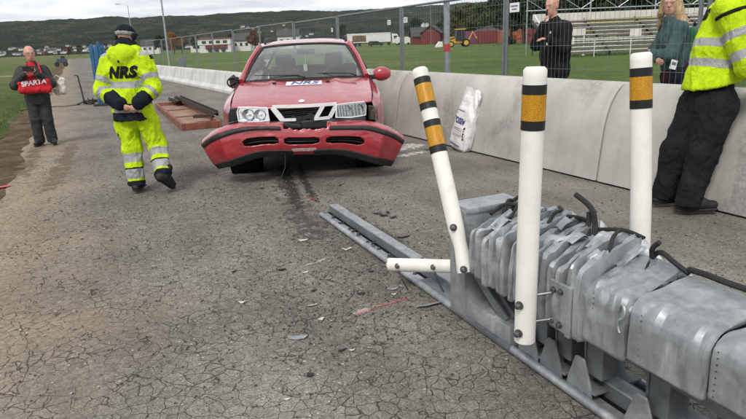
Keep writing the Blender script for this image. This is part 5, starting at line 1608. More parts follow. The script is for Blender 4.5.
def body_prims(J, s_=1.0):
    pr = [cap(J['pelvis'], J['belly'], .115 * s_, .115 * s_, .05, None, 'torso'), cap(J['belly'], J['chest'], .115 * s_, .13 * s_, .05, None, 'torso'), cap(J['chest'], J['neck'], .11 * s_, .06 * s_, .05, None, 'torso'),
          cap(J['neck'], J['head'], .056 * s_, .054 * s_, .03, None, 'neck')]
    for q in 'LR':
        pr += [cap(J['sh' + q], J['el' + q], .046 * s_, .038 * s_, .03, None, 'arm'), cap(J['el' + q], J['wr' + q], .038 * s_, .027 * s_, .02, None, 'arm'), cap(J['chest'], J['sh' + q], .07 * s_, .05 * s_, .04, None, 'torso'),
               cap(J['hip' + q], J['kn' + q], .075 * s_, .052 * s_, .04, None, 'leg'), cap(J['kn' + q], J['an' + q], .050 * s_, .036 * s_, .03, None, 'leg'), cap(J['pelvis'], J['hip' + q], .10 * s_, .085 * s_, .05, None, 'torso')]
    return pr
def shoe(par, an, toe, mat_, sole_mat, s_=1.0, name='boot', high=.10):
    an, toe = np.array(an, float), np.array(toe, float)
    d_ = unit(toe - an); heel = an - d_ * .045 * s_
    dn = np.cross(np.cross(d_, (0, 0, 1)), d_); dn = unit(dn) * -1     # down, square to the foot
    up = -dn
    base_h = heel + dn * .0
    pr = [cap(heel + dn * .035, toe + dn * .005, .042 * s_, .036 * s_, .03, (up, .9)), cap(an + dn * .02, an + up * high, .048 * s_, .050 * s_, .03), cap(an, toe * .55 + an * .45 + up * .012, .046 * s_, .036 * s_, .04)]
    o = sdf_mesh(name, pr, .010, (), None, mat_, None, par)
    pr = [cap(heel + dn * .066, toe + dn * .040, .040 * s_, .043 * s_, .01, (up, .36))]
    sdf_mesh('sole', pr, .010, (), None, sole_mat, None, o)
    return o
def wrap_text(par, obj, body, size, centre, right, up, toward, shear=.2, mat_=None, bold=.004, off=.006, space=1.0):
    bm_x = bmesh.new(); bm_x.from_mesh(obj.data); tree_ = BVHTree.FromBMesh(bm_x)
    me = text_mesh(body, size, shear, 0.0, bold, space)
    b2_ = bmesh.new(); b2_.from_mesh(me)
    bmesh.ops.triangulate(b2_, faces=b2_.faces)
    for _ in range(2): bmesh.ops.subdivide_edges(b2_, edges=[e_ for e_ in b2_.edges if e_.calc_length() > .02], cuts=1)
    bmesh.ops.triangulate(b2_, faces=b2_.faces)
    c0_, r_, u_, t_ = Vector(centre), Vector(right), Vector(up), Vector(toward).normalized()
    for vt in b2_.verts:
        p = c0_ + r_ * vt.co.x + u_ * vt.co.y
        hit = tree_.ray_cast(p - t_ * .6, t_)
        vt.co = (hit[0] - t_ * off) if hit[0] is not None else p
    b2_.to_mesh(me); b2_.free(); bm_x.free()
    return link('lettering', me, mat_, par)

s = NT('skin')
v = s.co()
b_ = s.ramp(s.noise(v, 14, 4, .6), [(.3, (.46, .235, .165)), (.7, (.60, .345, .26))])
s.out(b_, .5, 0, s.bump(s.noise(v, 120, 2), .08, .002), .4, Subsurface_Weight=.12, Subsurface_Radius=(.012, .005, .003))
def cloth(name, c, var=.2, rough=.9, sheen=.0):
    s = NT(name); v = s.co()
    b_ = s.ramp(s.noise(v, 6, 5, .6), [(.3, tuple(x * (1 - var) for x in c)), (.7, tuple(min(1, x * (1 + var)) for x in c))])
    b_ = s.mix(1.0, b_, s.ramp(s.noise(v, 60, 3, .7), [(.3, .86), (.7, 1.12)]), 'MULTIPLY')
    rd_ = s.math('ABSOLUTE', s.math('SUBTRACT', s.noise(s.map(v, (1, 1, .6)), 9, 3, .5, .8), .5))
    n1_ = s.bump(s.math('MULTIPLY', rd_, -1.0), .85, .055)
    return s.out(b_, rough, 0, s.bump(s.math('ADD', s.noise(v, 220, 2), s.math('MULTIPLY', s.noise(v, 22, 4), 2.2)), .3, .003, n1_), .15)
cloth('hivis', (.46, .64, .012), .2)
cloth('reflective_tape', (.33, .34, .34), .12, .45)
cloth('navy_cloth', (.012, .014, .022), .3)
cloth('black_cloth', (.014, .014, .015), .35)
cloth('charcoal_cloth', (.050, .052, .052), .3)
cloth('trouser_grey', (.040, .041, .043), .3)
cloth('teal_knit', (.060, .105, .105), .2)
cloth('maroon_knit', (.085, .014, .022), .25)
cloth('denim_dark', (.016, .018, .028), .3)
s = NT('blonde_hair'); v = s.co()
st_n = s.noise(s.map(v, (1, 1, .06)), 95, 3, .6)
s.out(s.ramp(st_n, [(.3, (.20, .125, .055)), (.5, (.42, .29, .145)), (.7, (.62, .46, .26))]), .45, 0, s.bump(st_n, .6, .01), .4)
cloth('red_bag', (.52, .022, .035), .12, .7)
cloth('white_cloth', (.60, .58, .50), .1)
basic('eye_white', (.62, .58, .54), .3, var=.08)
basic('brow_hair', (.16, .10, .06), .8, var=.2)
basic('brow_grey', (.36, .30, .26), .8, var=.2)
basic('eye_dark', (.03, .022, .018), .2, var=.1)
basic('mouth_red', (.36, .13, .11), .5, var=.1)
basic('phone_black', (.012, .012, .014), .25, var=.2, spec=.5)
basic('shoe_black', (.016, .016, .016), .6, var=.3)
basic('sole_black', (.024, .022, .020), .85, var=.3)
basic('steel_grey', (.30, .31, .32), .4, .6)
SKIN = MAT['skin']
def J3(d): return {k_: np.array(q, float) for k_, q in d.items()}
def facing_bits(par, L, ax, s_=1.0, mouth=True, brow='brow_hair'):
    for sg in (-1, 1):
        e_ = sdf_mesh('eye', [ell(L(sg * .031, .0855, .005), (.0140 * s_, .0080 * s_, .0050 * s_), ax, .004)], .004, (), None, MAT['eye_white'], None, par)
        sdf_mesh('iris', [ell(L(sg * .031 - .002, .0925, .006), (.0058 * s_, .0035 * s_, .0048 * s_), ax, .004)], .003, (), None, MAT['eye_dark'], None, e_)
        sdf_mesh('eyebrow', [cap(L(sg * .014, .100, .031), L(sg * .046, .088, .027), .0038 * s_, .003 * s_, .004)], .003, (), None, MAT[brow], None, par)
    if mouth: sdf_mesh('mouth', [cap(L(-.025, .088, -.051), L(-.008, .098, -.060), .0032 * s_, .0045 * s_, .004), cap(L(.025, .088, -.051), L(.008, .098, -.060), .0032 * s_, .0045 * s_, .004), cap(L(-.008, .098, -.060), L(.008, .098, -.060), .0048 * s_, .0048 * s_, .006)], .0035, (), None, MAT['mouth_red'], None, par)
def rot2(p, a_): return np.array([p[0] * math.cos(a_) - p[1] * math.sin(a_), p[0] * math.sin(a_) + p[1] * math.cos(a_), p[2]])

# ---------- worker in yellow, walking away, hands behind the back
per = empty('person', gp(144.5, 191.5), R(-6), 'person in yellow high-visibility suit lettered NRS, back turned, hands clasped behind', 'person')
J = J3(dict(pelvis=(0, 0, .93), belly=(0, 0, 1.07), chest=(0, .03, 1.28), neck=(0, .035, 1.45), head=(.0, .075, 1.60), shL=(-.185, .015, 1.395), elL=(-.275, -.05, 1.115), wrL=(-.03, -.195, .975), shR=(.185, .015, 1.395), elR=(.285, -.05, 1.12), wrR=(.17, -.185, .985),
            hipL=(-.095, 0, .90), knL=(-.085, .03, .50), anL=(-.055, -.03, .10), hipR=(.095, 0, .90), knR=(.185, .08, .50), anR=(.285, -.10, .215)))
hp, L, ax = head_prims(J['head'] + V(0, .01, .045), (.15, .98, -.2))
hands = hand_prims(J['wrL'], (.80, -.10, -.45), (.1, .7, .3), -1, .6) + hand_prims(J['wrR'], (-.62, -.2, -.62), (-.2, .8, .2), 1, .7)
sdf_mesh('body', body_prims(J) + hp + hands, .009, (), None, SKIN, None, per)
tor = [cap((0, .0, .80), (0, .0, 1.02), .205, .190, .05, ((0, 1, 0), .80), 'torso'), cap((0, .0, 1.02), (0, .02, 1.26), .190, .195, .05, ((0, 1, 0), .76), 'torso'), cap((-.11, .02, 1.33), (.11, .02, 1.33), .125, .125, .05, None, 'torso'), cap((0, .03, 1.38), (0, .055, 1.555), .11, .098, .05, None, 'collar')]
arms = []
for q, sg in (('L', -1), ('R', 1)):
    arms += [cap(J['sh' + q], J['el' + q], .092, .082, .04, None, 'up' + q), cap(J['el' + q], J['wr' + q], .082, .060, .035, None, 'lo' + q)]
hood = [ell((0, -.065, 1.475), (.150, .075, .085), None, .04, 'hood'), ell((0, -.10, 1.42), (.085, .045, .07), None, .04, 'hood'), cap((-.12, .02, 1.50), (.12, .02, 1.50), .050, .050, .03, None, 'hood')]
def cls(C, tags, T):
    m_ = np.zeros(len(C), int)
    z = C[:, 2]
    tt = (tags == 'torso')
    m_[tt & (z > 1.135) & (z < 1.205)] = 1
    m_[tt & (z > .885) & (z < .955)] = 1
    m_[(tags == 'torso') & (z < .885)] = 2
    m_[(tags == 'torso') & (z > .955) & (z < .972)] = 2
    for q in 'LR':
        m_[(tags == 'up' + q) & (T > .52) & (T < .72)] = 1
        m_[(tags == 'lo' + q) & (T > .12) & (T < .30)] = 1
        m_[(tags == 'lo' + q) & (T > .46)] = 2
        m_[(tags == 'up' + q) & (T < .16) & (z > 1.415) & (C[:, 1] > -.02)] = 2
        m_[(tags == 'up' + q) & (T < .10) & (z > 1.455)] = 1
    m_[(tags == 'hood') & (C[:, 1] > .045)] = 2
    m_[(tags == 'collar') & (z > 1.50)] = 2
    return m_
jk = sdf_mesh('jacket', tor + arms + hood, .0065, (lambda G: .80 - G[..., 2],), fold(.013, 7, 1), [MAT['hivis'], MAT['reflective_tape'], MAT['navy_cloth']], cls, per)
wrap_text(jk, jk, 'NRS', .150, (0, -.3, 1.290), (1, 0, 0), (0, 0, 1), (0, 1, 0), .28, MAT['black_cloth'], .010, .007, 1.1)
a = MB(); a.lathe([(.012, 0), (.012, .01), (.006, .014)], (0, -.158, 1.405), 'y', 12); a.build('hood_toggle', MAT['black_cloth'], jk, True)
legs = []
for q in 'LR':
    legs += [cap(J['hip' + q], J['kn' + q], .118, .092, .05, None, 'th' + q), cap(J['kn' + q], J['an' + q], .092, .083, .05, None, 'sh' + q)]
    kx = J['hip' + q] * .55 + J['kn' + q] * .45 + V(-.075 if q == 'L' else .06, -.01, .02)
    legs.append(ell(kx, (.045, .07, .09), None, .03, 'pocket'))
legs += [cap((-.05, 0, .90), (.05, 0, .90), .130, .130, .05, ((0, 1, 0), .85), 'seat')]
def cls(C, tags, T):
    m_ = np.zeros(len(C), int)
    for q in 'LR':
        m_[(tags == 'sh' + q) & (T > .18) & (T < .42)] = 1
        m_[(tags == 'sh' + q) & (T > .42) & (T < .46)] = 0
        m_[(tags == 'sh' + q) & (T > .56) & (T < .60)] = 2
        m_[(tags == 'sh' + q) & (T > .60) & (T < .86)] = 1
        m_[(tags == 'sh' + q) & (T > .92)] = 2
    m_[(tags == 'thL') & (T > .55) & (C[:, 0] < -.16)] = 2
    m_[(tags == 'seat') & (C[:, 2] > .965)] = 2
    return m_
anL, anR = J['anL'], J['anR']
sdf_mesh('trousers', legs, .007, (lambda G: .09 - G[..., 2],), fold(.015, 8, 2), [MAT['hivis'], MAT['reflective_tape'], MAT['navy_cloth']], cls, per)
shoe(per, J['anL'], J['anL'] + V(-.03, .17, -.02), MAT['shoe_black'], MAT['sole_black'], 1.15)
shoe(per, J['anR'] + V(.02, -.02, -.02), J['anR'] + V(.05, .10, -.13), MAT['shoe_black'], MAT['sole_black'], 1.15)
hc = J['head'] + V(0, .01, .045)
cp = sdf_mesh('cap', [ell(L(0, -.008, .048), (.088, .106, .082), ax, .02, 'crown'), ell(L(0, -.01, .03), (.091, .110, .05), ax, .02, 'rim'), ell(L(0, .11, .045), (.062, .06, .012), ax, .02, 'peak')], .008,
              (lambda G: -((G - hc) @ ax[2]) + .005,), None, [MAT['navy_cloth'], MAT['reflective_tape']], lambda C, t, T: np.where((((C - hc) @ ax[2]) < .042) & (((C - hc) @ ax[1]) < .03), 1, 0), per)
for sg in (-1, 1): sdf_mesh('ear_defender', [ell(L(sg * .098, -.01, .0), (.024, .034, .042), ax, .01)], .008, (), None, MAT['navy_cloth'], None, per)

# ---------- bald man on the left, photographing
per = empty('person', gp(46.5, 145), R(20), 'bald man in dark jacket with red shoulder bag holding up a phone', 'person')
J = J3(dict(pelvis=(0, 0, .84), belly=(0, -.02, .98), chest=(0, .0, 1.17), neck=(0, -.005, 1.335), head=(0, -.03, 1.46), shL=(.165, 0, 1.255), elL=(.255, -.05, 1.03), wrL=(.10, -.33, 1.20), shR=(-.165, 0, 1.255), elR=(-.29, -.06, 1.03), wrR=(-.09, -.33, 1.20),
            hipL=(.085, 0, .82), knL=(.09, -.02, .45), anL=(.105, .02, .09), hipR=(-.085, 0, .82), knR=(-.09, -.03, .45), anR=(-.09, .0, .09)))
hp, L, ax = head_prims(J['head'] + V(0, -.005, .075), (.35, -.93, -.10), s_=1.0)
hands = hand_prims(J['wrL'], (-.55, -.35, .75), (-.3, .9, .2), 1, .9) + hand_prims(J['wrR'], (.55, -.35, .75), (.3, .9, .2), -1, .9)
bd = sdf_mesh('body', body_prims(J, .97) + hp + hands, .009, (), None, SKIN, None, per)
facing_bits(per, L, ax, 1.0, True, 'brow_grey')
a = MB(); a.tube([Vector(L(x, y, z)) for x, y, z in ((-.08, .0, .01), (-.065, .095, .008), (-.01, .115, .006), (.01, .115, .006), (.065, .095, .008), (.08, .0, .01))], .003, 5); a.build('spectacles', MAT['steel_grey'], per, True)
tor = [cap((0, 0, .76), (0, -.01, .98), .165, .175, .05, ((0, 1, 0), .80), 'torso'), cap((0, -.01, .98), (0, 0, 1.17), .175, .178, .05, ((0, 1, 0), .78), 'torso'), cap((-.08, 0, 1.215), (.08, 0, 1.215), .110, .110, .05, None, 'torso'), cap((0, .01, 1.28), (0, .0, 1.36), .09, .075, .04, None, 'collar')]
for q in 'LR': tor += [cap(J['sh' + q], J['el' + q], .080, .070, .04, None, 'sl'), cap(J['el' + q], J['wr' + q], .070, .050, .03, None, 'sl')]
def front(C): return C[:, 1] < -.05
sdf_mesh('jacket', tor, .010, (lambda G: .70 - G[..., 2],), fold(.008, 9, 5), [MAT['charcoal_cloth'], MAT['red_bag']], lambda C, t, T: np.where((C[:, 1] < -.06) & (np.abs(C[:, 0]) < .04 + .05 * (C[:, 2] - 1.1)) & (C[:, 2] > 1.1), 1, 0), per)
lg = [cap((-.05, 0, .84), (.05, 0, .84), .125, .125, .05, ((0, 1, 0), .85))]
for q in 'LR': lg += [cap(J['hip' + q], J['kn' + q], .100, .082, .04), cap(J['kn' + q], J['an' + q], .080, .078, .04)]
sdf_mesh('trousers', lg, .010, (lambda G: .045 - G[..., 2],), fold(.008, 9, 7), MAT['trouser_grey'], None, per)
shoe(per, J['anL'] + V(0, 0, -.005), J['anL'] + V(.05, -.17, -.025), MAT['shoe_black'], MAT['sole_black'], 1.0, 'shoe', .04)
shoe(per, J['anR'] + V(0, 0, -.005), J['anR'] + V(-.04, -.17, -.025), MAT['shoe_black'], MAT['sole_black'], 1.0, 'shoe', .04)
MW = per.matrix_basis.copy()
per_m = Matrix.Translation(per.location) @ Matrix.Rotation(R(20), 4, 'Z')
ph = empty('phone', per_m @ Vector((0, -.405, 1.275)), R(20), 'black phone held up by the bald man', 'phone')
a = MB(); a.box((0, 0, .02), (.165, .012, .085)); a.build('body', MAT['phone_black'], ph, bevel=.008)
a = MB(); a.lathe([(.008, 0), (.008, .004), (.005, .006)], (.055, -.012, .04), 'y', 10); a.build('camera_lens', MAT['steel_grey'], ph, True)
bag = empty('shoulder_bag', per_m @ Vector((0.02, -.235, .90)), R(20), 'red bag lettered in white hanging on the chest of the bald man', 'bag')
bprs = [cap((-.185, 0, .060), (.185, 0, .060), .065, .065, .03, ((0, 1, 0), .8)), cap((-.185, 0, .16), (.185, 0, .16), .060, .060, .04, ((0, 1, 0), .75)), cap((-.14, .01, .26), (.14, .01, .26), .035, .035, .04, ((0, 1, 0), .7))]
bm1 = sdf_mesh('pouch', bprs, .009, (), fold(.009, 8, 11, (1, 1, 1)), MAT['red_bag'], None, bag)
wrap_text(bag, bm1, 'SPARTA', .105, (0, -.2, .165), (1, 0, .10), (-.1, 0, 1), (0, 1, 0), .15, MAT['sticker_white'], .004, .006, 1.0)
for sg in (-1, 1):
    a = MB(); a.tube([(sg * .13, .0, .26), (sg * .12, .04, .36), (sg * .095, .12, .44), (sg * .08, .23, .475)], .012, 6); a.build('strap', MAT['red_bag'], bag, True)
wb = empty('white_bag', per_m @ Vector((.335, .02, .80)), R(10), 'off-white cloth bag hanging at the elbow of the bald man', 'bag')
sdf_mesh('pouch', [cap((-.02, 0, .08), (.07, 0, .10), .055, .06, .04, ((0, 1, 0), .5)), cap((.03, 0, .12), (.08, 0, .27), .07, .045, .04, ((0, 1, 0), .5))], .010, (), fold(.012, 9, 4, (1, 1, 1)), MAT['white_cloth'], None, wb)
a = MB(); a.tube([(.08, 0, .29), (.0, 0, .36), (-.06, .0, .30)], .007, 6); a.build('handle', MAT['white_cloth'], wb, True)

# ---------- person leaning on the barrier, right
def rel(o_, p): return np.array(p, float) - np.array(o_, float)
F1, F2 = gp(663, 206), gp(692, 213.5)
o_ = Vector(((F1.x + F2.x) / 2, (F1.y + F2.y) / 2, 0))
per = empty('person', o_, 0, 'person in yellow jacket and black trousers leaning over the concrete barrier', 'person')
q_ = lambda px, py, Y: rel(o_, ap(px, py, Y))
J = J3(dict(pelvis=q_(712, 96, 4.98), belly=q_(716, 72, 4.98), chest=q_(727, 28, 5.0), neck=q_(744, -8, 5.02), head=q_(762, -32, 5.02), shR=q_(731, 10, 4.80), elR=q_(749, 66, 4.66), wrR=q_(792, 70, 4.80), shL=q_(736, 6, 5.20), elL=q_(764, 62, 5.28), wrL=q_(792, 62, 5.2),
            hipR=q_(716, 106, 4.89), knR=q_(703, 153, 4.86), anR=q_(688, 200, 4.84), hipL=q_(700, 104, 5.07), knL=q_(676, 150, 5.08), anL=q_(663, 195, 5.10)))
hp, L, ax = head_prims(J['head'] + V(.02, 0, .03), (.9, .3, -.45))
hands = hand_prims(J['wrR'], (.6, .7, -.1), (0, 0, -1), 1, .4) + hand_prims(J['wrL'], (.6, -.5, -.1), (0, 0, -1), -1, .4)
sdf_mesh('body', body_prims(J, 1.05) + hp + hands, .010, (), None, SKIN, None, per)
sidev = unit(J['shR'] - J['shL'])
tor = [cap(J['belly'] - V(.02, 0, .14), J['belly'] * .5 + J['chest'] * .5, .215, .195, .05, None, 'torso'), cap(J['belly'] * .5 + J['chest'] * .5, J['chest'], .19, .185, .05, None, 'torso'), cap(J['shR'] * .8 + J['shL'] * .2, J['shL'] * .8 + J['shR'] * .2, .125, .125, .06, None, 'torso'),
       ell(J['neck'] + V(-.085, 0, .03), (.10, .14, .10), None, .05, 'hood'), cap(J['chest'] + V(0, 0, .1), J['neck'], .13, .095, .05, None, 'torso')]
for q in 'RL': tor += [cap(J['sh' + q], J['el' + q], .100, .090, .04, None, 'up' + q), cap(J['el' + q], J['wr' + q], .088, .062, .03, None, 'lo' + q)]
spine = unit(J['chest'] - J['belly'])
def cls(C, tags, T):
    m_ = np.zeros(len(C), int)
    h = (C - J['belly']) @ spine
    tt = tags == 'torso'
    m_[tt & (h > .02) & (h < .085)] = 1
    m_[tt & (h > .175) & (h < .24)] = 1
    for q in 'RL':
        m_[(tags == 'up' + q) & (T > .36) & (T < .50)] = 1
        m_[(tags == 'up' + q) & (T > .72) & (T < .88)] = 1
        m_[(tags == 'lo' + q) & (T > .55)] = 2
    return m_
hemz = q_(700, 84, 4.9)[2]
for k_ in ('anR', 'anL'): J[k_][2] = .105
jk = sdf_mesh('jacket', tor, .007, (lambda G: (hemz - G[..., 2] - (G[..., 0] - J['belly'][0]) * -.22),), fold(.012, 7, 21), [MAT['hivis'], MAT['reflective_tape'], MAT['black_cloth']], cls, per)
aR = unit(J['elR'] - J['shR']); cR = J['shR'] + aR * .03; e1_ = unit(np.cross(aR, (0, 0, 1))); e2_ = np.cross(aR, e1_)
a = MB(); a.tube([Vector(tuple(cR + (e1_ * math.cos(t) + e2_ * math.sin(t)) * .106)) for t in [2 * math.pi * i / 28 for i in range(29)]], .014, 8); a.build('shoulder_piping', MAT['black_cloth'], jk, True)
bk = unit(np.cross(sidev, spine)); bk = bk if bk[0] < 0 else -bk
wrap_text(jk, jk, 'NRS', .12, J['chest'] + bk * .3 + spine * .10, sidev, spine, -bk, .25, MAT['black_cloth'], .009, .008, 1.1)
lg = [cap(J['hipR'], J['hipL'], .140, .140, .06, None, 'seat'), cap(J['pelvis'], J['belly'] + V(0, 0, -.05), .14, .13, .05, None, 'seat')]
for q in 'RL': lg += [cap(J['hip' + q], J['kn' + q], .142, .108, .05, None, 'leg'), cap(J['kn' + q], J['an' + q], .106, .092, .05, None, 'leg')]
lg.append(ell(J['hipR'] * .45 + J['knR'] * .55 + V(.02, -.10, .03), (.06, .05, .11), None, .03, 'pocket'))
sdf_mesh('trousers', lg, .010, (lambda G: .085 - G[..., 2], lambda G: G[..., 2] - (hemz + .03)), fold(.014, 9, 23), MAT['black_cloth'], None, per)
a = MB(); a.box(tuple(J['hipR'] * .6 + J['knR'] * .4 + V(.115, -.09, .06)), (.012, .02, .05)); a.build('pocket_tab', MAT['sticker_blue'], per, bevel=.003)
sh = shoe(per, J['anR'], J['anR'] + V(.20, -.02, -.015) , MAT['shoe_black'], MAT['sole_black'], 1.15, 'boot', .08)
sh = shoe(per, J['anL'], J['anL'] + V(.19, .03, -.015), MAT['shoe_black'], MAT['sole_black'], 1.15, 'boot', .08)
sdf_mesh('cap', [ell(L(0, -.008, .045), (.087, .105, .08), ax, .02), ell(L(0, .11, .045), (.06, .06, .012), ax, .02)], .010, (), None, MAT['navy_cloth'], None, per)

# ---------- man on the phone behind the fence
bp = on_fence(557, 40, 1.34); o_ = Vector((bp.x, bp.y, FIELD_Z))
per = empty('person', o_, 0, 'bald man in black on the phone behind the fence, one hand out', 'person')
J = J3(dict(pelvis=(0, 0, .95), belly=(.0, 0, 1.10), chest=(-.01, 0, 1.33), neck=(-.045, 0, 1.52), head=(-.075, 0, 1.66), shL=(-.01, -.19, 1.44), elL=(-.06, -.25, 1.19), wrL=(-.29, -.20, 1.315), shR=(-.01, .19, 1.44), elR=(-.20, .20, 1.24), wrR=(-.185, .06, 1.50),
            hipL=(0, -.095, .92), knL=(-.03, -.10, .5), anL=(.0, -.10, .09), hipR=(0, .095, .92), knR=(-.03, .10, .5), anR=(.02, .10, .09)))
for k_ in ('shL', 'elL', 'wrL', 'shR', 'elR', 'wrR', 'hipL', 'hipR', 'knL', 'knR', 'anL', 'anR'): J[k_] = rot2(J[k_], .35)
hp, L, ax = head_prims(J['head'] + V(-.01, 0, .085), (-.80, -.60, -.12), s_=1.03)
hands = hand_prims(J['wrL'], (-.9, -.1, .1), (-.1, .1, -1), -1, .35) + hand_prims(J['wrR'], (.1, -.25, .95), (.9, -.2, 0), 1, .6)
sdf_mesh('body', body_prims(J, 1.03) + hp + hands, .009, (), None, SKIN, None, per)
facing_bits(per, L, ax, 1.0, True, 'brow_grey')
tor = [cap((0, 0, .84), (-.02, 0, 1.10), .180, .192, .05, None, 't'), cap((-.02, 0, 1.10), (-.01, 0, 1.36), .192, .180, .05, None, 't'), cap(J['shL'] * .7, J['shR'] * .7 + V(0, 0, 0), .10, .10, .05, None, 't') if False else cap(J['shL'] * .85 + J['shR'] * .15, J['shR'] * .85 + J['shL'] * .15, .115, .115, .05, None, 't'), cap((-.02, 0, 1.45), (-.045, 0, 1.55), .085, .075, .04, None, 't')]
for q in 'LR': tor += [cap(J['sh' + q], J['el' + q], .085, .075, .04, None, 'a'), cap(J['el' + q], J['wr' + q], .072, .050, .03, None, 'a')]
sdf_mesh('jacket', tor, .010, (lambda G: .80 - G[..., 2],), fold(.008, 8, 31), MAT['black_cloth'], None, per)
lg = [cap(J['hipL'], J['hipR'], .135, .135, .05)]
for q in 'LR': lg += [cap(J['hip' + q], J['kn' + q], .11, .09, .04), cap(J['kn' + q], J['an' + q], .085, .08, .04)]
sdf_mesh('trousers', lg, .012, (lambda G: .04 - G[..., 2],), fold(.008, 9, 33), MAT['black_cloth'], None, per)
for q in 'LR': shoe(per, J['an' + q], J['an' + q] + V(-.18, 0, -.02), MAT['shoe_black'], MAT['sole_black'], 1.0, 'shoe', .05)
a = MB(); a.box(tuple(J['chest'] + rot2((-.15, -.10, .07), .2)), (.015, .06, .03)); a.build('chest_badge', MAT['white_cloth'], per, bevel=.004)
ph = empty('phone', o_ + Vector(tuple(J['head'] + V(-.075, -.035, .03))), -.6, 'black phone at the ear of the man behind the fence', 'phone')
a = MB(); a.box((0, 0, 0), (.012, .065, .14), Matrix.Rotation(.25, 3, 'Y')); a.build('body', MAT['phone_black'], ph, bevel=.008)
a = MB(); a.box((.008, 0, 0), (.002, .055, .12), Matrix.Rotation(.25, 3, 'Y')); a.build('screen', MAT['dark_void'], ph)
st_ = empty('lanyard', o_ + Vector(tuple(J['wrL'] + V(-.03, -.02, -.03))), 0, 'black strap loop hanging from the hand of the man behind the fence', 'strap')
a = MB(); a.tube([(0, 0, .02), (-.03, 0, -.12), (-.05, 0, -.26), (.02, 0, -.27), (.045, 0, -.12), (.01, 0, .02)], .008, 6); a.build('loop', MAT['black_cloth'], st_, True)
a = MB(); a.box((.01, 0, -.02), (.03, .01, .05)); a.build('clip', MAT['white_cloth'], st_, bevel=.004)

# ---------- woman behind the barrier
bp = on_fence(675, 40, 1.25); o_ = Vector((bp.x, bp.y, FIELD_Z))
per = empty('person', o_, 0, 'woman with long blonde hair in grey-green knit jacket behind the barrier', 'person')
J = J3(dict(pelvis=(.04, 0, .90), belly=(.03, 0, 1.05), chest=(-.02, 0, 1.26), neck=(-.06, 0, 1.44), head=(-.085, -.01, 1.56), shL=(-.02, -.165, 1.37), elL=(-.10, -.22, 1.11), wrL=(-.23, -.02, 1.13), shR=(-.02, .165, 1.37), elR=(-.15, .20, 1.12), wrR=(-.20, -.06, 1.08),
            hipL=(.04, -.09, .87), knL=(.02, -.09, .48), anL=(.05, -.09, .09), hipR=(.04, .09, .87), knR=(.02, .09, .48), anR=(.07, .09, .09)))
for k_ in ('shL', 'elL', 'wrL', 'shR', 'elR', 'wrR', 'hipL', 'hipR', 'knL', 'knR', 'anL', 'anR'): J[k_] = rot2(J[k_], -.10)
hp, L, ax = head_prims(J['head'] + V(0, 0, .085), (-.55, -.82, -.06), s_=.95)
hands = hand_prims(J['wrL'], (-.3, .8, -.3), (1, 0, 0), -1, .5) + hand_prims(J['wrR'], (-.2, -.8, -.3), (1, 0, 0), 1, .5)
sdf_mesh('body', body_prims(J, .92) + hp + hands, .007, (), None, SKIN, None, per)
facing_bits(per, L, ax, .95)
tor = [cap((.04, 0, .93), (.02, 0, 1.08), .145, .135, .05, None, 't'), cap((.02, 0, 1.08), (-.02, 0, 1.28), .135, .15, .05, None, 't'), cap(J['shL'] * .85 + J['shR'] * .15, J['shR'] * .85 + J['shL'] * .15, .10, .10, .05, None, 't'), cap((-.035, 0, 1.36), (-.06, 0, 1.47), .085, .075, .04, None, 't')]
for q in 'LR': tor += [cap(J['sh' + q], J['el' + q], .075, .068, .04, None, 'a'), cap(J['el' + q], J['wr' + q], .064, .046, .03, None, 'a')]
sdf_mesh('jacket', tor, .010, (lambda G: .945 - G[..., 2],), fold(.008, 9, 41), MAT['teal_knit'], None, per)
sdf_mesh('jumper_hem', [cap((.05, 0, .80), (.04, 0, .98), .150, .142, .04)], .010, (lambda G: .815 - G[..., 2],), fold(.006, 9, 43), MAT['maroon_knit'], None, per)
lg = [cap(J['hipL'], J['hipR'], .125, .125, .05)]
for q in 'LR': lg += [cap(J['hip' + q], J['kn' + q], .10, .07, .04), cap(J['kn' + q], J['an' + q], .066, .055, .04)]
sdf_mesh('jeans', lg, .012, (), fold(.004, 9, 45), MAT['denim_dark'], None, per)
for q in 'LR': shoe(per, J['an' + q], J['an' + q] + V(-.15, 0, -.03), MAT['shoe_black'], MAT['sole_black'], .9, 'shoe', .04)
hcx = J['head'] + V(0, 0, .085)
fdw = unit((-.55, -.82, -.06))
hair = [ell(L(0, -.025, .045), (.086, .098, .085), ax, .03), cap(L(.078, -.01, .03), L(.10, -.03, -.10), .030, .034, .03), cap(L(-.078, -.01, .03), L(-.09, -.03, -.10), .030, .034, .03),
        cap(hcx + V(.05, .02, .0), hcx + V(.105, -.06, -.20), .065, .060, .04), cap(hcx + V(.105, -.06, -.20), hcx + V(.15, -.09, -.42), .058, .016, .04), cap(hcx + V(.06, -.05, -.02), hcx + V(.10, -.11, -.24), .035, .03, .03), cap(L(-.03, -.08, 0), L(-.02, -.12, -.26), .06, .05, .04), cap(L(.095, -.04, -.1), L(.13, -.10, -.30), .03, .014, .03)]
def hairclip(G):
    q = (G - hcx); f_ = q @ fdw; u_ = q @ ax[2]; r_ = q @ ax[0]
    return np.minimum(np.minimum(f_ - .045, .085 - u_), .062 - np.abs(r_))
def strands(p):
    return .006 * mnoise.noise(Vector((p[0] * 60, p[1] * 60, p[2] * 6))) + .006 * mnoise.noise(Vector((p[0] * 24, p[1] * 24, p[2] * 3)))
sdf_mesh('hair', hair, .008, (hairclip,), strands, MAT['blonde_hair'], None, per)
pb = empty('paper_note', o_ + Vector(tuple(J['elL'] + V(-.02, -.095, -.09))), .2, 'white paper slip at the elbow of the blonde woman', 'paper')
a = MB(); a.box((0, 0, 0), (.075, .006, .095), Matrix.Rotation(.25, 3, 'Y')); a.build('sheet', MAT['sticker_white'], pb)
a = MB(); a.box((0, -.004, .01), (.05, .002, .03), Matrix.Rotation(.25, 3, 'Y')); a.build('printed_block', MAT['fence_steel'], pb)
basic('green_fabric', (.02, .13, .055), .8)
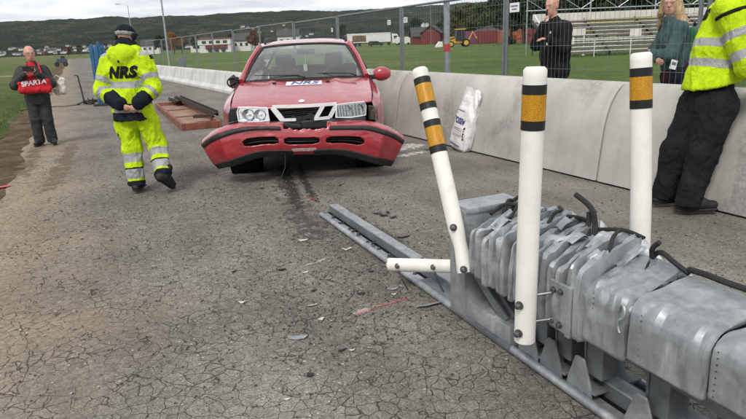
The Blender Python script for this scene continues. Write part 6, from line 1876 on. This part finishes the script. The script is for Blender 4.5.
gb = empty('rucksack', o_ + Vector((.225, .05, .98)), 1.4, 'green rucksack on the back of the blonde woman', 'bag')
sdf_mesh('pouch', [cap((0, 0, .1), (0, 0, .32), .11, .10, .04, ((0, 1, 0), .7)), cap((0, -.06, .1), (0, -.06, .16), .07, .07, .03, ((0, 1, 0), .7))], .012, (), fold(.008, 8, 51), MAT['green_fabric'], None, gb)
a = MB(); a.tube([(-.03, 0, .42), (0, 0, .46), (.03, 0, .42)], .01, 6); a.build('handle', MAT['black_cloth'], gb, True)
# ================================================================== things on and beside the road
# ---------- rusty steel tray with loose beams
basic('rust_paint', (.20, .075, .048), .8, var=.35, scale=5, dirt=((.09, .05, .035), .6))
basic('rust_board', (.26, .165, .115), .9, var=.3, scale=4, dirt=((.12, .075, .05), .7))
basic('rust_dark', (.05, .035, .028), .75, .3, var=.4, scale=8)
A, D, C_ = gp(155.5, 108), gp(182, 131), gp(219, 125.5)
tx = (D - A); TL = tx.length; tx.normalize(); ty = Vector((-tx.y, tx.x, 0)); TW = (C_ - D).dot(ty)
tray = empty('steel_tray', A, math.atan2(tx.y, tx.x), 'long rusty red steel tray lying on the road left of the car', 'tray')
a = MB(); a.box((TL / 2, TW / 2, .03), (TL - .1, TW - .1, .03)); a.build('floor_plate', MAT['rust_board'], tray)
for y_, nm in ((.03, 'side_rail'), (TW - .03, 'side_rail')):
    a = MB(); a.box((TL / 2, y_, .065), (TL, .06, .13)); a.build(nm, MAT['rust_paint'], tray, bevel=.008)
for x_ in (.03, TL - .03):
    a = MB(); a.box((x_, TW / 2, .066), (.06, TW - .13, .13)); a.build('end_rail', MAT['rust_paint'], tray, bevel=.008)
for x_ in (TL * .3, TL * .62):
    a = MB(); a.box((x_, TW / 2, .056), (.05, TW - .13, .02)); a.build('cross_bar', MAT['rust_paint'], tray)
def beam(name, lab, p, q, w_, h_, mat_, z):
    p, q = Vector(p), Vector(q); d = q - p
    r_ = empty(name, (p.x, p.y, z), math.atan2(d.y, d.x), lab, 'beam')
    a = MB(); a.box((d.length / 2, 0, h_ / 2), (d.length, w_, .012 if h_ > .05 else h_)); a.build('web', MAT[mat_], r_)
    for sg in (-1, 1):
        a = MB(); a.box((d.length / 2, sg * w_ / 2, h_ / 2), (d.length, .012, h_)); a.build('flange', MAT[mat_], r_, bevel=.002)
beam('steel_beam', 'dark steel beam lying along the far edge of the rusty tray', gp(179, 104.5), gp(216, 123.0), .13, .12, 'rust_dark', .135)
beam('steel_beam', 'short dark beam across the near end of the rusty tray', gp(195, 124.5), gp(214, 124.0), .10, .06, 'rust_dark', .135)
beam('steel_beam', 'short dark offcut at the far end of the rusty tray', gp(172.5, 105.5), gp(179.5, 108.0), .16, .10, 'rust_dark', .135)

# ---------- blue upright and rod behind the worker
basic('blue_tarp', (.030, .105, .22), .6, var=.25, scale=3, bump=.4, bdist=.02)
o_ = gp(103, 105.5)
bl = empty('blue_panel', o_, 0, 'tall blue folded panel standing behind the person in yellow', 'panel')
def bl_pt(px, py): return Vector(tuple(ap(px, py, o_.y) - o_))
outl = [(98, 105), (111, 105.5), (108, 75), (105, 52), (101.5, 44), (99.5, 47), (96.5, 41), (93.5, 48), (90, 43.5), (88.3, 47), (92.5, 72)]
a = MB(); a.prism([bl_pt(*p) for p in outl], (0, .10, 0)); pn = a.build('board', MAT['blue_tarp'], bl, bevel=.02)
for k_, (p, q) in enumerate((((97, 46), (104, 104)), ((92, 48), (100, 104)), ((101, 48), (108, 104)))):
    a = MB(); a.tube([bl_pt(*p) + Vector((0, -.012, 0)), bl_pt(*q) + Vector((0, -.012, .02))], .022, 6); a.build('fold_rib', MAT['blue_tarp'], pn, True)
a = MB(); a.box((.02, .05, .03), (.42, .5, .06)); a.build('foot', MAT['dark_metal'], bl, bevel=.01)
o_ = gp(85, 104.5)
rd = empty('rod_stand', o_, 0, 'dark upright rod on a low cluttered stand left of the blue panel', 'stand')
top = ap(77.5, 75.5, o_.y) - o_
a = MB(); a.tube([(0, 0, .04), top], .022, 8); a.build('rod', MAT['rust_dark'], rd, True)
a = MB(); a.tube([top, top + Vector((-.10, 0, .0))], .016, 6); a.build('hook', MAT['rust_dark'], rd, True)
for x_, y_ in ((.30, -.25), (-.16, -.2), (.15, .3)):
    a = MB(); a.tube([(0, 0, .10), (x_, y_, .015)], .018, 6); a.build('leg', MAT['rust_dark'], rd, True)
for i in range(6):
    a = MB(); a.box((rnd.uniform(-.1, .34), rnd.uniform(-.15, .15), rnd.uniform(.04, .10)), (rnd.uniform(.08, .2), rnd.uniform(.06, .16), rnd.uniform(.05, .12)), Matrix.Rotation(rnd.uniform(-.5, .5), 3, 'Z')); a.build('bracket', MAT['dark_metal'], rd, bevel=.01)
for x_ in (.02, .16, .30):
    a = MB(); a.tube([(x_, -.05, .05), (x_ - .02, -.05, .20)], .012, 6); a.build('peg', MAT['rust_dark'], rd, True)
a = MB(); a.tube([(-.1, -.1, .012), (-.4, -.5, .010), (-.7, -.4, .010), (-1.3, -1.3, .010)], .010, 5); a.build('cable', MAT['black_rubber'], rd, True)

# ---------- white sack
s = NT('sack_plastic'); v = s.co()
b_ = s.ramp(s.noise(v, 8, 4), [(.3, (.66, .66, .66)), (.7, (.80, .80, .79))])
s.out(b_, .38, 0, s.bump(s.noise(v, 16, 5, .6, .6), .5, .012), .5)
q = gp(449.5, 152.0); tS, mS = tm(q)
sk = empty('sack', rp(tS, -.150, .005), ang, 'white plastic sack leaning upside down against the concrete barrier', 'sack')
ct, st2 = math.cos(R(-9)), math.sin(R(-9))
def sack_pt(u, v_):
    t = 2 * math.pi * u; z = .84 * v_
    hw = smooth_interp([0, .04, .2, .5, .66, .74, .88, 1], [.150, .188, .205, .202, .192, .180, .186, .155], v_); ht = smooth_interp([0, .04, .2, .5, .66, .74, .88, 1], [.050, .082, .100, .090, .070, .050, .034, .012], v_)
    cx, cy = math.cos(t), math.sin(t)
    x = hw * math.copysign(abs(cx) ** .55, cx); y = ht * math.copysign(abs(cy) ** .75, cy)
    k_ = .009 + .022 * max(0, v_ - .55)
    x += k_ * fbm((u * 6, v_ * 7, 3)); y += (k_ + .010) * fbm((math.cos(t) * 2.0, math.sin(t) * 2 + v_ * 7, 8))
    z += .02 * fbm((cx * 2, 3, 1)) * max(0, v_ - .7) * 3
    x, z = x * ct - z * st2, x * st2 + z * ct
    return Vector((x, y + z * .165 + .09, z + .012))
so = grid(sack_pt, 64, 60).build('bag', MAT['sack_plastic'], sk, 'all')
a = MB(); a.add([sack_pt(i / 64, 0) for i in range(64)], [tuple(range(64))]); a.build('bottom_seam', MAT['sack_plastic'], sk)
def on_sack(x, z):
    """front face point for flat coordinates on the sack"""
    v_ = z / .84; best = None
    hw = smooth_interp([0, .04, .2, .5, .66, .74, .88, 1], [.150, .188, .205, .202, .192, .180, .186, .155], v_)
    c = max(-1, min(1, x / hw)); cx = math.copysign(abs(c) ** (1 / .55), c)
    t = 2 * math.pi - math.acos(max(-1, min(1, cx)))
    return sack_pt(t / (2 * math.pi), v_) + Vector((0, -.004, .001))
me = text_mesh('ABSOL', .105, 0, 0, .004, 1.0)
b2_ = bmesh.new(); b2_.from_mesh(me); bmesh.ops.triangulate(b2_, faces=b2_.faces)
for vt in b2_.verts: vt.co = on_sack(-.035 - vt.co.x * .88, .405 - vt.co.y)      # the sack stands upside down
b2_.to_mesh(me); b2_.free()
basic('print_blue', (.045, .045, .21), .5, var=.15)
basic('print_grey', (.36, .37, .42), .6, var=.3, scale=40)
link('lettering', me, MAT['print_blue'], so)
def patch(x0, x1, z0, z1, mt, nm):
    grid(lambda u, w_: on_sack(lerp(x0, x1, u), lerp(z0, z1, w_)), 6, 4).build(nm, MAT[mt], so, True)
for k_ in range(5): patch(-.14, .05 + .03 * (k_ % 2), .30 - .028 * k_, .307 - .028 * k_, 'print_grey', 'printed_line')
patch(-.15, .10, .075, .085, 'print_blue', 'printed_line'); patch(-.15, .08, .055, .065, 'print_grey', 'printed_line')
for z0, z1 in ((.17, .20), (.21, .235), (.245, .27), (.29, .30), (.315, .345)): patch(.118, .138, z0, z1, 'phone_black', 'side_print')
patch(-.12, .03, .53, .538, 'print_blue', 'printed_line')

# ---------- marks lying on the road (parts of the road)
def mark_mat(name, c, thr, sc_, rough=.9, hi_=1.0, c2=None):
    s = NT(name); t = s.t
    out = [x for x in t.nodes if x.type == 'OUTPUT_MATERIAL'][0]
    at_ = s.n('ShaderNodeAttribute', attribute_name='fade')
    v = s.co()
    nz_ = s.noise(v, sc_, 6, .72)
    al = s.math('ADD', at_.outputs['Fac'], s.math('MULTIPLY', s.math('SUBTRACT', nz_, .5), 2.6))
    al = s.ramp(al, [(thr, 0.0), (thr + .35, hi_)])
    s.out(s.mix(s.noise(v, sc_ * 2, 3), c, c2 or tuple(x * 1.5 for x in c)), rough, 0)
    tr_ = s.n('ShaderNodeBsdfTransparent'); mx = s.n('ShaderNodeMixShader')
    s.set(mx.inputs[0], al); t.links.new(tr_.outputs[0], mx.inputs[1]); t.links.new(s.b.outputs[0], mx.inputs[2]); t.links.new(mx.outputs[0], out.inputs[0])
mark_mat('oily_stain', (.022, .019, .016), .66, 16, .85, .85)
mark_mat('rubber_dirt', (.045, .040, .033), .80, 9, .9, .5)
mark_mat('red_spray', (.48, .105, .09), .70, 34, .9, .42)
mark_mat('pale_spray', (.46, .39, .36), .62, 14, .9, .5)
mark_mat('white_powder', (.60, .59, .56), .62, 10, .95, .62)
mark_mat('soil_spill', (.13, .095, .06), .72, 5, .95, .6)
rinv = road.matrix_world.inverted()
def mark(name, pts, widths, mt, z=.004, nv=8):
    P = [Vector(p) for p in pts]
    n_ = 24
    cum = [0]
    for i in range(len(P) - 1): cum.append(cum[-1] + (P[i + 1] - P[i]).length)
    rows, fade = [], []
    for i in range(n_ + 1):
        s_ = cum[-1] * i / n_
        c = Vector(tuple(interp(cum, [p[k_] for p in P], s_) for k_ in range(3))); w_ = interp(cum, widths, s_)
        c2 = Vector(tuple(interp(cum, [p[k_] for p in P], min(cum[-1], s_ + .02)) for k_ in range(3))); c1 = Vector(tuple(interp(cum, [p[k_] for p in P], max(0, s_ - .02)) for k_ in range(3)))
        d = (c2 - c1).normalized(); nn = Vector((-d.y, d.x, 0))
        for j in range(nv + 1):
            u = j / nv * 2 - 1
            p = c + nn * u * w_ / 2; p.z = z
            rows.append(rinv @ p)
            fade.append((1 - abs(u) ** 2) * min(1, min(i, n_ - i) / 4) )
    mb = MB(); mb.add(rows, [(i * (nv + 1) + j, i * (nv + 1) + j + 1, (i + 1) * (nv + 1) + j + 1, (i + 1) * (nv + 1) + j) for i in range(n_) for j in range(nv)])
    me = bpy.data.meshes.new(name); me.from_pydata(mb.v, [], mb.f)
    at_ = me.attributes.new('fade', 'FLOAT', 'POINT'); at_.data.foreach_set('value', fade)
    return link(name, me, MAT[mt], road)
mark('skid_mark', [gp(282, 160), gp(287, 178), gp(296, 200), gp(304, 222)], [.20, .22, .22, .10], 'oily_stain', .004)
mark('skid_mark', [gp(297, 160), gp(303, 178), gp(312, 195), gp(322, 210)], [.14, .16, .16, .10], 'oily_stain', .005)
mark('dirt_trail', [gp(278, 165), gp(292, 200), gp(312, 232), gp(330, 262)], [.55, .60, .65, .5], 'rubber_dirt', .0030)
mark('dirt_trail', [gp(330, 205), gp(372, 232), gp(420, 258)], [.35, .5, .3], 'rubber_dirt', .0035)
mark('spray_mark', [gp(345, 320), gp(375, 308), gp(418, 296)], [.05, .05, .05], 'red_spray', .006)
mark('spray_mark', [gp(306, 197), gp(312, 199), gp(318, 201)], [.07, .10, .06], 'red_spray', .0065)
mark('spray_mark', [gp(300, 268), gp(316, 263), gp(334, 256)], [.05, .05, .05], 'pale_spray', .006)
mark('spray_mark', [gp(196, 178), gp(240, 170), gp(285, 166)], [.06, .07, .05], 'pale_spray', .006)
mark('spray_mark', [gp(352, 316), gp(362, 312), gp(372, 309)], [.10, .10, .08], 'pale_spray', .0055)
mark('powder_spill', [gp(388, 152), gp(404, 148), gp(422, 143)], [.5, .7, .5], 'white_powder', .004)
mark('powder_spill', [gp(395, 158), gp(412, 154), gp(430, 151)], [.25, .3, .2], 'white_powder', .0045)
mark('soil_patch', [gp(10, 200), gp(30, 160), gp(52, 120)], [.35, .45, .35], 'soil_spill', .004)
mark('soil_patch', [gp(40, 205), gp(60, 170), gp(75, 140)], [.4, .5, .4], 'soil_spill', .0045)

# ---------- debris, piece by piece
basic('shard_black', (.014, .014, .014), .55, var=.4, scale=30)
basic('shard_grey', (.30, .31, .32), .45, .5, var=.3, scale=20)
basic('shard_pale', (.52, .49, .43), .8, var=.2, scale=30)
basic('shard_red', (.42, .03, .035), .4, var=.2, scale=20)
def shard(px, py, L_, W_, a_, mt, lab, seed, lift=.02, z=0.0):
    r_ = random.Random(seed)
    n_ = 7
    prof_ = [(L_ / 2 * math.cos(t) * r_.uniform(.75, 1.1), W_ / 2 * math.sin(t) * r_.uniform(.6, 1.2)) for t in [2 * math.pi * i / n_ + r_.uniform(-.25, .25) for i in range(n_)]]
    b1_, b2__ = r_.uniform(.3, 1.0), r_.uniform(-.6, .6)
    zf = lambda x, y: .008 + lift * (b1_ * abs(x / (L_ / 2)) ** 1.6 + b2__ * y / W_) * .8 + lift * .4
    a = MB()
    c_ = (0, 0, zf(0, 0) + .003)
    top_ = [Vector((x, y, zf(x, y))) for x, y in prof_]
    zmin = min(min(p.z for p in top_), c_[2]) - .003
    top_ = [p - Vector((0, 0, zmin - .002)) for p in top_]; c_ = (0, 0, c_[2] - zmin + .002)
    bot_ = [p - Vector((0, 0, .0025)) for p in top_]
    a.add(top_ + [c_], [(i, (i + 1) % n_, n_) for i in range(n_)]); a.add(bot_ + [(0, 0, c_[2] - .0025)], [((i + 1) % n_, i, n_) for i in range(n_)])
    a.add(top_ + bot_, [(i, i + n_, (i + 1) % n_ + n_, (i + 1) % n_) for i in range(n_)])
    o = a.build('debris_shard', MAT[mt])
    p = gp(px, py, z); o.location = (p.x, p.y, z + .0005); o.rotation_euler = (0, 0, a_)
    return tag(o, lab, 'debris', 'crash debris on the road')
SH = [(297, 339, .135, .035, .1, 'shard_grey', 'long grey metal splinter lying alone on the open asphalt'), (430, 306, .20, .05, .35, 'shard_grey', 'bent grey metal strip beside the ground rail near the cushion nose'),
      (377, 214, .09, .05, .3, 'shard_black', 'black plastic shard, left of the clump behind the rail'), (384, 216, .10, .06, -.3, 'shard_black', 'largest black plastic shard in the clump behind the rail'), (393, 218, .08, .045, .6, 'shard_black', 'black plastic shard, right of the clump behind the rail'), (388, 213, .06, .04, 1.2, 'shard_black', 'small black shard at the back of the clump behind the rail'),
      (362, 220, .09, .04, -.2, 'shard_black', 'flat black shard close behind the middle of the rail'), (403, 237.5, .13, .045, .2, 'shard_black', 'long thin black shard to the right of the rail'), (281, 270.5, .07, .035, .1, 'shard_black', 'black flake left of the rail beside the pale paint stroke'),
      (305, 273, .05, .03, .4, 'shard_pale', 'pale chip just right of the black flake, left of the rail'), (303, 241, .08, .03, .2, 'shard_pale', 'pale chip left of the upper end of the rail'), (347, 250, .085, .03, .3, 'shard_pale', 'tan chip right beside the rail edge'), (314, 291, .05, .028, .6, 'shard_black', 'small dark flake left of the red paint stroke'),
      (313, 306, .075, .024, .4, 'shard_pale', 'narrow white chip below the small dark flake'), (361, 294, .06, .04, .5, 'shard_black', 'black curled flake above the red paint stroke'), (392, 290, .085, .022, .1, 'shard_grey', 'narrow grey chip above the right end of the red stroke'), (394, 295, .04, .02, .1, 'shard_pale', 'small white chip touching the right end of the red stroke'),
      (242, 303, .04, .025, .1, 'shard_pale', 'white stone chip alone on the cracked asphalt, centre left'), (342, 351, .06, .02, .5, 'shard_black', 'thin dark sliver right of the lone metal splinter'), (352, 351, .035, .02, .2, 'shard_pale', 'tiny pale chip beside the thin dark sliver'), (310, 376, .04, .035, .2, 'shard_black', 'dark round scrap low in the middle of the road'),
      (287, 400, .03, .02, .2, 'shard_pale', 'yellowish pebble chip near the bottom edge'), (321, 320, .045, .028, .8, 'shard_pale', 'pale squarish chip left of the red stroke'), (101, 219, .05, .02, .4, 'shard_pale', 'white chip behind the boots of the person in yellow'), (3, 187, .22, .10, .5, 'shard_red', 'red plastic fragment at the left edge of the road'),
      (262, 189, .06, .03, .2, 'shard_black', 'black scrap under the end of the hanging wire'), (340, 186, .05, .03, .9, 'shard_black', 'dark scrap in front of the right front wheel'), (427, 150, .09, .05, .3, 'shard_black', 'black scrap in the white powder by the barrier'), (234, 272, .05, .03, .9, 'shard_black', 'dark crumb on the cracked asphalt left of the black flake'), (371, 272, .05, .03, .3, 'shard_black', 'black crumb between the rail and its left bolts')]
for i, (px, py, L_, W_, a_, mt, lab) in enumerate(SH):
    shard(px, py, L_, W_, a_, mt, lab, 500 + i, .030 if L_ > .08 else .014)
# small scraps lying on the rail plate
for i, (x_, mt) in enumerate(((.35, 'shard_black'), (.62, 'shard_black'), (1.02, 'shard_black'), (1.35, 'shard_black'))):
    p = cw(x_, .07, .02)
    lab = ['black scrap nearest the far end of the rail plate', 'black scrap second from the far end of the rail plate', 'black scrap in the middle of the rail plate', 'black torn scrap beside the broken white tube'][i]
    o = shard(300, 300, .07 + .03 * (i == 3), .04, i * .7, mt, lab, 700 + i, .03)
    o.location = p
# loose grit too small to count
gv, gf = [], []
rg = random.Random(9)
for i in range(6500):
    if rg.random() < .45:
        p = gp(rg.gauss(350, 60), rg.gauss(270, 45)) if rg.random() < .7 else gp(rg.gauss(300, 40), rg.gauss(190, 20))
    else: p = gp(rg.uniform(0, 746), 419 - 270 * rg.random() ** .6)
    t, m_ = tm(p)
    if m_ > -.02 or m_ < -5.4: continue
    r_ = (.0025 + .0085 * rg.random() ** 2.2) * (1 + p.y * .06)
    k0 = len(gv)
    for q in ((1, 0, .3), (-.5, .87, .3), (-.5, -.87, .3), (0, 0, 1.3), (0, 0, -.2)):
        gv.append((p.x + q[0] * r_ * rg.uniform(.6, 1.3), p.y + q[1] * r_ * rg.uniform(.6, 1.3), max(0, q[2]) * r_ * .7 + .001))
    gf += [(k0, k0 + 1, k0 + 3), (k0 + 1, k0 + 2, k0 + 3), (k0 + 2, k0, k0 + 3)]
me = bpy.data.meshes.new('grit'); me.from_pydata(gv, [], gf)
s = NT('grit'); v = s.co()
s.out(s.ramp(s.noise(v, 40, 2), [(.35, (.05, .046, .04)), (.5, (.16, .145, .12)), (.68, (.42, .40, .36))], 'CONSTANT'), .9)
tag(link('loose_grit', me, MAT['grit']), 'loose grit and stone crumbs scattered over the asphalt', 'grit', kind='stuff')

# pale path across the left field
basic('path_gravel', (.27, .24, .18), .95, var=.2, scale=2)
p, q = gp(-40, 79.2), gp(50, 75.6)
d = (q - p).normalized(); n_ = Vector((-d.y, d.x, 0)) * .75
sheet('footpath', [[p - n_ + Vector((0, 0, .075)), p + n_ + Vector((0, 0, .075))], [p.lerp(q, .5) - n_ + Vector((0, 0, .075)), p.lerp(q, .5) + n_ + Vector((0, 0, .075))], [q - n_ + Vector((0, 0, .075)), q + n_ + Vector((0, 0, .075))]], MAT['path_gravel'])

# ---------- the damp autumn air
hz = MB(); hz.box((0, 2000, 150), (9400, 5600, 312))
ho = hz.build('haze', None)
s = NT('haze_air'); t = s.t; t.nodes.remove(s.b)
out = [x for x in t.nodes if x.type == 'OUTPUT_MATERIAL'][0]
pv = s.n('ShaderNodeVolumePrincipled'); pv.inputs['Color'].default_value = (.80, .87, .95, 1); pv.inputs['Density'].default_value = .00004; pv.inputs['Anisotropy'].default_value = .2
t.links.new(pv.outputs[0], out.inputs['Volume'])
ho.data.materials.clear(); ho.data.materials.append(MAT['haze_air'])
tag(ho, 'thin grey autumn haze over the fields and hills', 'haze', kind='stuff')
